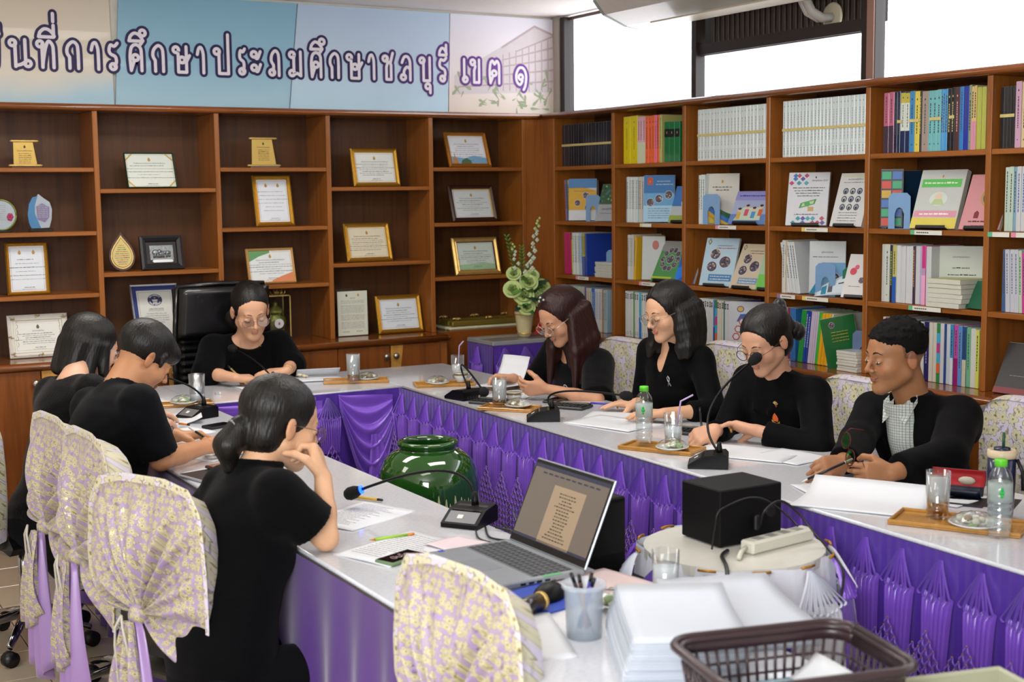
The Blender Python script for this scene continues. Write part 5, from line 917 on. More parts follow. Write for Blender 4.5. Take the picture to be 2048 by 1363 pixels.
# ================================================================ OFFICE CHAIRS WITH LACE COVERS
def lace(name, base='a68cba', gold='c3b98c', sc=17, fill=.42):
    """lilac satin under floral lace: five petalled flowers scattered on the cloth, small sprigs between them"""
    m = pm(name, base, .5, sheen=.2); ns, L, b = nodes(m); N = ns.new
    def math_(op, a, b_=None, c=None):
        n = N('ShaderNodeMath'); n.operation = op
        for i, v in enumerate((a, b_, c)):
            if v is None: continue
            if isinstance(v, (int, float)): n.inputs[i].default_value = v
            else: L(v, n.inputs[i])
        return n.outputs[0]
    tc = N('ShaderNodeTexCoord'); sp = N('ShaderNodeSeparateXYZ'); L(tc.outputs['Object'], sp.inputs[0]); cb = N('ShaderNodeCombineXYZ'); L(sp.outputs['Y'], cb.inputs[0]); L(math_('MULTIPLY_ADD', sp.outputs['X'], .8, sp.outputs['Z']), cb.inputs[1]); wn = N('ShaderNodeTexNoise'); wn.inputs['Scale'].default_value = 38; L(cb.outputs[0], wn.inputs[0]); wv = N('ShaderNodeVectorMath'); wv.operation = 'MULTIPLY_ADD'; wv.inputs[1].default_value = (.012, .012, 0); L(wn.outputs['Color'], wv.inputs[0]); L(cb.outputs[0], wv.inputs[2]); cb = wv
    v = N('ShaderNodeTexVoronoi'); v.voronoi_dimensions = '2D'; v.inputs['Scale'].default_value = sc; v.inputs['Randomness'].default_value = .55; L(cb.outputs[0], v.inputs[0])
    d = N('ShaderNodeVectorMath'); d.operation = 'SUBTRACT'; L(cb.outputs[0], d.inputs[0]); L(v.outputs['Position'], d.inputs[1]); ds = N('ShaderNodeSeparateXYZ'); L(d.outputs[0], ds.inputs[0])
    th = math_('ARCTAN2', ds.outputs['Y'], ds.outputs['X']); cs = N('ShaderNodeSeparateXYZ'); L(v.outputs['Color'], cs.inputs[0])
    pet = math_('ABSOLUTE', math_('COSINE', math_('MULTIPLY_ADD', th, 2.5, math_('MULTIPLY', cs.outputs['X'], 6.0)))); rp = math_('MULTIPLY_ADD', pet, .24, fill-.16); rr = math_('DIVIDE', v.outputs['Distance'], rp)
    ins = ramp(N, L, rr, [(.0, (1,1,1,1)), (.98, (1,1,1,1)), (1.0, (0,0,0,1))]); colr = ramp(N, L, rr, [(.0, '8a7a3a'), (.16, '8f8048'), (.24, 'cfc8aa'), (.66, gold), (.84, 'd2ccb0'), (.95, '867a4c')])
    v3 = N('ShaderNodeTexVoronoi'); v3.feature = 'DISTANCE_TO_EDGE'; v3.voronoi_dimensions = '2D'; v3.inputs['Scale'].default_value = sc*3.1; L(cb.outputs[0], v3.inputs[0]); nz = N('ShaderNodeTexNoise'); nz.inputs['Scale'].default_value = sc*1.6; L(cb.outputs[0], nz.inputs[0])
    e = math_('MULTIPLY', math_('LESS_THAN', v3.outputs['Distance'], .075), math_('GREATER_THAN', nz.outputs['Fac'], .47))
    mx0 = N('ShaderNodeMix'); mx0.data_type = 'RGBA'; mx0.inputs['A'].default_value = lin(base); mx0.inputs['B'].default_value = lin(gold); L(e, mx0.inputs['Factor'])
    mx = N('ShaderNodeMix'); mx.data_type = 'RGBA'; L(mx0.outputs['Result'], mx.inputs['A']); L(ins.outputs[0], mx.inputs['Factor']); L(colr.outputs[0], mx.inputs['B']); L(mx.outputs['Result'], b.inputs['Base Color'])
    sq_ = N('ShaderNodeTexNoise'); sq_.inputs['Scale'].default_value = 70; sq_.inputs['Detail'].default_value = 0; L(tc.outputs['Object'], sq_.inputs[0]); gl = math_('MULTIPLY', math_('GREATER_THAN', sq_.outputs['Fac'], .70), .7); L(gl, b.inputs['Metallic'])
    hh = math_('MAXIMUM', ins.outputs[0], e); bp = N('ShaderNodeBump'); bp.inputs['Strength'].default_value = .35; bp.inputs['Distance'].default_value = .0015; L(hh, bp.inputs['Height']); L(bp.outputs[0], b.inputs['Normal']); return m
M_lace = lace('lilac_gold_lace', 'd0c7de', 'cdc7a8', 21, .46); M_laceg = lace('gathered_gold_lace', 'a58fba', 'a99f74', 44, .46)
M_pu = pm('black_leatherette', '0c0c0e', .32, coat=.3, bump=.25, bscale=160); M_chrome = pm('chrome', 'b0b2b5', .12, metal=1)
def chair_back_outline(th):   # th 0..1 from lower right over the top to lower left, knot at origin
    pts = [(.215, .03), (.240, .07), (.243, .14), (.228, .25), (.185, .315), (.09, .335), (-.09, .335), (-.185, .315), (-.228, .25), (-.243, .12), (-.245, -.02), (-.225, -.17)]
    f = th*(len(pts)-1); i = min(int(f), len(pts)-2); g = f-i; return (pts[i][0]*(1-g)+pts[i+1][0]*g, pts[i][1]*(1-g)+pts[i+1][1]*g)
def covered_chair(M, label, gather=True, seed=0, group=None):
    """local: sitter faces +x, backrest centre at x=-.02, floor z=0; the back (room side) looks to -x"""
    rg = random.Random(seed); t = thing('office_chair', label, 'chair', M, group)
    MB().box((.02, -.22, .40), (.46, .22, .46), M_pu, bev=.03).build('seat', None, t)
    zt = .94 if gather else .945
    mb = MB(); mb.box((-.02, -.17, .50), (.03, .17, zt-.10), M_pu, bev=.03); mb.build('backrest', None, t)
    MB().tube([(.2, 0, .15), (.2, 0, .40)], .025, M_chrome, 12).build('gas_lift', None, t)
    for k in range(5):
        a = R(72*k+20+seed*13); ex, ey = .2+.27*math.cos(a), .27*math.sin(a)
        MB().tube([(.2, 0, .13), (.2+.14*math.cos(a), .14*math.sin(a), .105), (ex, ey, .075)], [.028, .02, .015], M_chrome if seed % 2 else M_black, 8, flat=.6).build('base_arm', None, t)
        cs = MB().tube([(ex, ey-.02, .03), (ex, ey+.02, .03)], .029, M_black, 14).build('caster', None, t)
    if gather:
        kz = .62; K = V((-.055, 0, kz))
        def fn(u, v):      # u around, v knot->rim
            X, Z = chair_back_outline(u); s = v**.85
            fold = math.sin(u*math.pi*17+seed+2.2*math.sin(u*7+seed))*.5+math.sin(u*math.pi*37+1+seed)*.35
            amp = .036*math.sin(math.pi*min(1, v*.93+.07))*(1-.35*v)
            depth = -.060+.020*s-.022*math.sin(math.pi*s)*(1 if Z > 0 else .6)+fold*amp
            return (depth, X*s*(1+.0*fold), kz+Z*s)
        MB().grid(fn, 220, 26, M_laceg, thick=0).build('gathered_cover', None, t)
        def front(u, v):
            X, Z = chair_back_outline(u); return (.045+.0*v if v < .9 else .045-(v-.9)*.9, X*v*1.0, kz+Z*v)
        MB().grid(front, 60, 12, M_lace).build('front_cover', None, t)
        def side(u, v): X, Z = chair_back_outline(u); f = fn(u, 1); g = front(u, 1); return (f[0]+(g[0]-f[0])*v+.0, X*(1+.05*math.sin(math.pi*v)), kz+Z+.022*math.sin(math.pi*v)*max(0, min(1, (Z-.1)*6)))
        MB().grid(side, 60, 5, M_lace).build('cover_edge', None, t)
        mb = MB(); mb.ball((-.072, 0, kz), (.026, .03, .028), M_laceg, 12); mb.build('knot', None, t)
        mb = MB(); mb.tube([(-.125, .0, kz+.012), (-.13, .022, kz-.02), (-.125, .034, kz-.07), (-.12, .036, kz-.14), (-.118, .03, kz-.20)], .0035, pm('white_cord', 'c4bfb4', .5), 6); mb.tube([(-.125, 0, kz+.012), (-.132, -.012, kz-.015), (-.128, -.02, kz-.06), (-.12, -.022, kz-.11)], .0035, pm('white_cord', 'c4bfb4', .5), 6); mb.build('tie_cord', None, t)
        def tl(w0, w1, ln, sh, a, nf, ph, xo): 
            def f(u, v):
                w = w0+(w1-w0)*v**.7; s = 2*u-1; fd = math.sin(s*nf+ph+1.3*math.sin(v*3))*a*(.3+.7*v)
                return (xo+fd-.02*math.sin(v*2.5), s*w+sh*v, kz-.01-ln*v*(1-.14*abs(s)*rg_c)-.03*s*v)
            return f
        rg_c = 1
        MB().grid(tl(.02, .10, .32, .01, .020, 11, seed, -.105), 60, 14, M_laceg, thick=.001).build('lace_tail', None, t)
        MB().grid(tl(.018, .115, .48, -.03, .024, 9, seed+1, -.085), 60, 14, M_lil, thick=.001).build('satin_tail', None, t)
    else:
        def shell(u, v):
            X, Z = chair_back_outline(u); 
            return (.05-.004*math.sin(u*23)*v, X*v, .62+Z*v)
        MB().grid(lambda u, v: (.052-.03*max(0, v-.8)*5*.2+.003*math.sin(u*20+v*9), (2*u-1)*.245*(1-.10*max(0, v-.85)/.15*(abs(2*u-1)**4)), .46+.485*v-.035*(abs(2*u-1)**6)*v), 30, 24, M_lace).build('front_cover', None, t)
        MB().grid(lambda u, v: (.052-.10*v, (2*u-1)*.245*(1-.10*(abs(2*u-1)**4)), .945-.035*(abs(2*u-1)**6)+.012*math.sin(math.pi*v)), 30, 6, M_lace).build('top_edge', None, t)
        MB().grid(lambda u, v: (-.048+.004*math.sin(u*30), -(2*u-1)*.245*(1-.10*max(0, v-.85)/.15*(abs(2*u-1)**4)), .46+.485*v-.035*(abs(2*u-1)**6)*v), 30, 20, M_lace).build('back_cover', None, t)
        for s in (-1, 1): MB().grid(lambda u, v: (.052-.10*u, s*.245, .46+.45*v), 4, 10, M_lace).build('side_cover', None, t)
        MB().tube([(.36, s*.26, .62) for s in (1,)]+[(.2, .27, .64), (.04, .26, .62), (.02, .25, .45)], .016, M_black, 8).build('armrest', None, t)
    return t
NW = Matrix.Diagonal((1, .88, 1, 1))
covered_chair(T((-3.29, -2.50, .0), rz=R(6), sc=1.0) @ NW, 'lace covered chair of the woman with bobbed hair', seed=1)
covered_chair(T((-3.29, -2.97, .0), rz=R(4), sc=1.02) @ NW, 'lace covered chair of the man in the black polo shirt', seed=2)
covered_chair(T((-3.275, -3.50, .0), rz=R(26), sc=.98) @ NW, 'lace covered chair of the woman leaning on her hand', seed=3)
covered_chair(T((-2.965, -4.60, .0), rz=R(8), sc=.97) @ NW, 'empty lace covered chair in the foreground pushed to the laptop table', seed=4)
covered_chair(T((-3.48, -1.80, .0), rz=R(20), sc=.98) @ NW, 'lace covered chair cut off by the left picture edge', seed=5)
for k, (y, lab) in enumerate([(-1.47, 'lace covered chair behind the woman with ribbon brooch'), (-2.29, 'lace covered chair behind the woman with the orange jacket emblem'), (-3.05, 'lace covered chair between the jacket emblem woman and the man'), (-3.87, 'lace covered chair at the right edge behind the man')]):
    covered_chair(T((-.38, y, .0), rz=R(180), sc=[.975, 1.03, .96, .98][k]), lab, gather=False, seed=k)
# ================================================================ BLACK LEATHER EXECUTIVE CHAIR
t = thing('executive_chair', 'high backed black leather chair with horizontal ribs behind the head table', 'chair', T((-2.06, -.30, 0), rz=R(2)))
MB().box((-.25, -.30, .42), (.25, .12, .50), M_pu, bev=.03).build('seat', None, t)
mb = MB().grid(lambda u, v: ((2*u-1)*.225*(1-.05*v), -.02+.03*abs(2*u-1)**2-.02*v, .96+.24*v+.0*u), 12, 8, M_pu, thick=-.06); mb.ball((0, .01, 1.08), (.215, .035, .125), M_pu, 16); mb.build('headrest', None, t)
mb = MB()
for s in (-1, 1): mb.tube([(s*.235, .0, .56), (s*.24, .01, .8), (s*.236, .0, 1.0), (s*.225, -.01, 1.2)], [.012, .014, .014, .012], M_pu, 8)
mb.tube([(-.225, -.01, 1.203), (0, -.015, 1.212), (.225, -.01, 1.203)], .014, M_pu, 8); mb.box((-.23, .02, .56), (.23, .06, 1.2), M_pu, bev=.01); mb.build('back_shell', None, t)
rb_ = MB().box((-.218, -.035, 0), (.218, .03, .034), M_pu, bev=.014)
for k in range(10): rb_.build('rib', None, t, Matrix.Translation((0, 0, .585+.037*k)))
for s in (-1, 1): MB().tube([(s*.27, .0, .52), (s*.28, -.0, .68), (s*.28, -.08, .71), (s*.28, -.28, .70)], .02, M_black, 8).build('armrest', None, t)
MB().tube([(0, -.08, .1), (0, -.08, .42)], .03, M_chrome, 12).build('gas_lift', None, t)
for k in range(5): a = R(72*k); MB().tube([(0, -.08, .1), (.3*math.cos(a), -.08+.3*math.sin(a), .06)], [.03, .02], M_black, 8).build('base_arm', None, t)
# ================================================================ PEOPLE  (bodies grown as one signed-distance surface each)
class SDF:
    def __init__(s, lo, hi, h):
        s.h = h; s.lo = np.array(lo, np.float32); s.n = np.ceil((np.array(hi)-s.lo)/h).astype(int)+1; s.D = np.full(tuple(s.n), .05, np.float32)
        s.ax = [s.lo[i]+h*np.arange(s.n[i], dtype=np.float32) for i in range(3)]
    def sl(s, lo, hi, pad):
        a = np.clip(np.floor((np.array(lo)-pad-s.lo)/s.h).astype(int), 0, s.n-1); b = np.clip(np.ceil((np.array(hi)+pad-s.lo)/s.h).astype(int)+1, 1, s.n)
        if np.any(b <= a): return None, None
        S_ = tuple(slice(a[i], b[i]) for i in range(3)); X = s.ax[0][S_[0]][:, None, None]; Y = s.ax[1][S_[1]][None, :, None]; Z = s.ax[2][S_[2]][None, None, :]; return S_, (X, Y, Z)
    def put(s, S_, d, k, sub=False, inter=None):
        A = s.D[S_]
        if inter is not None: d = np.maximum(d, inter)
        if sub: d = -d; h = np.maximum(k-np.abs(A-d), 0)/max(k, 1e-6); s.D[S_] = np.maximum(A, d)+h*h*k*.25
        else: h = np.maximum(k-np.abs(A-d), 0)/max(k, 1e-6); s.D[S_] = np.minimum(A, d)-h*h*k*.25
    def cone(s, a, b, ra, rb, k=.015, sub=False, cut=None):
        a, b = np.array(a, np.float32), np.array(b, np.float32); r = max(ra, rb); S_, P = s.sl(np.minimum(a, b), np.maximum(a, b), r+k+.02)
        if S_ is None: return
        ab = b-a; L2 = float(ab@ab)+1e-9; t = np.clip(((P[0]-a[0])*ab[0]+(P[1]-a[1])*ab[1]+(P[2]-a[2])*ab[2])/L2, 0, 1)
        d = np.sqrt((P[0]-a[0]-ab[0]*t)**2+(P[1]-a[1]-ab[1]*t)**2+(P[2]-a[2]-ab[2]*t)**2)-(ra+(rb-ra)*t)
        it = None
        if cut is not None: c, n = cut; n = np.array(n)/np.linalg.norm(n); it = (P[0]-c[0])*n[0]+(P[1]-c[1])*n[1]+(P[2]-c[2])*n[2]
        s.put(S_, d.astype(np.float32), k, sub, it)
    def ell(s, c, r, M=None, k=.015, sub=False):
        c = np.array(c, np.float32); R3_ = np.eye(3) if M is None else np.array(M); R_ = max(r); S_, P = s.sl(c, c, R_+k+.015)
        if S_ is None: return
        q = [sum((P[j]-c[j])*R3_[j, i] for j in range(3)) for i in range(3)]
        k0 = np.sqrt(sum((q[i]/r[i])**2 for i in range(3))); k1 = np.sqrt(sum((q[i]/r[i]**2)**2 for i in range(3)))+1e-6
        s.put(S_, (k0*(k0-1)/k1).astype(np.float32), k, sub)
    def mesh(s):
        D = s.D; I = D < 0; n = I.shape
        c = [I[i:n[0]-1+i, j:n[1]-1+j, k:n[2]-1+k] for i in (0, 1) for j in (0, 1) for k in (0, 1)]
        anyc = np.logical_or.reduce(c); allc = np.logical_and.reduce(c); act = anyc & ~allc; idx = np.argwhere(act); ids = np.full(act.shape, -1, np.int32); ids[act] = np.arange(len(idx))
        acc = np.zeros((len(idx), 3)); cnt = np.zeros(len(idx)); x, y, z = idx.T
        for ax in range(3):
            o = [(0, 0, 0)]; u, v = [q for q in range(3) if q != ax]
            for a in (0, 1):
                for b in (0, 1):
                    off = [0, 0, 0]; off[u] = a; off[v] = b; o2 = list(off); o2[ax] = 1
                    d0 = D[x+off[0], y+off[1], z+off[2]]; d1 = D[x+o2[0], y+o2[1], z+o2[2]]; m = (d0 < 0) != (d1 < 0); t = np.where(m, d0/(d0-d1+1e-12), 0)
                    P = np.zeros((len(idx), 3)); P[:, ax] = t; P[:, u] = a; P[:, v] = b; acc[m] += P[m]; cnt[m] += 1
        V_ = (idx+acc/cnt[:, None])*s.h+s.lo; F = []
        for ax in range(3):
            u, v = [(1, 2), (2, 0), (0, 1)][ax]
            sl0 = [slice(0, n[q]-1) if q == ax else slice(1, n[q]-1) for q in range(3)]; sl1 = [slice(1, n[q]) if q == ax else slice(1, n[q]-1) for q in range(3)]
            A, B = I[tuple(sl0)], I[tuple(sl1)]; e = np.argwhere(A != B); base = e.copy()
            for q in range(3):
                if q != ax: base[:, q] += 1
            fl = A[tuple(e.T)]
            def g(du, dv): b2 = base.copy(); b2[:, u] -= du; b2[:, v] -= dv; return ids[tuple(b2.T)]
            q4 = np.stack([g(1, 1), g(0, 1), g(0, 0), g(1, 0)], 1); q4[~fl] = q4[~fl][:, ::-1]; F.append(q4)
        F = np.concatenate(F); F = F[(F >= 0).all(1)]
        for _ in range(1):   # light smoothing
            nb = np.zeros_like(V_); cn = np.zeros(len(V_)); 
            for a, b in ((0, 1), (1, 2), (2, 3), (3, 0)): np.add.at(nb, F[:, a], V_[F[:, b]]); np.add.at(cn, F[:, a], 1); np.add.at(nb, F[:, b], V_[F[:, a]]); np.add.at(cn, F[:, b], 1)
            V_ = V_*.5+.5*nb/np.maximum(cn, 1)[:, None]
        return V_, F
def np_mesh(name, V_, F, mat, parent, off, colors=None, largest=False):
    me = bpy.data.meshes.new(name); V_ = V_-np.array(off); me.vertices.add(len(V_)); me.vertices.foreach_set('co', V_.astype(np.float32).ravel()); me.loops.add(F.size); me.loops.foreach_set('vertex_index', F.astype(np.int32).ravel())
    me.polygons.add(len(F)); me.polygons.foreach_set('loop_start', np.arange(0, F.size, 4, dtype=np.int32)); me.polygons.foreach_set('use_smooth', np.ones(len(F), bool)); me.update(calc_edges=True); me.validate()
    if colors is not None:
        ca = me.color_attributes.new('Col', 'FLOAT_COLOR', 'POINT'); ca.data.foreach_set('color', np.c_[colors, np.ones(len(colors))].astype(np.float32).ravel())
    me.materials.append(mat); return link(name, me, parent)
def skin_mat():
    m = vc_mat('skin', .48, spec=.4, bump=.15); ns, L, b = nodes(m); b.inputs['Subsurface Weight'].default_value = .12; b.inputs['Subsurface Scale'].default_value = .01; b.inputs['Subsurface Radius'].default_value = (1, .35, .2); return m
M_skin = skin_mat()
def cloth_mat(name, c, rough=.75, sheen=.25, bump=.5, bs=500, var=.15): return pm(name, c, rough, sheen=sheen, bump=bump, bscale=bs, var=var, spec=.10)
def hair_mat(name, c, c2):
    m = pm(name, c, .42, col2=c2, nscale=60, stretch=(1, 1, .06), bump=.8, bscale=240, spec=.4); return m
M_hair = hair_mat('black_hair', '0b0a0b', '17130f'); M_hairr = hair_mat('reddish_brown_hair', '1c0c0a', '341510'); M_hairs = pm('short_black_hair', '080707', .7, bump=1, bscale=420, spec=.2)
nrm = lambda a: np.array(a, float)/np.linalg.norm(a)
def frame_from(fwd, up=(0, 0, 1), roll=0):
    f = nrm(fwd); r = nrm(np.cross(f, up)); u = np.cross(r, f); c, s = math.cos(roll), math.sin(roll); r2 = r*c+u*s; u2 = u*c-r*s; return np.stack([r2, f, u2], 1)   # columns right, fwd, up
def ik(a, b, l1, l2, pole):
    a, b = np.array(a), np.array(b); d = b-a; L_ = np.linalg.norm(d); L_ = min(L_, (l1+l2)*.995); u = nrm(d); x = (l1*l1-l2*l2+L_*L_)/(2*L_); hgt = math.sqrt(max(l1*l1-x*x, 1e-6)); p_ = np.array(pole)-u*(np.array(pole)@u); return a+u*x+nrm(p_)*hgt
def rot(v, ax, a): ax = nrm(ax); return v*math.cos(a)+np.cross(ax, v)*math.sin(a)+ax*(ax@v)*(1-math.cos(a))
def hand(G, w, f, n, side, curl=(.3, .3, .35, .4), thumb=.3, s=.92, spread=.06, tips=None):
    """w wrist, f towards the fingers, n out of the palm, side +1: thumb on f x n side"""
    w = np.array(w, float); f = nrm(f); n = np.array(n, float); n = nrm(n-f*(n@f)); t = np.cross(f, n)*side; k_ = []
    for q, lat in enumerate((.027, .009, -.009, -.025)):
        kn = w+f*(.082-.004*abs(q-1)**1.3)*s+t*lat*s-n*.004*s; G.cone(w+t*lat*.55*s+f*.008, kn, .0125*s, .0112*s, .012); k_.append(kn)
    G.ell(w+f*.045*s+n*.004, (.036*s, .045*s, .014*s), np.stack([t, f, n], 1), .012)
    tipsout = []
    for q, (kn, ln) in enumerate(zip(k_, (.070, .078, .073, .056))):
        d = nrm(f+t*spread*(1.5-q)); p = kn; cc = curl[q]
        for j, (seg, r0, r1) in enumerate(((.46, .0092, .0085), (.30, .0085, .0078), (.26, .0078, .0066))):
            d = rot(d, np.cross(d, n), cc*(1.0, 1.15, .7)[j]); e = p+d*ln*seg*s; G.cone(p, e, r0*s, r1*s, .004); p = e
        tipsout.append(p)
    p = w+f*.018*s+t*.022*s+n*.006*s; d = nrm(f*.72+t*.62+n*.35)
    for j, (ln, r0, r1) in enumerate(((.040, .0145, .0115), (.032, .0110, .0100), (.026, .0098, .0080))):
        e = p+d*ln*s; G.cone(p, e, r0*s, r1*s, .007); p = e; d = nrm(rot(d, np.cross(d, n), thumb*.8)-t*thumb*.55)
    tipsout.append(p); return tipsout
def head_world(H, B, s): return lambda x, y, z: np.array(H)+B @ (np.array((x, y, z))*s)
def build_person(spec):
    s = spec.get('s', .93); hs = spec.get('hs', 1.0); H = np.array(spec['head']); N0 = np.array(spec['neck']); male = spec.get('male', False)
    hb = frame_from(spec['face'], roll=spec.get('roll', 0)); P = head_world(H, hb, hs)
    tf = nrm(spec['torso']); tf[2] = 0; pel = np.array(spec['pelvis']); up = nrm(N0-pel); rt = nrm(np.cross(tf, up)); fw = np.cross(up, rt); TB = np.stack([rt, fw, up], 1)
    tw = spec.get('tw', 1.0)*s; sw = spec.get('sw', .158 if not male else .175)*s
    shR = N0+rt*sw-up*.055*s; shL = N0-rt*sw-up*.055*s
    if 'shR' in spec: shR = np.array(spec['shR'])
    if 'shL' in spec: shL = np.array(spec['shL'])
    l1, l2 = .262*s, .232*s; arms = {}
    for key, sh, sd in (('R', shR, 1), ('L', shL, -1)):
        a = spec['arm'+key]; wr = np.array(a['w']); el = np.array(a['e']) if 'e' in a else ik(sh, wr, l1, l2, a.get('pole', rt*sd*.5-up*.8-fw*.2))
        d = wr-el; L_ = np.linalg.norm(d); arms[key] = (sh, el, wr, a, sd)
    root = link('person', None, None, Matrix.Translation((pel[0], pel[1], 0)), spec['label'], 'person'); off = (pel[0], pel[1], 0)
    pts = [H, N0, pel]+[q for k in arms for q in arms[k][:3]]; lo = np.min(pts, 0)-.20; hi = np.max(pts, 0)+.20; lo[2] = pel[2]-.12; h = spec.get('h', .0042)
    G = SDF(lo, hi, h); c = TB
    # core
    G.ell(N0-up*.15*s+fw*.005, (.135*tw, .085*tw, .14*s), c, .03); G.ell(N0-up*.33*s, (.115*tw, .085*tw, .15*s), c, .04); G.ell(pel+up*.04, (.145*tw, .10*tw, .10*s), c, .04)
    for sd, sh in ((1, shR), (-1, shL)): G.cone(N0-up*.03*s, sh, .042*s, .040*s, .03); G.cone(N0+rt*sd*.02-up*.1*s+fw*.03, sh-up*.04, .06*s, .045*s, .03)
    nr = .048 if male else .043
    G.cone(N0-up*.02, P(0, -.022, -.055), nr*s*1.08, nr*hs, .02); G.cone(N0-up*.03, P(0, -.03, -.02), nr*s*1.1, nr*hs*.95, .02)
    # head
    E = lambda cx, r, k=.012, sub=False, M=hb: G.ell(P(*cx), tuple(q*hs for q in r), M, k*hs, sub); C = lambda a, b, ra, rb, k=.012: G.cone(P(*a), P(*b), ra*hs, rb*hs, k*hs)
    jw = 1.08 if male else 1.0
    E((0, -.018, .036), (.073, .091, .079), .02); E((0, .028, .032), (.060, .056, .056), .02); E((0, .028, -.03), (.058*jw, .056, .068), .02)
    for q in (-1, 1): C((q*.046*jw, -.002, -.05), (q*.012, .060, -.094), .020, .017, .03); E((q*.036, .052, -.030), (.024, .026, .024), .02)
    E((0, .068, -.096), (.018, .015, .015), .015); C((-.030, .076, .019), (.030, .076, .019), .0085, .0085, .018)
    for q in (-1, 1): E((q*.031, .097, .000), (.017, .012, .010), .014, True)
    for q in (-1, 1): E((q*.031, .0745, -.002), (.0140, .0135, .0115), .005)
    C((0, .084, .010), (0, .104, -.026), .0062, .0085, .012); E((0, .104, -.030), (.0095, .0095, .008), .006)
    for q in (-1, 1): E((q*.0125, .094, -.034), (.0075, .0085, .0065), .005)
    E((0, .0865, -.0580), (.019, .0070, .0042), .005); E((0, .0850, -.0665), (.015, .0072, .0048), .004); E((0, .099, -.0625), (.020, .005, .0016), .003, True)
    for q in (-1, 1):
        eb = hb @ np.array([[math.cos(q*.35), -math.sin(q*.35), 0], [math.sin(q*.35), math.cos(q*.35), 0], [0, 0, 1]]); E((q*.078, -.012, -.006), (.0065, .017, .031), .006, M=eb); E((q*.085, -.006, -.002), (.004, .009, .017), .003, True, M=eb)
    # arms, hands
    ra, rb_, rc, rd = (.043, .036, .036, .026) if male else (.037, .031, .031, .0225)
    for key in arms:
        sh, el, wr, a, sd = arms[key]; G.cone(sh, el, ra*s, rb_*s, .015); G.cone(el, el+(wr-el)*.45, rc*s, rc*s*.92, .012); G.cone(el+(wr-el)*.4, wr, rc*s*.92, rd*s, .012)
        if a.get('f') is not None: a['tips'] = hand(G, wr, a['f'], a['n'], a.get('side', sd), a.get('curl', (.3, .3, .35, .4)), a.get('thumb', .3), s*a.get('hsz', 1), a.get('spread', .06))
    V_, F = G.mesh()
    q = (V_-H) @ hb/hs; base = np.array(lin(spec.get('skin', 'c99a78'))[:3]); col = np.tile(base, (len(V_), 1)); col *= (1+.05*np.sin(V_[:, 0:1]*70)*np.sin(V_[:, 2:3]*60)) 
    def paint(mask, c, a): col[mask] = col[mask]*(1-a)+np.array(lin(c)[:3])*a
    fr = q[:, 1] > .03; ax_ = np.abs(q[:, 0])
    paint(fr & (ax_ < .019-.25*np.abs(q[:, 2]+.0625)) & (q[:, 2] < -.0545) & (q[:, 2] > -.0715) & (q[:, 1] > .078), spec.get('lips', 'a8585a'), .5)
    paint(fr & (ax_ > .024) & (ax_ < .055) & (np.abs(q[:, 2]+.028) < .016), 'c8705a', .12); paint((ax_ > .070) & (np.abs(q[:, 2]) < .035) & (q[:, 1] < .02), 'b86a50', .25)
    if male: paint((q[:, 2] > .0) & (q[:, 1] < .02+(.06-q[:, 2])*-.2) & (ax_ < .2) & (q[:, 2] < .13) & (q[:, 1] > -.12), '1a1412', spec.get('stub', .45))
    body = np_mesh('body', V_, F, M_skin, root, off, col)
    # ---- eyes: closed lids get a lash line, open ones a small eyeball
    mb = MB(); hm = Matrix([list(hb[i]*hs)+[H[i]-off[i]] for i in range(3)]+[[0, 0, 0, 1]])
    for qd in (-1, 1): 
        mb.tube([hm @ V((qd*(.0185+.025*u), .0885-.0075*(2*u-1)**2-.003*u, -.0075-.0035*math.sin(math.pi*u)+.003*u)) for u in (0, .17, .33, .5, .67, .83, 1)], [.0005, .0010, .0013, .0014, .0014, .0012, .0007], pm('lashes', '0e0b0a', .6), 6)
    mb.build('eyelashes', None, root)
    mb = MB()
    for qd in (-1, 1): mb.tube([hm @ V((qd*(.013+.033*u), .0868-.014*u*u+.001, .0205+.006*math.sin(math.pi*min(1, u*1.15)))) for u in (0, .2, .4, .6, .8, 1)], [x_*(1.7 if male else 1.1) for x_ in (.0012, .0022, .0024, .0021, .0015, .0006)], pm('brow_hair', '17110e', .7), 6, flat=.5)
    mb.build('eyebrows', None, root)
    if spec.get('eyes'):
        mb = MB()
        for qd in (-1, 1): mb.ball((qd*.031, .0848, -.0045), (.0105, .0036, .0040), pm('eye_white', 'b0a89e', .2, coat=.5), 14, hm); mb.ball((qd*.031+spec['eyes'][0], .0862, -.0042), (.0042, .0030, .0040), pm('iris', '160f0c', .15, coat=1), 10, hm)
        mb.build('eyes', None, root)
    # ---- glasses
    if spec.get('glasses'):
        gc, rr, rx = spec['glasses']; gm = pm('spectacle_'+gc, gc, .25, metal=.8); fm = MB(); lm = MB(); zc = spec.get('gz', -.006); yc = .103
        for qd in (-1, 1):
            pts_ = [hm @ V((qd*.033+rr*rx*math.cos(a*math.pi/12), yc-.10*abs(qd*.033+rr*math.cos(a*math.pi/12))**1.0*.18, zc+rr*.9*math.sin(a*math.pi/12))) for a in range(25)]
            fm.tube(pts_, spec.get('gt', .0011), gm, 6); lm.add([tuple(p) for p in pts_[:-1]], [tuple(range(24))], glass('spectacle_lens', rough=.03, amt=.5))
            fm.tube([hm @ V((qd*(.033+rr*rx), yc-.008, zc+.004)), hm @ V((qd*.074, .07, .004)), hm @ V((qd*.080, -.005, .006)), hm @ V((qd*.079, -.02, -.012))], .0011, gm, 6)
        fm.tube([hm @ V((-.033+rr*rx, yc-.002, zc+.006)), hm @ V((0, yc+.003, zc+.009)), hm @ V((.033-rr*rx, yc-.002, zc+.006))], .0011, gm, 6)
        g = fm.build('glasses', None, root); lm.build('lens', None, g)
    # ---- hair, in head space
    hg = SDF((-.22, -.26, -.42 if spec.get('long') else -.24), (.22, .16, .17), .0048)
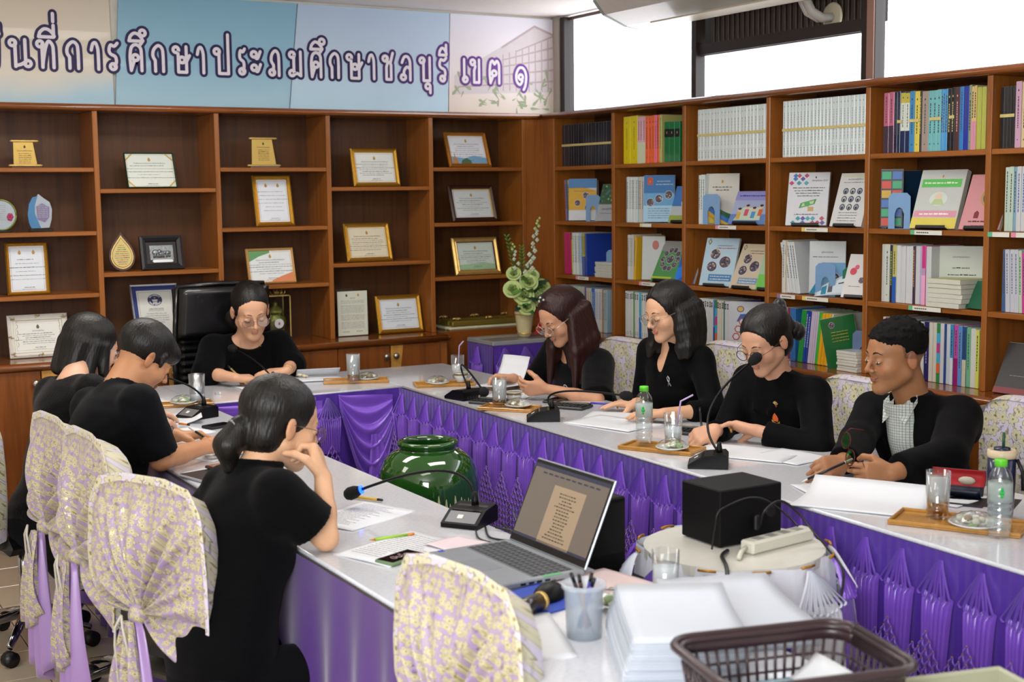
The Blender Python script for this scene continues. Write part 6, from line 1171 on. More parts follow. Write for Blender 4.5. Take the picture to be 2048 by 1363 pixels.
    inv = lambda w: (hb.T @ (np.array(w)-H))/hs
    spec['hair'](hg, inv, dict(N=N0, shR=shR, shL=shL, up=up, fw=fw, rt=rt))
    Vh, Fh = hg.mesh(); a_ = np.arctan2(Vh[:, 0], Vh[:, 1]+.02); st = .0006*np.sin(a_*46+3*np.sin(Vh[:, 2]*25))+.0004*np.sin(a_*97); rad = Vh-np.array((0, -.02, .0)); rad /= np.linalg.norm(rad, axis=1)[:, None]+1e-9; Vh = Vh+rad*st[:, None]
    Vw = (Vh*hs) @ hb.T+H; hair = np_mesh('hair', Vw, Fh, spec.get('hmat', M_hair), root, off)
    # ---- clothes
    lo2 = lo.copy(); lo2[2] = pel[2]-.13; K = SDF(lo2-.03, hi+.03, .0075); lw = spec.get('loose', 0)
    K.ell(N0-up*.15*s+fw*.008, (.155*tw+lw, .108*tw+lw, .155*s), c, .04); K.ell(N0-up*.33*s+fw*.005, (.138*tw+lw, .108*tw+lw, .17*s), c, .06); K.ell(pel+up*.05, (.165*tw+lw, .125*tw+lw, .13*s), c, .06)
    if not male: K.ell(N0-up*.21*s+fw*.065*s, (.115*s, .06*s, .06*s), c, .05)
    for sd, sh in ((1, shR), (-1, shL)): K.cone(N0-up*.040*s+rt*sd*.02, sh+up*.004, .050*s, .053*s, .04); K.cone(N0-up*.13*s, sh-up*.05*s, .08*s, .055*s, .04)
    for key in arms:
        sh, el, wr, a, sd = arms[key]; e = a.get('sleeve', 1.85); r1, r2, r3 = a.get('sr', (.056, .05, .036))
        if e <= 1: cp = sh+(el-sh)*e; K.cone(sh, sh+(el-sh)*min(1, e+.1), r1*s, r2*s, .02, cut=(cp, el-sh))
        else: cp = el+(wr-el)*(e-1); K.cone(sh, el, r1*s, r2*s, .025); K.cone(el, wr, r2*s, r3*s, .02, cut=(cp, wr-el))
    for cfn in spec.get('cloth', []): cfn(K, dict(N=N0, up=up, fw=fw, rt=rt, s=s, P=P, hb=hb, arms=arms, pel=pel, c=c, tw=tw))
    Vc, Fc = K.mesh(); w_ = .0022*np.sin(Vc[:, 0]*60+np.sin(Vc[:, 2]*38)*2)*np.sin(Vc[:, 2]*55+Vc[:, 1]*30); cen = Vc.mean(0); 
    Vc[:, :2] += w_[:, None]*nrm((1, 1)); top_ = np_mesh('top', Vc, Fc, spec.get('cmat'), root, off)
    T_ = SDF(np.minimum(pel, pel+tf*.5)-.22, np.maximum(pel, pel+tf*.5)+.22, .012) if False else None
    kn = {}; lg = SDF(np.array([min(pel[0], pel[0]+tf[0]*.5)-.2, min(pel[1], pel[1]+tf[1]*.5)-.2, -.02]), np.array([max(pel[0], pel[0]+tf[0]*.5)+.2, max(pel[1], pel[1]+tf[1]*.5)+.2, pel[2]+.16]), .012)
    lg.ell(pel, (.155*tw, .12*tw, .10), c, .03)
    for sd in (1, -1):
        hp = pel+rt*sd*.08*s; k_ = pel+tf*.38*s+rt*sd*.10*s; k_[2] = pel[2]-.01; f_ = k_+tf*.02; f_[2] = .075; lg.cone(hp, k_, .082*s, .060*s, .03); lg.cone(k_, f_, .058*s, .042*s, .02)
        kn[sd] = f_
    Vl, Fl = lg.mesh(); np_mesh('trousers', Vl, Fl, spec.get('tmat', M_trou), root, off)
    for sd in (1, -1):
        f_ = kn[sd]-np.array(off); MB().ball((f_[0]+tf[0]*.05, f_[1]+tf[1]*.05, .035), (.05+.06*abs(tf[0]), .05+.06*abs(tf[1]), .035), M_black, 12).build('shoe', None, root)
    return dict(root=root, P=P, hm=hm, arms=arms, off=off, N=N0, up=up, fw=fw, rt=rt, s=s, c=c, pel=pel, hb=hb, H=H, hs=hs)
M_trou = cloth_mat('black_trousers', '08080b', .8, .02); M_blk = cloth_mat('black_knit', '040406', .85, .03); M_blks = cloth_mat('black_polo', '05060a', .75, .03); M_blkj = cloth_mat('black_jacket', '030305', .75, .02, .3); M_lacek = cloth_mat('black_lace', '050507', .55, .06, 1.0, 160)
# ---- hair styles (g: head-space grid)
def cap(g, r=(.081, .102, .087), c=(0, -.024, .040), open_=(0, .104, .000), ro=(.082, .073, .086), low=None, earc=True):
    g.ell(c, r, None, .01); g.ell((0, -.05, -.03), (.072, .062, .07), None, .02)
    g.ell(open_, ro, None, .012, True)
    g.ell((0, .06, -.13), (.10, .11, .09), None, .01, True)
    for k in range(8): a = k/8*1.3; a2 = (k+1)/8*1.3; g.cone((.010, c[1]+r[1]*math.cos(.35+a), c[2]+r[2]*math.sin(.35+a)), (.010, c[1]+r[1]*math.cos(.35+a2), c[2]+r[2]*math.sin(.35+a2)), .0035, .0035, .003, sub=True)
    if earc:
        for q in (-1, 1): g.ell((q*.085, -.004, -.022), (.02, .026, .036), None, .008, True)
def h_bunlow(g, inv, d): cap(g); g.cone((0, -.10, -.02), (.02, -.115, -.06), .04, .045, .02); g.ell((.05, -.085, -.075), (.045, .04, .05), None, .02)
def h_long(g, inv, d):
    cap(g, (.084, .106, .090), earc=False, ro=(.074, .076, .092)); dn = inv(np.array(d['N'])+(0, 0, -1))-inv(d['N']); dn = nrm(dn)
    for q in (-1, 1):
        for k in range(4):
            a = np.array((q*(.070+.004*k), -.01-.028*k, -.0)); b = a+dn*.16+np.array((q*.012, -.012-.01*k, 0)); c2 = b+dn*.15+np.array((q*.010+.0, .01, 0)); g.cone(a, b, .024, .026, .015); g.cone(b, c2, .026, .012, .015)
    g.cone((0, -.09, .0), np.array((0, -.10, 0))+dn*.17, .06, .055, .03); g.cone(np.array((0, -.10, 0))+dn*.17, np.array((0, -.10, 0))+dn*.33, .055, .03, .03)
    g.ell((0, .115, -.03), (.050, .052, .08), None, .006, True)
def h_wavy(g, inv, d):
    cap(g, (.084, .106, .090), earc=False, ro=(.074, .075, .092)); dn = nrm(inv(np.array(d['N'])+(0, 0, -1))-inv(d['N'])); rg = random.Random(3)
    for q in (-1, 1):
        for k in range(5):
            a = np.array((q*.074, -.012-.024*k, .0)); p = a
            for j in range(5): e = p+dn*.038+np.array((q*rg.uniform(-.004, .010), rg.uniform(-.009, .009), 0)); g.cone(p, e, .024-.001*j, .023-.002*j, .022); p = e
    g.cone((0, -.09, .0), np.array((0, -.10, 0))+dn*.15, .065, .055, .03); g.ell((0, .112, -.03), (.050, .052, .08), None, .006, True)
    g.ell((-.0, .1, -.09), (.07, .06, .06), None, .01, True)
def h_bow(g, inv, d): cap(g, (.083, .106, .088)); g.ell((0, -.115, .01), (.05, .03, .045), None, .02)
def h_bob(g, inv, d):
    cap(g, (.086, .106, .092), earc=False, open_=(0, .104, -.02), ro=(.062, .060, .078)); 
    for q in (-1, 1): g.cone((q*.070, .012, .01), (q*.078, .030, -.085), .022, .020, .015); g.cone((q*.070, -.03, .0), (q*.076, -.03, -.10), .028, .024, .02); g.cone((q*.05, -.08, .0), (q*.05, -.085, -.10), .038, .032, .02)
    g.cone((0, -.095, .0), (0, -.09, -.10), .038, .035, .02); g.ell((0, .1, -.06), (.058, .06, .10), None, .008, True)
def h_short(g, inv, d): 
    g.ell((0, -.018, .046), (.079, .098, .080), None, .01); rg = random.Random(6)
    for k in range(170):
        a, z = rg.uniform(-3.14, 3.14), rg.uniform(.25, 1); q = math.sqrt(1-z*z); c_ = np.array((.078*q*math.sin(a), -.018+.097*q*math.cos(a), 0.046+.078*z)); o = np.array((q*math.sin(a), q*math.cos(a)+.4, z)); g.cone(c_, c_+nrm(o)*rg.uniform(.003, .010), .007, .0025, .004)
    g.ell((0, .116, -.004), (.088, .074, .080), None, .008, True); g.ell((0, 0, -.10), (.2, .2, .100), None, .02, True)
    for q in (-1, 1): g.ell((q*.088, .045, .02), (.030, .045, .045), None, .012, True)
def h_fringe(g, inv, d):
    g.ell((0, -.018, .044), (.083, .102, .086), None, .01); g.ell((0, .06, .055), (.06, .045, .04), None, .02); g.ell((0, .118, -.030), (.070, .066, .064), None, .010, True); g.ell((0, .02, -.125), (.2, .2, .095), None, .015, True)
    for q in (-1, 1): g.cone((q*.072, .03, .03), (q*.070, .035, -.005), .012, .006, .01)
def h_pony(g, inv, d):
    cap(g, (.083, .105, .089)); g.ell((0, -.115, -.025), (.022, .02, .022), None, .01); g.cone((0, -.118, -.035), (.0, -.135, -.080), .032, .036, .015); g.cone((0, -.135, -.080), (.0, -.118, -.135), .036, .018, .015)
def neckhole(dz=.0, df=.035, r=(.075, .075, .055)):
    return lambda K, d: K.ell(d['N']+d['fw']*df+d['up']*dz, tuple(q*d['s'] for q in r), d['c'], .012, True)
def vneck(dep=.10, w=.03):
    def f(K, d):
        a = d['N']+d['fw']*.085*d['s']+d['up']*.005; K.cone(a, d['N']+d['fw']*.150*d['s']-d['up']*dep, w*1.3, w*.3, .008, sub=True)
    return f
def collar(r=.062, h=.02, t=.012):
    def f(K, d):
        dr = nrm(d['P'](0, -.03, -.05)-d['N']); K.cone(d['N']-d['up']*.06, d['N']+dr*.09, (r+.010)*d['s'], (r-.004)*d['s'], .012, cut=(d['N']+dr*(.018+h), dr-d['fw']*.35))
    return f
PE = {}
PE['W1'] = build_person(dict(label='woman in a loose black top writing at the head table before the leather chair', head=(-2.010, -.60, 1.092), neck=(-1.998, -.50, .965), pelvis=(-1.98, -.33, .50), torso=(-.05, -1, 0), face=(-.12, -1, -.42), roll=-.06, hs=1.10, s=1.0, sw=.165, loose=.012, skin='cf9f80', lips='a04a48', glasses=('b08a80', .024, 1.08), hair=h_bunlow, cmat=M_blk, cloth=[neckhole(.005, .04, (.085, .085, .05))],
    armR=dict(w=(-2.145, -.755, .795), e=(-2.225, -.575, .805), f=(.85, .10, -.12), n=(.1, .2, -1), side=1, curl=(.75, .85, .9, .9), thumb=.55, sleeve=1.02, sr=(.07, .072, .07), pole=(-.9, .1, -.5)), armL=dict(w=(-1.885, -.735, .808), e=(-1.795, -.56, .81), f=(-.65, .15, -.05), n=(0, .1, -1), curl=(.12, .15, .2, .25), sleeve=1.25, sr=(.065, .068, .06), pole=(.8, -.1, -.5))))
PE['R1'] = build_person(dict(label='woman with long reddish hair in a sheer black blouse with a brooch', head=(-.975, -1.75, 1.093), neck=(-.875, -1.70, .945), pelvis=(-.66, -1.62, .48), torso=(-1, -.12, 0), face=(-1, -.10, -.62), hs=1.02, s=.98, long=True, loose=.008, skin='bf8d6e', lips='8a4a4a', glasses=('c8c0b8', .025, 1.05), hair=h_long, hmat=M_hairr, cmat=M_lacek, cloth=[neckhole(.0, .045, (.06, .07, .05)), vneck(.09, .022)],
    armR=dict(w=(-1.09, -1.53, .80), f=(-.7, .55, .0), n=(-.3, -.3, -1), curl=(.6, .7, .8, .8), thumb=.5, sleeve=.95, sr=(.066, .062, .05)), armL=dict(w=(-1.145, -1.90, .800), f=(-.80, .32, .05), n=(.25, .9, .35), curl=(.55, .65, .75, .8), thumb=.5, sleeve=.96, sr=(.075, .07, .05), pole=(.2, -.9, -.5))))
PE['R2'] = build_person(dict(label='woman with wavy black hair and a white ribbon brooch', head=(-.90, -2.445, 1.160), neck=(-.825, -2.385, 1.022), pelvis=(-.70, -2.36, .50), torso=(-1, -.10, 0), face=(-1, -.02, -.30), hs=.96, s=.95, skin='cfa080', lips='a8303a', glasses=('c0a890', .0235, 1.0), hair=h_wavy, cmat=M_blkj, long=True, cloth=[collar(.06, .012, .009), vneck(.15, .034)],
    armR=dict(w=(-.985, -2.36, .785), f=(-.75, .45, -.05), n=(0, 0, -1), curl=(.10, .12, .15, .2), spread=.16, sleeve=1.6, sr=(.056, .05, .042)), armL=dict(w=(-1.07, -2.66, .79), f=(-.75, .62, -.03), n=(0, 0, -1), curl=(.15, .18, .2, .25), spread=.1, sleeve=1.5, sr=(.056, .05, .042), pole=(.5, -.6, -.6))))
def lapel(K, d): 
    for sd in (1, -1): K.cone(d['N']+d['rt']*sd*.055+d['fw']*.02+d['up']*.01, d['N']+d['rt']*sd*.035+d['fw']*.118-d['up']*.10, .016, .010, .008)
PE['R3'] = build_person(dict(label='woman in a black jacket with an orange emblem speaking into the microphone', head=(-.95, -3.10, 1.103), neck=(-.86, -3.07, .975), pelvis=(-.69, -3.02, .49), torso=(-1, -.15, 0), face=(-1, -.18, -.50), hs=.98, s=.98, loose=.008, skin='c8977a', lips='9a5050', glasses=('5a4a44', .023, 1.0), gt=.0015, hair=h_bow, cmat=M_blkj, cloth=[lapel, vneck(.09, .022)],
    armR=dict(w=(-1.17, -3.10, .80), f=(-.8, .15, -.25), n=(.1, .5, -.6), curl=(.8, .85, .9, .9), thumb=.6, sleeve=1.85, sr=(.058, .052, .042)), armL=dict(w=(-1.06, -3.19, .80), f=(-.45, .75, .10), n=(-.5, -.1, -.8), curl=(.15, .2, .25, .3), spread=.12, sleeve=1.86, sr=(.060, .056, .044), pole=(.2, -.9, -.5))))
def open_front(K, d):
    a = d['N']+d['fw']*.085*d['s']+d['up']*.04
    for q in (-.012, .012): K.cone(a+d['rt']*q, d['N']+d['fw']*.160*d['s']-d['up']*.42+d['rt']*q, .042, .040, .010, sub=True)
PE['R4'] = build_person(dict(label='man in a black jacket over a checked shirt holding a pencil and spectacles', head=(-.88, -3.665, 1.098), neck=(-.80, -3.665, .955), pelvis=(-.66, -3.68, .50), torso=(-1, -.12, 0), face=(-1, .22, -.10), hs=1.02, s=1.0, male=True, loose=.010, skin='9e6e4c', lips='8a5044', stub=.5, eyes=(-.003, 0), hair=h_short, hmat=M_hairs, cmat=M_blkj, cloth=[collar(.066, .002, .010), open_front],
    armR=dict(w=(-1.235, -3.80, .805), f=(-.85, -.1, -.05), n=(.2, .8, -.5), curl=(.55, .8, .9, .95), thumb=.5, sleeve=1.9, sr=(.062, .056, .046)), armL=dict(w=(-1.20, -3.97, .80), f=(-.85, .28, .0), n=(.2, .9, -.15), curl=(.55, .85, 1.0, 1.05), thumb=.6, sleeve=1.85, sr=(.066, .062, .052), pole=(.5, -.8, -.4))))
PE['L1'] = build_person(dict(label='woman with a straight black bob in a black lace top at the far left table', head=(-3.01, -1.70, 1.085), neck=(-3.11, -1.82, .995), pelvis=(-3.25, -1.92, .48), tw=1.1, sw=.17, torso=(1, .25, 0), face=(1, .25, -.35), hs=.98, s=.95, skin='cda084', glasses=('c8c8cc', .022, 1.05), hair=h_bob, cmat=M_lacek, cloth=[neckhole(.01, .0, (.07, .075, .05))],
    armR=dict(w=(-2.83, -1.84, .795), f=(.75, .55, -.05), n=(0, 0, -1), curl=(.2, .3, .4, .5), sleeve=1.5), armL=dict(w=(-2.80, -1.58, .795), f=(.9, .1, -.05), n=(0, 0, -1), sleeve=1.5)))
PE['L2'] = build_person(dict(label='man in a black polo shirt with a smartwatch writing at the left table', head=(-2.965, -2.27, 1.100), neck=(-3.085, -2.36, 1.015), pelvis=(-3.22, -2.46, .48), tw=1.12, sw=.185, torso=(1, .20, 0), face=(1, .12, -.75), hs=1.0, s=1.0, male=True, loose=.010, skin='b8835e', lips='8a5044', hair=h_fringe, cmat=M_blks, stub=.25, cloth=[collar(.068, -.004, .010)],
    armR=dict(w=(-2.81, -2.41, .80), f=(.85, .40, -.02), n=(-.1, .5, -.7), curl=(.9, 1.0, 1.05, 1.1), thumb=.6, sleeve=.92, sr=(.066, .064, .05), e=(-3.0, -2.55, .80)), armL=dict(w=(-2.83, -2.14, .80), f=(.9, -.25, -.02), n=(0, -.2, -1), curl=(.4, .5, .6, .7), sleeve=.92, sr=(.066, .064, .05), pole=(0, .8, -.5))))
PE['L3'] = build_person(dict(label='woman with a low ponytail resting her cheek on her hand in the foreground', head=(-2.945, -3.53, 1.052), neck=(-3.03, -3.55, .945), pelvis=(-3.17, -3.62, .44), torso=(1, .12, 0), face=(1, .10, -.30), hs=1.0, s=1.0, loose=.006, h=.0040, skin='cda07e', glasses=('6a5a50', .0225, 1.05), hair=h_pony, cmat=M_blk, cloth=[collar(.058, .008, .008)],
    armR=dict(w=(-2.885, -3.655, .925), f=(-.05, .50, .75), n=(-.8, .5, -.2), curl=(1.1, 1.2, 1.2, 1.2), thumb=.4, sleeve=.72, sr=(.064, .066, .05), e=(-2.91, -3.725, .785)), armL=dict(w=(-2.86, -3.20, .79), f=(.5, .6, 0), n=(0, 0, -1), sleeve=.8, pole=(0, .8, -.5))))
# ================================================================ THINGS ON THE TABLES
ZT_ = .7505
M_tray = wood('bamboo_tray', 'b07f3a', '9a6a2c', 'y', .3, .4); M_china = pm('white_china', 'c9cac6', .15, coat=.5); M_wat = glass('clear_glass', amt=.25, tint='fbfdfd'); M_mic = pm('black_microphone', '060608', .45, spec=.25, bump=.2, bscale=300); M_foam = pm('foam_windscreen', '070708', .95, bump=1, bscale=500)
def water_m(): return glass('water', amt=.25, tint='dfe6e4', rough=.05)
def microphone(x, y, rz, head, label, mid=None, led=False, grey=True, text=False):
    """base at x,y (stem side), rz turns it; head = world position of the foam head"""
    t = thing('microphone', label, 'microphone', T((x, y, ZT_), rz=rz)); b = MB()
    o = [(-.065, 0), (.065, 0), (.065, .012), (.01, .042), (-.055, .048), (-.065, .038)]   # side outline x,z
    b.prism(o, -.055, .055, M_mic, RX); b.build('base', None, t)
    pl = MB(); pl.add([(.060, -.045, .0155), (.060, .045, .0155), (.022, .045, .0375), (.022, -.045, .0375)], [(0, 1, 2, 3)], pm('silver_panel', '8c8e92', .3, metal=.5) if grey else M_char)
    pl.add([(.018, -.045, .0400), (.018, .045, .0400), (-.03, .045, .0462), (-.03, -.045, .0462)], [(0, 1, 2, 3)], pm('dark_display', '2a2622', .15, coat=.5))
    pl.add([(.046, -.016, .0240), (.046, .0, .0240), (.034, .0, .0309), (.034, -.016, .0309)], [(0, 1, 2, 3)], M_stk); pl.build('panel', None, t)
    gr = MB()
    for k in range(5): gr.box((-.0655, -.04+.016*k, .006), (-.0645, -.03+.016*k, .018), M_silver if k == 0 else M_char)
    gr.build('side_label', None, t)
    if text: add = MB(); add_text(add, 'GYGAR', .016, pm('pale_print', 'a8a8a8', .5), Matrix.Translation((-.0662, 0, .026)) @ Matrix.Rotation(-math.pi/2, 4, 'Z') @ RX); add.build('lettering', None, t)
    iv = (Matrix.Translation((x, y, ZT_)) @ Matrix.Rotation(rz, 4, 'Z')).inverted(); h = iv @ V(head); s0 = V((-.035, 0, .045)); m = iv @ V(mid) if mid else V((s0.x*.8+h.x*.2, h.y*.25, max(h.z, .14)*1.0))
    P = [(1-u)**2*s0+2*u*(1-u)*m+u*u*h for u in [k/16 for k in range(17)]]
    MB().tube([s0, s0+V((0, 0, .012)), s0+V((0, 0, .035))], [.011, .010, .006], M_mic, 10).build('stem_socket', None, t)
    MB().tube(P, .0042, M_mic, 8).build('gooseneck', None, t)
    d = (P[-1]-P[-3]).normalized(); c = h+d*.012
    MB().tube([c-d*.028, c-d*.022, c-d*.008, c+d*.010, c+d*.022, c+d*.028], [.006, .013, .0185, .0195, .014, .004], M_foam, 14).build('windscreen', None, t)
    if led: MB().tube([c-d*.031, c-d*.026], .0125, pm('blue_light_ring', '1030ff', .3, emit='1040ff', estr=6), 14).build('light_ring', None, t)
    return t
microphone(-2.02, -.86, R(100), (-2.105, -.62, .915), 'black gooseneck microphone before the woman in the loose top', mid=(-2.05, -.82, .88))
microphone(-2.56, -1.50, R(200), (-2.82, -1.42, .955), 'black gooseneck microphone bending over the papers of the bobbed woman', mid=(-2.52, -1.50, .90))
microphone(-1.42, -1.66, R(-78)+math.pi, (-1.535, -2.05, .842), 'black gooseneck microphone near the inner table corner', mid=(-1.38, -1.45, .98), grey=False)
microphone(-1.42, -2.33, R(150), (-1.235, -2.62, .868), 'black gooseneck microphone before the reddish haired woman', mid=(-1.42, -2.24, .89), grey=False)
microphone(-1.44, -3.40, R(140), (-1.14, -3.26, 1.060), 'black microphone raised to the mouth of the orange emblem woman', mid=(-1.40, -3.22, .90), text=True, grey=False)
microphone(-2.465, -3.66, R(215), (-2.655, -3.33, .800), 'gooseneck microphone with glowing blue ring beside the laptop', mid=(-2.40, -3.58, .95), led=True)
# ---- trays, plates with sweets, glasses
def tray(x, y, rz, w, d, label):
    t = thing('tray', label, 'tray', T((x, y, ZT_), rz=rz)); b = MB(); b.box((-w/2, -d/2, 0), (w/2, d/2, .006), M_tray, bev=.002).build('base', None, t); r_ = MB()
    for (a, c) in (((-w/2, -d/2), (w/2, -d/2+.008)), ((-w/2, d/2-.008), (w/2, d/2)), ((-w/2, -d/2+.008), (-w/2+.008, d/2-.008)), ((w/2-.008, -d/2+.008), (w/2, d/2-.008))): r_.box((a[0], a[1], .005), (c[0], c[1], .014), M_tray, bev=.002)
    r_.build('rim', None, t)
tray(-1.60, -.90, R(-22), .31, .13, 'bamboo tray on the head table'); tray(-1.30, -1.24, R(-18), .28, .13, 'bamboo tray with a straw glass and cup at the far table corner'); tray(-1.40, -2.03, R(-52), .24, .13, 'bamboo tray before the reddish haired woman'); tray(-1.40, -3.09, R(-62), .28, .13, 'bamboo tray with a bottle and straw glass'); tray(-1.37, -4.38, R(-60), .34, .16, 'bamboo tray at the right edge beside the man'); tray(-2.50, -1.15, R(-10), .22, .12, 'bamboo tray with a frosted glass at the left table')
M_wrap = glass('plastic_wrap', amt=.15, rough=.15, tint='fdfefe')
def sweets(x, y, label, seed=0, z=ZT_+.007, r=.058):
    t = thing('plate', 'white plate '+label, 'plate', (x, y, z)); MB().lathe([(.022, 0), (.03, .002), (r*.8, .008), (r, .014), (r-.002, .016), (r*.78, .011), (.02, .005), (.0001, .005)], M_china, 28).build('dish', None, t)
    rg = random.Random(seed); gl = thing('sweets', 'wrapped green and white sweets '+label, 'food', (x, y, z+.0165)); 
    cs = [pm('coconut_white', 'b9b9aa', .8, bump=1, bscale=300), pm('pandan_green', '7d9468', .8, bump=1, bscale=300), pm('brown_sweet', '8a7a62', .8, bump=1, bscale=300)]
    for k in range(13): a, rr = rg.uniform(0, 6.28), r*.62*math.sqrt(rg.random()); MB().ball((rr*math.cos(a), rr*math.sin(a), -.002+.012*rg.random()), (.013, .011, .009), cs[rg.choice([0, 0, 1, 2])], 8).build('sweet', None, gl)
    def wr(u, v): a = u*6.283; q = r*.92*math.sin(v*1.57); return (q*math.cos(a), q*math.sin(a), .028*math.cos(v*1.57)-.004+.002*math.sin(a*9+v*12))
    MB().grid(wr, 30, 8, M_wrap).build('clear_wrap', None, gl)
sweets(-1.555, -.93, 'beside the glass on the head table', 1); sweets(-1.34, -1.25, 'at the far table corner', 2); sweets(-1.37, -2.05, 'before the reddish haired woman', 3); sweets(-1.40, -3.15, 'beside the straw glass and bottle', 4); sweets(-1.375, -4.44, 'beside the glass at the right edge', 5, r=.07); sweets(-2.52, -1.17, 'beside the frosted glass on the left table', 6); sweets(-2.545, -4.50, 'on the near table among the papers', 7, z=ZT_+.002, r=.06)
def drink(x, y, label, h=.13, r=.030, lvl=.75, amber=.25, z=ZT_+.007, straw=None, M_water=None, frost=False):
    t = thing('glass', label, 'glass', (x, y, z)); MB().lathe([(.0001, 0), (r*.88, 0), (r*.9, .003), (r, h), (r-.0018, h), (r*.86, .009), (.0001, .009)], glass('frosted_tumbler_glass', rough=.3, amt=.5, tint='e9ecef') if frost else M_wat, 28).build('tumbler', None, t)
    if amber: MB().lathe([(.0001, .0095), (r*.85, .0095), (r*.87, .0095+h*amber*lvl), (.0001, .0095+h*amber*lvl)], glass('pale_tea', tint='dcb880', amt=.2), 24).build('drink_bottom', None, t)
    wz = .0095+h*amber*lvl; MB().lathe([(.0001, wz+.0005), (r*.87, wz+.0005), (r*.93, h*lvl+.009), (.0001, h*lvl+.009)], pm('iced_water', 'd8dde0', .2, alpha=.62, coat=.3), 24).build('water', None, t)
    if frost or lvl > .7:
        ic = MB(); rg = random.Random(int(-y*100))
        for k in range(5): ic.ball((rg.uniform(-.012, .012), rg.uniform(-.012, .012), h*(lvl-.04-.09*k)), (.012, .012, .010), pm('ice', 'c9d2d6', .1, alpha=.5, coat=1), 7)
        ic.build('ice', None, t, kind='stuff')
    if straw:
        s = MB(); d = straw; s.tube([(-.005, 0, .012), (d[0]*.5, d[1]*.5, h*.75), (d[0], d[1], h+.045), (d[0]*1.0+d[2], d[1]+d[3], h+.068)], .0032, pm('lilac_straw', 'b09ac8', .35), 8); s.build('straw', None, t)
drink(-1.632, -.945, 'tall iced glass on the bamboo tray of the head table', h=.135, r=.0335, lvl=.9, amber=.22)
drink(-1.19, -1.17, 'glass with a lilac straw at the far table corner', h=.12, r=.032, lvl=.55, straw=(.0, -.02, .018, -.01), z=ZT_+.008)
drink(-1.42, -1.98, 'iced glass before the reddish haired woman', h=.125, r=.032, lvl=.82, amber=.2)
drink(-1.362, -3.105, 'glass with a lilac straw beside the water bottle', h=.12, r=.033, lvl=.55, amber=.3, straw=(.01, -.03, .03, -.03))
drink(-1.375, -4.31, 'tall frosted glass of pale tea at the right edge', h=.128, r=.033, lvl=.8, amber=.35)
drink(-2.455, -1.16, 'frosted cloudy glass on the left table', h=.125, r=.035, lvl=.25, amber=0, frost=True)
drink(-2.415, -4.485, 'straight glass half full of water by the paper stacks', h=.105, r=.031, lvl=.62, amber=0, z=ZT_)
def bottle(x, y, label, z=ZT_, s=1.0, lab=True):
    t = thing('water_bottle', label, 'bottle', T((x, y, z), sc=s)); bm_ = glass('pet_bottle', amt=.35, rough=.05, tint='fafdfd'); pr = [(.0001, .004), (.022, .0), (.029, .006), (.031, .02)]
    for k in range(7): z_ = .02+.018*k; pr += [(.031, z_+.006), (.0285, z_+.010), (.031, z_+.014)]
    pr += [(.031, .152), (.027, .170), (.016, .186), (.0125, .192), (.0125, .198)]; MB().lathe(pr, bm_, 28).build('body', None, t)
    MB().lathe([(.0001, .005), (.0285, .008), (.0295, .12), (.0001, .12)], pm('bottled_water', 'c9d3d6', .05, alpha=.2, coat=.6), 24).build('water', None, t)
    MB().lathe([(.0165, .190), (.0165, .206), (.0155, .208), (.0001, .208)], pm('bright_green_cap', '5fc82e', .4), 20).build('cap', None, t)
    if lab: m = pm('clear_label', 'b4c2bc', .3, alpha=.55); MB().lathe([(.0314, .098), (.0314, .148)], m, 28).build('label', None, t); q = MB(); [q.ball((-.0215+dx*.3, -.024-dx*.2, .125+dz), (.004, .004, .006), pm('clover_green', '2fae4a', .4), 8) for dx, dz in ((-.008, 0), (.008, 0), (0, .009), (0, -.009))]; q.build('clover_mark', None, t)
bottle(-1.425, -3.02, 'green capped water bottle on the tray before the ribbon brooch woman', ZT_+.015, .97); bottle(-1.385, -4.525, 'green capped water bottle at the right edge of the table', s=.98)
def cup(x, y, label, rz=0):
    t = thing('cup', label, 'cup', T((x, y, ZT_+.0145), rz=rz)); MB().lathe([(.018, 0), (.02, .004), (.030, .022), (.034, .046), (.032, .046), (.027, .022), (.015, .006), (.0001, .006)], M_china, 28).build('bowl', None, t); MB().lathe([(.0338, .034), (.0348, .044)], pm('navy_gold_band', '28305a', .3, col2='a08a4a', nscale=200), 28).build('band', None, t); MB().tube([(.031, 0, .038), (.048, 0, .04), (.052, 0, .026), (.040, 0, .012), (.027, 0, .014)], .0032, M_china, 8).build('handle', None, t)
cup(-1.235, -1.285, 'white teacup with navy band at the far table corner', R(-30)); cup(-1.335, -1.955, 'white teacup half hidden behind the iced glass', R(-60))
# ---- papers: every lying sheaf is a thing
M_pap = pm('white_paper', 'd2d5da', .6, var=.02)
def paper(x, y, rz, label, w=.175, d=.245, n=1, z=ZT_, curl=0, lines=14, seed=1, col=None, cx=1):
    t = thing('papers', label, 'paper', T((x, y, z), rz=rz)); th = .0008*n; m = pm('paper_sheet_'+(col or 'w'), col or 'd2d5da', .6, var=.02)
    fn = lambda u, v: ((u-.5)*w, (v-.5)*d, th+.0015*math.sin(u*5+v*3+seed)+.001+curl*max(0, (u if cx > 0 else 1-u)-.55)**2*4)
    MB().grid(fn, 12, 10, m, thick=th+.0006).build('sheet', None, t)
    if lines:
        p = MB(); rg = random.Random(seed)
        for k in range(lines):
            v = .9-.8*k/lines; a = .12; 
            while a < rg.uniform(.5, .88): b_ = a+rg.uniform(.02, .08); p.add([tuple(V(fn(a, v))+V((0, 0, .0008))), tuple(V(fn(b_, v))+V((0, 0, .0008))), tuple(V(fn(b_, v+.008))+V((0, 0, .0008))), tuple(V(fn(a, v+.008))+V((0, 0, .0008)))], [(0, 1, 2, 3)], M_inkg); a = b_+.012
        p.build('print', None, t)
    return t
paper(-2.03, -.78, R(0), 'sheet the woman at the head table is writing on', w=.24, d=.15, n=2, lines=6)
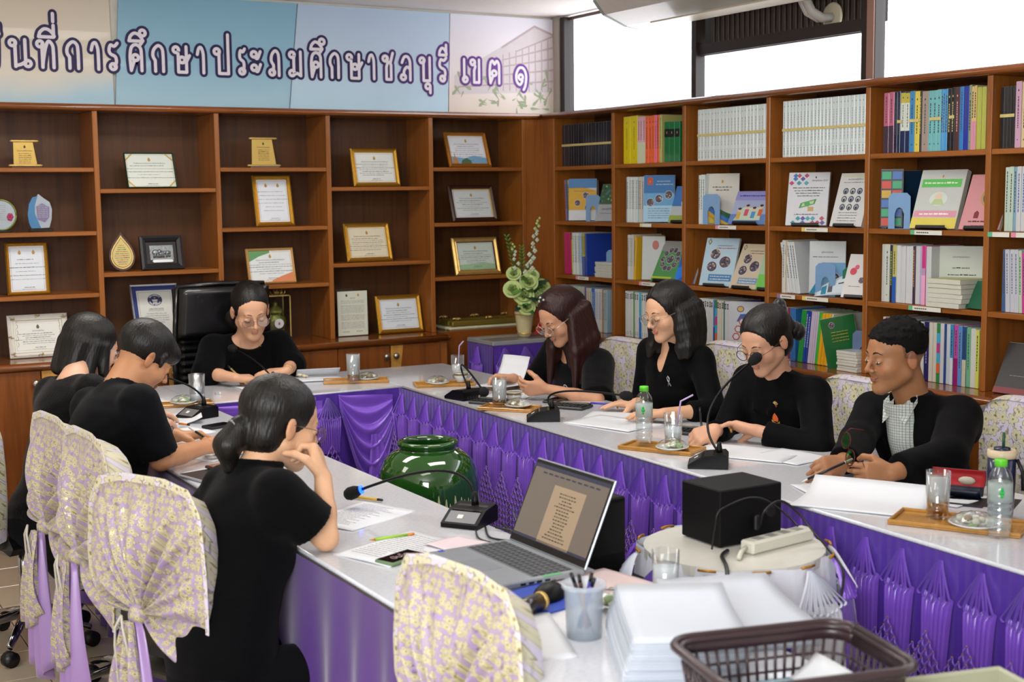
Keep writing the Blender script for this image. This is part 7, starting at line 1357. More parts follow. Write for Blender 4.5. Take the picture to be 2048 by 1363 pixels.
t = thing('folded_document', 'thick document with its top pages folded over on the head table', 'paper', T((-1.73, -.71, ZT_), rz=R(-12)))
MB().grid(lambda u, v: ((u-.5)*.25, (v-.5)*.17, .006+.002*math.sin(u*4)), 10, 6, M_pap, thick=.005).build('pages', None, t)
MB().grid(lambda u, v: ((u-.42)*.21, .03+(.028*math.cos(v*4.4+.6))*1.0, .012+.022*(1+math.sin(v*4.4-1.2))*.9), 10, 20, M_pap, thick=.003).build('folded_page', None, t)
paper(-2.70, -.98, R(8), 'white stack with dark edged folder on the far left table', w=.30, d=.2, n=8, lines=0); paper(-2.66, -1.50, R(-15), 'open white document with curled page before the bobbed woman', w=.22, d=.26, n=3, curl=.03, lines=10)
paper(-2.72, -1.83, R(20), 'white sheet under the hands of the bobbed woman', lines=0, w=.2, d=.16); paper(-2.74, -2.28, R(-60), 'sheet the man with the smartwatch writes on', lines=8, w=.22); paper(-2.84, -2.62, R(-72), 'white sheet beyond the tablet at the table edge', lines=0, w=.16, d=.16)
paper(-2.69, -3.42, R(-64), 'printed sheet under the arm of the ponytailed woman', w=.20, d=.28, lines=18, seed=4); paper(-2.74, -3.80, R(-70), 'printed sheet under the green phone', w=.20, d=.28, lines=16, seed=5, n=2); paper(-2.60, -3.86, R(-75), 'pinkish sheet cornering out beside the laptop', w=.14, d=.12, lines=0, col='d6c6cb', z=ZT_+.004)
paper(-1.13, -1.50, R(20), 'white sheet the reddish haired woman is holding', w=.20, d=.16, z=ZT_+.02, curl=.15, lines=8); paper(-1.20, -1.70, R(35), 'flat sheet with a blue line beside the reddish haired woman', w=.16, d=.2, lines=6)
paper(-1.24, -2.56, R(15), 'large white sheet before the ribbon brooch woman', w=.22, d=.33, lines=0, n=3); paper(-1.14, -2.43, R(40), 'sheet under the ringed hand of the ribbon brooch woman', w=.18, d=.24, lines=0, n=2, z=ZT_+.0005)
paper(-1.20, -3.30, R(28), 'large blank sheet before the orange emblem woman', w=.22, d=.34, lines=0, n=2); paper(-1.12, -3.43, R(10), 'second blank sheet peeping out at the emblem woman', w=.2, d=.22, lines=0, z=ZT_)
paper(-1.40, -4.06, R(30), 'large curled blank sheet before the man with the checked shirt', w=.24, d=.36, lines=0, n=3, curl=.05); paper(-1.36, -3.87, R(-20), 'small sheet under the hands of the man', w=.17, d=.17, lines=6, z=ZT_+.001); paper(-1.16, -4.10, R(14), 'sheet lying beside the hand of the man', w=.2, d=.25, lines=0)
paper(-2.46, -4.36, R(10), 'pale pink sheet on the near table behind the laptop', w=.15, d=.24, lines=0, col='cfb9b8')
paper(-2.84, -4.55, R(-20), 'white sheet under the clear pencil tub', w=.2, d=.28, lines=0, n=2)
# ---- calculators, pens, phones
def calculator(x, y, rz, label):
    t = thing('calculator', label, 'calculator', T((x, y, ZT_), rz=rz)); MB().box((-.075, -.055, 0), (.075, .055, .012), pm('dark_grey_case', '2f3134', .4), bev=.004).box((-.07, .02, .012), (.07, .05, .018), pm('dark_grey_case', '2f3134', .4), bev=.003).build('case', None, t)
    MB().box((-.06, .024, .0181), (.06, .044, .019), pm('lcd_grey', '6f7a6c', .2)).build('display', None, t)
    k = MB().box((-.0055, -.0045, 0), (.0055, .0045, .004), M_black, bev=.001)
    for i in range(8):
        for j in range(4): k.build('key', None, t, Matrix.Translation((-.062+.0177*i, -.044+.0155*j, .012)))
calculator(-1.39, -1.84, R(-62), 'desk calculator behind the corner microphone'); calculator(-1.165, -2.14, R(-60), 'desk calculator before the hands of the reddish haired woman'); calculator(-1.12, -2.88, R(-60), 'desk calculator behind the straw glass')
def pen(p0, p1, label, col, r=.0042, tip=None, cat='pen', name='pen'):
    p0, p1 = V(p0), V(p1); t = thing(name, label, cat, (0, 0, 0)); t.location = p0; d = p1-p0
    MB().tube([(0, 0, 0), tuple(d*.12)], [.001, r*.8], tip or M_silver, 8).build('tip', None, t); MB().tube([tuple(d*.12), tuple(d*.85)], r, pm('pen_'+col, col, .35), 8).build('barrel', None, t); MB().tube([tuple(d*.85), tuple(d)], [r, r*.9], tip or M_black, 8).build('end', None, t)
pen((-1.06, -2.10, .757), (-.99, -2.20, .757), 'blue ballpoint pen beside the desk calculator', '3a3fb0'); pen((-2.10, -.80, .757), (-2.165, -.70, .85), 'gold and black pen in the hand of the writing woman', 'a08a4a'); pen((-1.02, -1.40, .80), (-.985, -1.35, .87), 'dark pen in the hand of the reddish haired woman', '1a1a1c')
pen((-1.235, -3.11, .755), (-1.18, -3.02, .87), 'black pen held upright by the orange emblem woman', '141416'); pen((-1.40, -3.80, .765), (-1.27, -3.88, .835), 'black pencil with white end held by the man', '16161a', tip=M_stk, cat='pencil', name='pencil'); pen((-2.72, -2.42, .758), (-2.80, -2.20, .835), 'black and green pen held by the man with the smartwatch', '1a2a24', tip=M_stk)
pen((-2.78, -3.70, .757), (-2.655, -3.705, .757), 'lime green pencil lying on the printed sheets', '8fb83a', tip=pm('orange_tip', 'c87a2a', .5), cat='pencil', name='pencil'); pen((-2.725, -1.80, .785), (-2.70, -1.86, .785), 'orange pencil by the hand of the bobbed woman', 'c87a30', cat='pencil', name='pencil'); pen((-2.62, -3.20, .757), (-2.56, -3.30, .757), 'yellow pencil beyond the elbow of the ponytailed woman', 'c8a030', cat='pencil', name='pencil')
def phone(x, y, rz, label, case='16181c', w=.07, d=.145, z=ZT_, extra=None):
    t = thing('phone', label, 'phone', T((x, y, z), rz=rz)); MB().box((-w/2, -d/2, 0), (w/2, d/2, .010), pm('phone_case_'+case, case, .35, coat=.3), bev=.003).build('case', None, t); MB().box((-w/2+.004, -d/2+.004, .0101), (w/2-.004, d/2-.004, .0106), pm('dark_phone_screen', '0b0b10', .05, coat=1)).build('screen', None, t)
    if extra: extra(t)
phone(-2.56, -1.77, R(-70), 'black phone beside the left gooseneck microphone', d=.11); phone(-2.80, -2.60, R(-75), 'dark phone lying on the tablet at the table edge', '2a2426', d=.12, z=ZT_+.011); phone(-1.13, -1.96, R(-60), 'dark phone beside the hand of the reddish haired woman', d=.12)
def green_extra(t):
    p = MB(); add_text(p, 'บันได', .030, pm('phone_white_print', 'b09a9a', .4), Matrix.Translation((0, .0, .0108)) @ Matrix.Rotation(math.pi/2, 4, 'Z') @ Matrix.Translation((0, -.010, 0))); p.build('screen_print', None, t)
phone(-2.785, -3.895, R(-68), 'phone in a sage green case on the printed sheet', '5f7a52', w=.062, d=.12, extra=green_extra)
t = thing('tablet', 'flat grey tablet on the table edge beyond the ponytailed woman', 'tablet', T((-2.84, -2.66, ZT_), rz=R(-75))); MB().box((-.08, -.11, 0), (.08, .11, .009), pm('tablet_silver', 'b4b8be', .3, metal=.4), bev=.003).build('body', None, t); MB().box((-.074, -.104, .009), (.074, .104, .0095), M_char).build('screen', None, t)
t = thing('eraser', 'small white eraser cube on the head table', 'eraser', (-2.29, -.93, ZT_)); MB().box((-.012, -.008, 0), (.012, .008, .012), M_stk, bev=.002).build('block', None, t); MB().box((-.0125, -.0085, .0), (.004, .0085, .0122), pm('eraser_sleeve', 'a8aab0', .5)).build('sleeve', None, t)
# ---- laptop
t = thing('laptop', 'silver laptop open on the near table showing a document', 'laptop', T((-2.598, -4.085, ZT_+.001), rz=R(91)))   # local: width along x, user at +y... screen at -y
ml = pm('laptop_silver', '9ba1a8', .32, metal=.45); Wl, Dl = .345, .235
MB().box((-Wl/2, -Dl/2, 0), (Wl/2, Dl/2, .014), ml, bev=.003).build('base', None, t); MB().box((-.155, -.095, .0141), (.155, .018, .0146), pm('keyboard_well', '6c7076', .5)).build('keyboard_deck', None, t)
kk = MB().box((-.0078, -.0068, 0), (.0078, .0068, .002), pm('grey_key', '3f4247', .5), bev=.001)
for r in range(6):
    for c in range(16): kk.build('key', None, t, Matrix.Translation((-.145+.0193*c, -.085+.0182*r, .0146)))
MB().box((-.05, .035, .0141), (.05, .095, .0144), pm('touchpad', '8f959c', .3, metal=.3)).build('touchpad', None, t); MB().box((-.17, -.055, .0142), (-.158, -.005, .0146), pm('green_sticker', '4fae6a', .5)).box((.155, .08, .0142), (.168, .095, .0146), pm('blue_sticker', '2a4ab8', .4)).build('sticker', None, t)
po = MB(); [po.box((-Wl/2-.0006, -.02+.022*k, .004), (-Wl/2+.002, -.006+.022*k, .009), M_black) for k in range(4)]; po.build('ports', None, t)
sc_ = link('lid', None, t, Matrix.Translation((0, -Dl/2+.002, .013)) @ Matrix.Rotation(R(24), 4, 'X')); sc_['kind'] = 'thing'; del sc_['kind']
Hl = .222
MB().box((-Wl/2, -.006, 0), (Wl/2, 0, Hl), ml, bev=.002).build('lid_shell', None, sc_); MB().box((-Wl/2+.004, .0002, .004), (Wl/2-.004, .0012, Hl-.004), M_black).build('bezel', None, sc_)
MB().box((-Wl/2+.009, .0013, .02), (Wl/2-.009, .0017, Hl-.012), pm('lit_screen', '3a3430', .25, emit='7a6e64', estr=.6)).build('screen', None, sc_)
p = MB(); ms = pm('screen_page', '6a5a48', .3, emit='8f7c66', estr=.75); mk = pm('screen_ink', '2a241e', .5); mb_ = pm('screen_bar', '2a2c3a', .3, emit='2a2c3c', estr=.5)
p.box((-.085, .0018, .022), (.055, .0019, .168), ms); p.box((-Wl/2+.009, .0018, Hl-.022), (Wl/2-.009, .0019, Hl-.012), mb_); p.box((-Wl/2+.009, .0018, .02), (Wl/2-.009, .0019, .027), mb_)
Fy = lambda q: [(-a, .0021, c) for a, c in q]
rg = random.Random(12)
for k in range(15):
    z_ = .150-.0082*k; ww = rg.uniform(.02, .045); x = -ww-.015
    while x < ww-.015: l = rg.uniform(.004, .012); p.add([(x, .0021, z_), (x, .0021, z_+.0028), (x+l, .0021, z_+.0028), (x+l, .0021, z_)], [(0, 1, 2, 3)], mk); x += l+.003
for k in range(10): p.add([(-.13+.026*k, .0021, Hl-.034), (-.13+.026*k, .0021, Hl-.030), (-.13+.026*k+.018, .0021, Hl-.030), (-.13+.026*k+.018, .0021, Hl-.034)], [(0, 1, 2, 3)], mb_)
p.build('screen_picture', None, sc_)
# ---- cables
def cable(pts, label, r=.003, col='0b0b0c', name='cable'):
    P = [V(p) for p in pts]; Q_ = []
    for i in range(len(P)-1):
        a, b, c, d = P[max(i-1, 0)], P[i], P[i+1], P[min(i+2, len(P)-1)]
        for k in range(8): u = k/8; Q_.append(.5*((2*b)+(c-a)*u+(2*a-5*b+4*c-d)*u*u+(3*b-a-3*c+d)*u**3))
    Q_.append(P[-1]); L0 = Q_[0]; t = MB().tube([q-L0 for q in Q_], r, pm('cable_'+col, col, .4), 8).build(name, None, M=Matrix.Translation(L0)); tag(t, label, 'cable'); return t
cable([(-2.46, -3.74, .756), (-2.50, -3.84, .755), (-2.46, -3.90, .755), (-2.42, -3.83, .756), (-2.44, -3.76, .757)], 'thin black cable looping behind the laptop lid')
cable([(-2.40, -3.72, .755), (-2.44, -3.86, .755), (-2.50, -3.92, .755), (-2.53, -3.84, .755), (-2.50, -3.76, .757)], 'black microphone cable coiled beside the laptop keyboard', r=.0025)
cable([(-2.18, -3.62, .02), (-2.1, -3.5, .25), (-2.05, -3.45, .5), (-2.12, -3.5, .62), (-2.22, -3.62, .60), (-2.28, -3.7, .3)], 'white looping cord among the floor plants', r=.005, col='b8b6b0')
# ---- woofer, second speaker, power strip
t = thing('woofer', 'black box woofer with a round port on the white pedestal', 'speaker', (-1.985, -4.185, .7605)); mw_ = pm('black_textured_vinyl', '070608', .6, spec=.2, bump=.6, bscale=500)
MB().box((-.10, -.078, .003), (.10, .078, .146), mw_, bev=.003).build('cabinet', None, t); pt = MB(); pt.lathe([(.010, .002), (.0145, .003), (.0165, .0), (.0165, -.004)], M_black, 24, Matrix.Translation((.062, -.079, .075)) @ Matrix.Rotation(math.pi/2, 4, 'X')); pt.lathe([(.0001, .0012), (.0105, .0012)], pm('port_hole', '000000', 1), 20, Matrix.Translation((.062, -.079, .075)) @ Matrix.Rotation(math.pi/2, 4, 'X')); pt.build('port', None, t)
for a in (-.085, .085):
    for b in (-.063, .063): MB().lathe([(.008, 0), (.008, .004)], M_black, 10, Matrix.Translation((a, b, 0))).build('foot', None, t)
pl_ = MB().box((.0, -.095, .035), (.018, -.079, .075), M_black, bev=.004); pl_.build('plug', None, t)
t = thing('power_strip', 'long white power strip before the woofer', 'power strip', T((-1.93, -4.315, .7605), rz=R(8))); MB().box((-.13, -.022, 0), (.10, .022, .032), pm('off_white_plastic', 'c4c2b4', .4), bev=.005).build('body', None, t)
for k in range(4): MB().box((-.10+.048*k, -.012, .032), (-.075+.048*k, .012, .033), pm('socket_grey', '8a8a84', .5)).build('socket', None, t)
MB().tube([(-.13, 0, .016), (-.16, -.01, .012), (-.19, -.03, .006)], .006, pm('off_white_plastic', 'c4c2b4', .4), 8).build('cord', None, t)
cable([(-1.975, -4.285, .81), (-1.975, -4.30, .85), (-1.93, -4.31, .872), (-1.89, -4.33, .84), (-1.87, -4.36, .80), (-1.86, -4.40, .765), (-1.89, -4.49, .73), (-1.93, -4.52, .66)], 'black power lead arching over the white strip', r=.0032)
cable([(-2.115, -4.27, .766), (-2.11, -4.275, .82), (-2.10, -4.278, .86), (-2.05, -4.28, .878), (-2.0, -4.278, .883), (-1.95, -4.28, .87), (-1.90, -4.30, .83), (-1.90, -4.34, .81)], 'thin black lead looping across the woofer', r=.0025)
cable([(-2.09, -4.30, .766), (-2.14, -4.34, .768), (-2.19, -4.42, .765), (-2.25, -4.50, .72), (-2.245, -4.52, .62)], 'thick black cable hanging off the pedestal', r=.005)
t = thing('loudspeaker', 'tall black loudspeaker standing behind the laptop lid', 'speaker', (-2.31, -4.03, 0)); MB().box((-.06, -.065, .02), (.06, .065, .882), mw_, bev=.004).build('cabinet', None, t); MB().box((-.075, -.16, .0), (.075, .075, .69), mw_, bev=.01).build('stand', None, t); MB().box((-.055, -.0665, .74), (.055, -.0655, .87), M_foam).build('grille', None, t)
# ---- near table clutter
t = thing('mouse_pad', 'blue mouse pad partly under the laptop', 'mouse pad', T((-2.68, -4.36, ZT_), rz=R(12))); MB().box((-.10, -.09, 0), (.10, .09, .003), pm('blue_rubber', '1a3fa8', .6), bev=.001).build('pad', None, t); MB().box((-.10, .085, .0005), (.10, .0905, .0034), pm('navy_hem', '14255a', .6)).build('hem', None, t)
t = thing('mouse', 'black computer mouse on the blue pad', 'mouse', T((-2.645, -4.365, ZT_+.004), rz=R(-60))); MB().ball((0, 0, .004), (.032, .052, .030), M_mic, 16).build('shell', None, t); MB().box((-.003, .015, .030), (.003, .03, .0345), M_char, bev=.001).build('wheel', None, t)
cable([(-2.60, -4.34, .76), (-2.55, -4.36, .756), (-2.50, -4.40, .758), (-2.45, -4.41, .756)], 'mouse cable crossing the pink sheet', r=.0018)
t = thing('marker', 'thick dark marker with red label lying behind the chair top', 'marker', T((-2.745, -4.44, ZT_+.021), rz=R(20))); MB().tube([(-.06, 0, 0), (.04, 0, 0)], .020, pm('marker_black', '1a1214', .3, coat=.5), 16).build('barrel', None, t); MB().tube([(-.04, 0, 0), (-.02, 0, 0)], .0205, pm('marker_red', '9a2a2a', .4), 16).tube([(.04, 0, 0), (.05, 0, 0)], .021, M_gold2, 16).build('bands', None, t)
t = thing('pencil_tub', 'clear plastic tub holding pencils beside the big paper stack', 'container', (-2.715, -4.615, ZT_)); tm = pm('cloudy_plastic_tub', 'c3cfda', .3, alpha=.42)
MB().lathe([(.0001, .002), (.036, 0), (.040, .10), (.046, .102), (.046, .112), (.042, .112), (.038, .104), (.034, .004), (.0001, .004)], tm, 32).build('tub', None, t)
for k, (a, c, l) in enumerate([(.3, '2a3a8a', .12), (1.4, 'b04a3a', .115), (2.6, '1a1a1c', .125), (3.9, 'c07a3a', .11), (5.1, '6a4ab0', .118)]): pen((-2.715-.018*math.cos(a), -4.615-.018*math.sin(a), .757), (-2.715+.026*math.cos(a), -4.615+.026*math.sin(a), .757+l), ['blue pencil', 'red brown pencil', 'black pencil', 'orange pencil', 'violet pencil'][k]+' standing in the clear tub', c, cat='pencil', name='pencil')
# paper stacks: packs of sheets, slightly fanned
def pack(x, y, rz, n, w, d, label, z=ZT_, cur=.03, th=.0022, dep=0, clip=None):
    t = thing('paper_stack', label, 'paper stack', T((x, y, z), rz=rz)); rg = random.Random(n)
    def sheet(k):
        ox, oy = rg.uniform(-.003, .003), rg.uniform(-.003, .003); zz = k*th
        return lambda u, v: ((u-.5)*w+ox+.0006*k, (v-.5)*d+oy, zz+th+cur*max(0, v-.45)**2*2.2+cur*.4*max(0, .3-u)**2)
    mats_ = [pm('ream_white', 'c2c8d2', .6, var=.02), pm('ream_shade', 'aeb5c0', .6, var=.02)]
    for k in range(n): MB().grid(sheet(k), 8, 8, mats_[k % 2 if k < n-1 else 0], thick=th*.85).build('ream', None, t)
    if clip: c = clip; z_ = n*th; MB().box((c[0]-.022, c[1]-.012, z_-.01), (c[0]+.022, c[1]+.012, z_+.012), M_black, bev=.004).tube([(c[0]-.012, c[1]+.01, z_+.01), (c[0]-.02, c[1]-.035, z_+.012), (c[0]+.02, c[1]-.035, z_+.012), (c[0]+.012, c[1]+.01, z_+.01)], .0012, M_silver, 6).build('binder_clip', None, t)
pack(-2.655, -4.82, R(-28), 38, .215, .30, 'tall thick stack of white printed sheets nearest the camera', cur=.03, th=.0023)
pack(-2.42, -4.72, R(-20), 17, .25, .32, 'thick stack of white sheets with a black binder clip before the pedestal', cur=.03, th=.0023, clip=(-.10, -.07))
t = paper(-2.53, -4.56, R(40), 'orange cream corner sheet between the two paper stacks', w=.09, d=.10, lines=0, col='d0b08a', z=ZT_+.032)
# ---- baskets
def basket(x, y, rz, w, d, h, z, mat, label, slots=True, seed=0, rows=3):
    t = thing('basket', label, 'basket', T((x, y, z), rz=rz)); tw_, td = w*.84, d*.84
    def rr(w_, d_, r, z_, n=6):
        out = []
        for (cx, cy, a0) in ((w_/2-r, d_/2-r, 0), (-w_/2+r, d_/2-r, 90), (-w_/2+r, -d_/2+r, 180), (w_/2-r, -d_/2+r, 270)):
            for k in range(n+1): a = R(a0+90*k/n); out.append(V((cx+r*math.cos(a), cy+r*math.sin(a), z_)))
        return out
    top = rr(w, d, .05, h); n = len(top)
    MB().tube(top+[top[0]], .0085, mat, 8, flat=.8).tube(rr(w-.02, d-.02, .045, h-.004)+[rr(w-.02, d-.02, .045, h-.004)[0]], .006, mat, 6).build('rim', None, t)
    MB().prism([(p.x, p.y) for p in rr(tw_, td, .04, 0)], 0, .004, mat).build('bottom', None, t)
    lat = lambda f, q: rr(tw_+(w-.015-tw_)*f, td+(d-.015-td)*f, .04+.01*f, h*f)[q % n]
    for f0, f1 in ((0, .18), (.78, .97)): 
        b = MB(); P0 = rr(tw_+(w-.015-tw_)*f0, td+(d-.015-td)*f0, .042, h*f0); P1 = rr(tw_+(w-.015-tw_)*f1, td+(d-.015-td)*f1, .048, h*f1)
        b.grid(lambda u, v: tuple(P0[int(round(u*n)) % n].lerp(P1[int(round(u*n)) % n], v)), n, 1, mat, thick=.003); b.build('band', None, t)
    # upright slats between the bands
    per = []; tot = 0; PP = rr(w-.02, d-.02, .045, 0); 
    for k in range(n): per.append(tot); tot += (PP[(k+1) % n]-PP[k]).length
    N_ = int(tot/.019)
    def at(s_, f):
        P_ = rr(tw_+(w-.015-tw_)*f, td+(d-.015-td)*f, .045, h*f); s_ = s_ % tot
        for k in range(n):
            L_ = (PP[(k+1) % n]-PP[k]).length
            if s_ <= per[k]+L_+1e-9: return P_[k].lerp(P_[(k+1) % n], (s_-per[k])/max(L_, 1e-6))
        return P_[0]
    for k in range(N_): MB().tube([at(k*tot/N_, .16), at(k*tot/N_, .8)], .0032, mat, 5).build('slat', None, t)
    for f in ((.38, .58) if rows == 3 else ()): MB().tube([at(k*tot/80, f) for k in range(81)], .0028, mat, 5).build('cross_bar', None, t)
    return t
M_bsk = pm('dark_brown_plastic', '36262a', .4, coat=.2, bump=.2, bscale=300)
basket(-2.665, -5.175, R(-14), .345, .265, .12, ZT_+.001, M_bsk, 'dark brown plastic slatted basket in the foreground')
basket(-2.47, -5.36, R(-14), .33, .25, .10, ZT_-.03, pm('beige_green_plastic', 'a8a88e', .45), 'beige plastic basket in the near corner of the picture') if False else None
paper(-2.66, -5.17, R(-10), 'white sheets lying inside the brown basket', w=.2, d=.16, n=3, lines=0, z=ZT_+.03, curl=.06); 
t = thing('plastic_bottle', 'bluish clear plastic pack lying in the brown basket', 'package', T((-2.69, -5.10, ZT_+.028), rz=R(-12))); MB().tube([(-.11, 0, 0), (-.09, 0, 0), (.08, 0, 0), (.1, 0, 0)], [.012, .022, .022, .01], pm('cloudy_blue_plastic', '7fa6b4', .2, coat=.5), 14).build('body', None, t); MB().tube([(.1, 0, 0), (.115, 0, 0)], .009, M_stk, 12).build('cap', None, t)
t = thing('paper_tray', 'beige plastic letter tray at the bottom edge of the picture', 'tray', T((-2.44, -5.36, ZT_+.001), rz=R(-14))); mbg = pm('beige_green_plastic', 'a3a48c', .45)
MB().box((-.14, -.12, 0), (.14, .12, .004), mbg).build('bottom', None, t)
for (a, b_) in (((-.145, .115), (.145, .125)), ((-.145, -.125), (-.135, .125)), ((.135, -.125), (.145, .125))): MB().box((a[0], a[1], 0), (b_[0], b_[1], .055), mbg, bev=.004).build('side', None, t)
sl_ = MB(); [sl_.box((-.12+.02*k, .1255, .025), (-.108+.02*k, .127, .045), M_char) for k in range(12)]; sl_.build('slots', None, t)
# ---- thermos, spectacle case, spectacles
t = thing('tumbler', 'navy blue insulated tumbler with cream lid and green straw', 'tumbler', (-1.215, -4.385, ZT_)); MB().lathe([(.030, 0), (.033, .01), (.037, .10), (.037, .17), (.0001, .17)], pm('navy_enamel', '101c3e', .3, coat=.4), 32).build('body', None, t); MB().lathe([(.0385, .168), (.0395, .176), (.038, .188), (.030, .190), (.028, .186), (.0001, .186)], pm('cream_lid', 'c8b898', .4), 32).build('lid', None, t); MB().lathe([(.022, .186), (.022, .194), (.0001, .194)], pm('navy_enamel', '101c3e', .3, coat=.4), 20).build('lid_plug', None, t); MB().tube([(.005, 0, .19), (.005, 0, .235)], .004, pm('dark_green_straw', '1f4a36', .4), 8).build('straw', None, t); MB().tube([(.02, -.034, .165), (.03, -.045, .13), (.032, -.046, .08)], .005, M_black, 8).build('loop', None, t)
t = thing('spectacle_case', 'navy spectacle case lying open with red lining', 'case', T((-1.105, -4.13, ZT_), rz=R(-58))); mc_ = pm('navy_leather', '0e1428', .4)
MB().grid(lambda u, v: ((u-.5)*.15, .03*math.cos(v*3.14), .024+.024*-math.sin(v*3.14)), 10, 10, mc_, thick=-.003).build('lower_half', None, t); MB().grid(lambda u, v: ((u-.5)*.15, .032+.026*math.sin(v*3.14*.8), .024+.045*v), 10, 8, pm('red_lining', 'a01a22', .6), thick=.001).build('lining', None, t); MB().grid(lambda u, v: ((u-.5)*.152, .034+.029*math.sin(v*3.14*.8), .022+.048*v), 10, 8, mc_, thick=-.002).build('upper_half', None, t); MB().ball((.03, .01, .045), (.025, .012, .012), pm('cream_cloth_wipe', 'b0a898', .8), 10).build('wiping_cloth', None, t)
t = thing('notebook', 'black notebook under the open spectacle case', 'notebook', T((-1.10, -4.22, ZT_), rz=R(-60))); MB().box((-.10, -.07, 0), (.10, .07, .0005), M_black).box((-.13, -.09, 0), (.02, -.072, .004), M_black).build('cover', None, t)
t = thing('spectacles', 'thin red rimmed spectacles hanging from the fingers of the man', 'spectacles', (-1.30, -3.90, .84)); fm = MB(); mr_ = pm('dark_red_rim', '5a1418', .3, metal=.5)
for cz, cy in ((.055, .018), (.005, .0)):
    ring_ = [(.004*math.sin(a*.26), cy+.018*math.cos(a*math.pi/12), cz+.024*math.sin(a*math.pi/12)) for a in range(25)]; fm.tube(ring_, .0014, mr_, 6); ln = MB(); ln.add(ring_[:-1], [tuple(range(24))], glass('green_coated_lens', col='40e080', rough=.02, amt=1.2, tint='c8d8cc')); ln.build('lens', None, t)
fm.tube([(0, .006, .033), (0, .008, .029), (0, .004, .026)], .0014, mr_, 6); fm.tube([(0, -.015, -.01), (.01, -.04, .0), (.02, -.055, -.045)], .0013, mr_, 6); fm.tube([(0, .034, .07), (.02, .02, .09), (.05, -.01, .085)], .0013, mr_, 6); fm.build('frame', None, t)
# ---- brooches and emblem (worn: parts of the person)
def on_chest(p, dr, du, df): return V(p['N']+p['rt']*dr-p['up']*du+p['fw']*df)-V(p['off'])
def chest_frame(p, o): M = Matrix([[p['rt'][i], p['up'][i], p['fw'][i], o[i]] for i in range(3)]+[[0, 0, 0, 1]]); return M
p_ = PE['R2']; o = on_chest(p_, -.075, .115, .118); M_rhine = pm('rhinestone', 'c8c8cc', .2, metal=.6, bump=1, bscale=600)
MB().tube([(-.008, -.022, 0), (.004, .0, .002), (.007, .012, .002), (0, .020, .002), (-.007, .012, .002), (-.004, .0, .003), (.008, -.022, .001)], .0024, M_rhine, 6, chest_frame(p_, o)).build('ribbon_brooch', None, p_['root'])
p_ = PE['R1']; o = on_chest(p_, -.035, .135, .125); b = MB(); rg = random.Random(2)
for k in range(14): a = k*.45; b.ball((.012*math.cos(a), .014*math.sin(a), .001), (.0035, .003, .003), M_rhine, 7, chest_frame(p_, o))
b.build('brooch', None, p_['root'])
p_ = PE['R3']; o = on_chest(p_, -.080, .108, .138); F_ = chest_frame(p_, o); b = MB()
b.prism([(0, .026), (-.008, .016), (-.013, .004), (-.010, -.006), (.010, -.006), (.013, .004), (.008, .016)][::1], 0, .003, pm('orange_embroidery', 'd8602a', .7), F_).prism([(-.018, -.003), (-.016, -.014), (0, -.022), (.016, -.014), (.018, -.003), (.010, -.011), (0, -.014), (-.010, -.011)], 0, .0035, pm('gold_embroidery', 'b08a2a', .7), F_); b.build('orange_emblem', None, p_['root'])
o = on_chest(p_, -.066, .060, .108); b = MB(); F_ = chest_frame(p_, o)
for k in range(5): a = .5+k*.55; b.tube([(0, -.008, 0), (.012*math.cos(a), .014*math.sin(a)-.004, .002)], [.002, .0012], M_gold2, 6, F_)
b.ball((0, -.01, .001), (.005, .007, .004), pm('dark_red_stone', '6a3030', .2), 8, F_); b.build('brooch', None, p_['root'])
# shirt of the man, necklace, watches, rings
p_ = PE['R4']; m = pm('checked_shirt', 'b4bab6', .7); ns, L, bs = nodes(m); N = ns.new; tc = N('ShaderNodeTexCoord'); w1 = N('ShaderNodeTexBrick'); w1.offset = 0; w1.inputs['Scale'].default_value = 110; w1.inputs['Color1'].default_value = lin('c0c4be'); w1.inputs['Color2'].default_value = lin('b8bdb8'); w1.inputs['Mortar'].default_value = lin('45504e'); w1.inputs['Mortar Size'].default_value = .06; w1.inputs['Brick Width'].default_value = 1; w1.inputs['Row Height'].default_value = 1
L(tc.outputs['UV'], w1.inputs[0]); vm_ = N('ShaderNodeMapping'); vm_.inputs['Rotation'].default_value = (0, 0, 0); sx_ = N('ShaderNodeSeparateXYZ'); L(tc.outputs['Object'], sx_.inputs[0]); cx_ = N('ShaderNodeCombineXYZ'); L(sx_.outputs['Y'], cx_.inputs[0]); L(sx_.outputs['Z'], cx_.inputs[1]); L(cx_.outputs[0], w1.inputs[0]); L(w1.outputs[0], bs.inputs['Base Color'])
def shirt(u, v): a = (u-.5)*1.5; q = on_chest(p_, .085*math.sin(a)*1.0, -.015+.38*v, (.098+.035*min(1, v*3)-.01*v)*math.cos(a)); return tuple(q)
MB().grid(shirt, 16, 20, m, thick=.002).build('checked_shirt', None, p_['root'])
for sd in (1, -1): MB().add([tuple(on_chest(p_, sd*.045, -.035, .02)), tuple(on_chest(p_, sd*.006, .012, .100)), tuple(on_chest(p_, sd*.045, .045, .118)), tuple(on_chest(p_, sd*.068, -.01, .06))], [(0, 1, 2, 3)], m).build('shirt_collar', None, p_['root'])
def necklace(k, dep, col=M_gold2):
    p_ = PE[k]; MB().tube([tuple(on_chest(p_, .052*math.sin(a), dep*.5*(1+math.cos(a))-.012, .012+.072*(1+math.cos(a))*.5+.01)) for a in [math.pi*(-1+q/10) for q in range(21)]], .0012, col, 5).build('necklace', None, p_['root'])
necklace('W1', .075); necklace('R1', .085)
def band_at(k, arm, f, r, w, mat, nm):
    p_ = PE[k]; sh, el, wr, a, sd = p_['arms'][arm]; c = V(el+(wr-el)*f)-V(p_['off']); d = V(wr-el).normalized(); MB().tube([c-d*w/2, c-d*w/2*.9, c+d*w/2*.9, c+d*w/2], [r*.96, r, r, r*.96], mat, 18).build(nm, None, p_['root'])
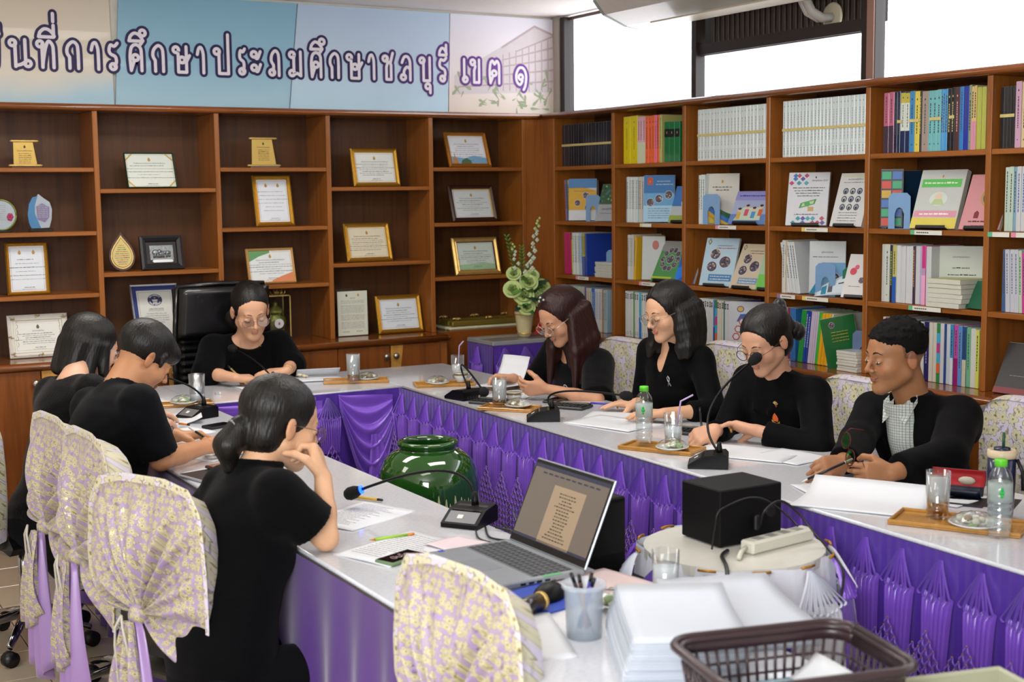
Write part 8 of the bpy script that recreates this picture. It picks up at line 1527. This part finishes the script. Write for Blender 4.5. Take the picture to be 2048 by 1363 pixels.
band_at('L2', 'L', .93, .0285, .022, pm('watch_strap', '2a3438', .5), 'smartwatch'); band_at('W1', 'L', .90, .025, .008, M_gold2, 'watch'); 
for k, arm, q in (('R4', 'L', 2), ('R2', 'R', 2), ('R3', 'L', 2), ('R1', 'L', 2)):
    p_ = PE[k]; tp = p_['arms'][arm][3]['tips']; wr = p_['arms'][arm][2]; f_ = nrm(p_['arms'][arm][3]['f']); c = V(wr+f_*.088*p_['s']+(tp[q]-wr-f_*(np.dot(tp[q]-wr, f_)))*.75)-V(p_['off']); d = V(tp[q]-wr).normalized(); MB().tube([c-d*.003, c+d*.003], .0098*p_['s'], M_gold, 14).build('ring', None, p_['root'])
# hair ornaments
def on_head(p_, x, y, z): return p_['hm'] @ V((x, y, z))
b = MB(); p_ = PE['R3']
for sd in (-1, 1):
    for k in range(3): b.ball(tuple(on_head(p_, sd*(.012+.008*k), -.138-.010*k, .0+sd*(.024+.014*k))), (.028, .024, .034), pm('black_satin_bow', '060607', .35, sheen=.2), 10)
b.ball(tuple(on_head(p_, 0, -.14, .0)), .020, pm('black_satin_bow', '060607', .35, sheen=.2), 10); b.tube([on_head(p_, .01, -.13, -.01), on_head(p_, .04, -.14, -.07), on_head(p_, .045, -.12, -.14)], [.012, .020, .010], pm('black_satin_bow', '060607', .35, sheen=.2), 8, flat=.4); b.build('hair_bow', None, p_['root'])
b = MB(); p_ = PE['R1']; [b.ball(tuple(on_head(p_, .02*math.cos(k), .035+.004*k, .128-.002*k)), .006, M_rhine if k % 2 else M_black, 7) for k in range(6)]; b.build('hair_clip', None, p_['root'])
b = MB(); p_ = PE['L3']; [b.ball(tuple(on_head(p_, .010*math.cos(k*1.26)+.01, .02+.010*math.sin(k*1.26), .134)), (.006, .006, .004), pm('cream_flower_clip', 'b8ab8c', .5), 8) for k in range(5)]; b.build('flower_clip', None, p_['root'])
b = MB().tube([on_head(p_, 0, -.118, -.028), on_head(p_, 0, -.132, -.038)], .026, pm('white_scrunchie', '8a8a90', .6), 12); b.build('hair_tie', None, p_['root'])
# ---- flower arrangement
t = thing('flower_vase', 'cream ribbed vase of green and white artificial flowers with a red ribbon', 'vase', (-.335, -.35, .841)); mv = pm('cream_stone_vase', 'b9a472', .5, bump=.6, bscale=150, col2='c9bf9a', nscale=40)
MB().lathe([(.030, 0), (.034, .01), (.040, .018), (.037, .024), (.042, .04), (.052, .12), (.054, .128), (.056, .134), (.053, .142), (.048, .142), (.045, .12), (.0001, .11)], mv, 32).build('vase', None, t)
MB().lathe([(.0395, .016), (.042, .020), (.0395, .026)], M_gold2, 28).lathe([(.0535, .125), (.0565, .130), (.0535, .136)], M_gold2, 28).build('gold_bands', None, t)
mg_ = [pm('leaf_green', '2c5a26', .5, coat=.2), pm('leaf_dark', '1c3a22', .5), pm('leaf_bright', '5a8a3a', .5)]; mf_ = pm('lime_petal', 'c0cf90', .5, col2='a9c06c', nscale=20); mwp = pm('white_petal', 'c4ccb4', .5)
def rose(c, r, nd, mat, rg):
    b = MB(); nd = V(nd).normalized(); a0 = nd.orthogonal().normalized(); b0 = nd.cross(a0)
    for ring_i, (cnt, rr, ti) in enumerate(((3, .25, .2), (5, .5, .5), (6, .8, .9), (7, 1.0, 1.25))):
        for k in range(cnt):
            a = 6.283*k/cnt+ring_i*.5+rg.uniform(-.1, .1); d = a0*math.cos(a)+b0*math.sin(a); s_ = d.cross(nd)
            def pet(u, v): 
                w = r*.72*(math.sin(math.pi*min(1, .12+.62*v))**.7)*(2*u-1)*(.5+rr*.5); o_ = r*rr*math.sin(ti*v+.15)*v**.6; hgt = r*(.75*v*math.cos(ti*v*.7)-.10*ring_i)-.10*r*abs(2*u-1)**2*v; return tuple(V(c)+d*(o_+.02*r)+s_*w+nd*hgt-d*abs(2*u-1)**2*r*.18*v)
            b.grid(pet, 6, 5, mat)
    return b
rg = random.Random(21)
for (x, y, z, r) in [(-.03, -.05, .235, .048), (.045, -.035, .21, .04), (-.075, -.03, .27, .042), (.0, -.04, .305, .043), (.075, -.02, .275, .042), (-.02, -.06, .17, .040), (.06, .03, .29, .035), (-.055, .0, .355, .034), (.03, -.02, .345, .03), (.11, .0, .245, .032)]: rose((x*1.3, y-.01, z), r*1.25, (x*3-.25, -.7, .45), mf_, rg).build('rose', None, t)
lf = MB()
def leaf(root_, d, l, w, nrm_, mat, parent, nm='leaf'):
    d = V(d).normalized(); n_ = V(nrm_); s_ = d.cross(n_).normalized(); b = MB(); b.grid(lambda u, v: tuple(V(root_)+d*l*v+s_*w*(2*u-1)*math.sin(math.pi*min(.98, v*.9+.08))*(1+.12*math.sin(v*22))+n_*(.012*math.sin(v*3.1)-abs(2*u-1)*w*.25)), 6, 8, mat); b.build(nm, None, parent)
for k in range(26):
    a = rg.uniform(-2.9, .2); leaf((.03*math.cos(a), .03*math.sin(a), rg.uniform(.14, .30)), (math.cos(a), math.sin(a)*.6, rg.uniform(-.3, .7)), rg.uniform(.09, .14), rg.uniform(.018, .032), (0, -.3, .9), mg_[k % 3], t)
for (bx, by, tipx, tipz, sd) in ((-.02, .0, -.12, .56, 1), (.0, .01, -.02, .50, -1)):
    st = [V((bx+(tipx-bx)*u, by-.02*u, .2+(tipz-.2)*u+.02*math.sin(3*u))) for u in [k/14 for k in range(15)]]; fb = MB().tube(st, .002, mg_[0], 5)
    for k in range(3, 15):
        for q in (-1, 1):
            d = V((q*.75, -.1, .5)).normalized(); l = .045*(1-.5*k/15); fb.add([tuple(st[k]), tuple(st[k]+d*l*.5+V((0, 0, .006))), tuple(st[k]+d*l), tuple(st[k]+d*l*.5-V((0, 0, .006)))], [(0, 1, 2, 3)], mg_[2])
    fb.build('fern_frond', None, t)
for (pts_, n_, s0) in (([(-.0, 0, .28), (.03, -.02, .42), (.055, -.03, .56), (.075, -.03, .66)], 22, .022), ([(-.03, 0, .28), (-.06, -.02, .38), (-.075, -.02, .47), (-.085, -.02, .52)], 12, .018)):
    sp = MB(); P = [V(p) for p in pts_]; sp.tube(P, .0025, mg_[0], 6)
    for k in range(n_):
        u = k/(n_-1)*2.999; i = int(u); c = P[i].lerp(P[i+1], u-i); a = k*2.4; r_ = s0*(1-.65*k/n_); q = c+V((math.cos(a)*r_, math.sin(a)*r_*.8-.005, 0))
        for j in range(4): aa = j*1.57; sp.ball(tuple(q+V((math.cos(aa)*r_*.45, -.004, math.sin(aa)*r_*.45))), (r_*.55, r_*.3, r_*.5), mwp if k < n_*.75 else mf_, 7)
    sp.build('snapdragon_spike', None, t)
rbn = pm('red_ribbon', 'b0141c', .3, sheen=.3); b = MB()
for sd, l in ((1, .10), (-1, .07)): b.grid(lambda u, v: (.045+sd*l*.5*math.sin(v*3.14)*(.6+.4*u)+.01, -.045-.02*math.sin(v*6), .16+.05*math.sin(v*6.28)*.8+(u-.5)*.035), 4, 14, rbn)
b.grid(lambda u, v: (.055+.02*math.sin(v*4)+(u-.5)*.03, -.055-.01*v, .16-.14*v), 4, 10, rbn); b.build('ribbon', None, t)
# ---- floor plants by the jar
t = thing('potted_grass', 'low lavender and grass plants on the floor behind the near table', 'plant', (-2.12, -3.55, 0)); MB().lathe([(.07, 0), (.09, .12), (.1, .13), (.085, .13), (.0001, .11)], pm('dark_pot', '2a2622', .6), 20).build('pot', None, t)
rg = random.Random(4)
for k in range(36): a = rg.uniform(0, 6.28); l = rg.uniform(.35, .6); sp_ = rg.uniform(.05, .22); MB().tube([(0, 0, .1), (sp_*.4*math.cos(a), sp_*.4*math.sin(a), .1+l*.6), (sp_*math.cos(a), sp_*math.sin(a), .1+l)], [.004, .004, .001], mg_[k % 3], 5).build('blade', None, t)
for k in range(8):
    a = k*.8; b = MB(); x, y = .13*math.cos(a), .13*math.sin(a)
    for j in range(12): b.ball((x*(.6+j*.04), y*(.6+j*.04), .42+.017*j), (.008, .008, .010), pm('lavender_bloom', '6a5f84', .7), 6)
    b.tube([(x*.2, y*.2, .1), (x*.6, y*.6, .42), (x*1.05, y*1.05, .62)], .002, mg_[0], 5); b.build('lavender_spike', None, t)
# ---- wall unit above: air conditioner and pipes
t = thing('air_conditioner', 'white ceiling hung air conditioner before the side windows', 'air conditioner', (0, 0, 0)); mac = pm('ac_white', 'd4d0c8', .35, coat=.2); mgy = pm('ac_grey_end', '8f9c98', .4); t.location = (.12, -.63, 2.475)
pr = [(-.16, .245), (-.16, .19), (-.10, .12), (.04, .065), (.12, .055), (.155, .07), (.155, .245)]
MB().prism(pr, .012, 1.75, mac, RX).build('housing', None, t); MB().prism([(x*1.02, z-.002) for x, z in pr], -.012, .012, mgy, RX).build('end_cap', None, t)
MB().add([(-.13, .0128, .23), (-.13, .0128, .19), (-.08, .0128, .14), (.05, .0128, .09), (.12, .0128, .085), (.12, .0128, .23)], [(0, 1, 2, 3, 4, 5)], M_black).add([(-.13, -.0128, .23), (-.13, -.0128, .19), (-.08, -.0128, .14), (.05, -.0128, .09), (.12, -.0128, .085), (.12, -.0128, .23)], [(0, 1, 2, 3, 4, 5)], M_black).build('vent', None, t)
MB().box((-.10, -1.75, .030), (.06, -.42, .038), pm('ac_flap', 'c4b9a2', .4), bev=.003).build('flap', None, t)
t = thing('pipe_sleeve', 'white wall ring with two bent pipes above the dark louvers', 'pipe', (.335, -2.06, 2.44)); MB().lathe([(.028, 0), (.062, 0), (.064, .006), (.056, .012), (.028, .012)], pm('old_white_plastic', 'b4aa92', .5), 28, Matrix.Rotation(-math.pi/2, 4, 'Y')).build('ring', None, t)
for k, (dy, r_) in enumerate(((.0, .022), (.03, .018))): MB().tube([(.0, .0-dy*.3, -.005), (-.06, .01+dy, -.01), (-.10, .035+dy, .02), (-.12, .07+dy, .10), (-.13, .09+dy, .22)], r_, pm('white_wrapped_pipe', 'a9a8a4', .5), 10).build('pipe', None, t)
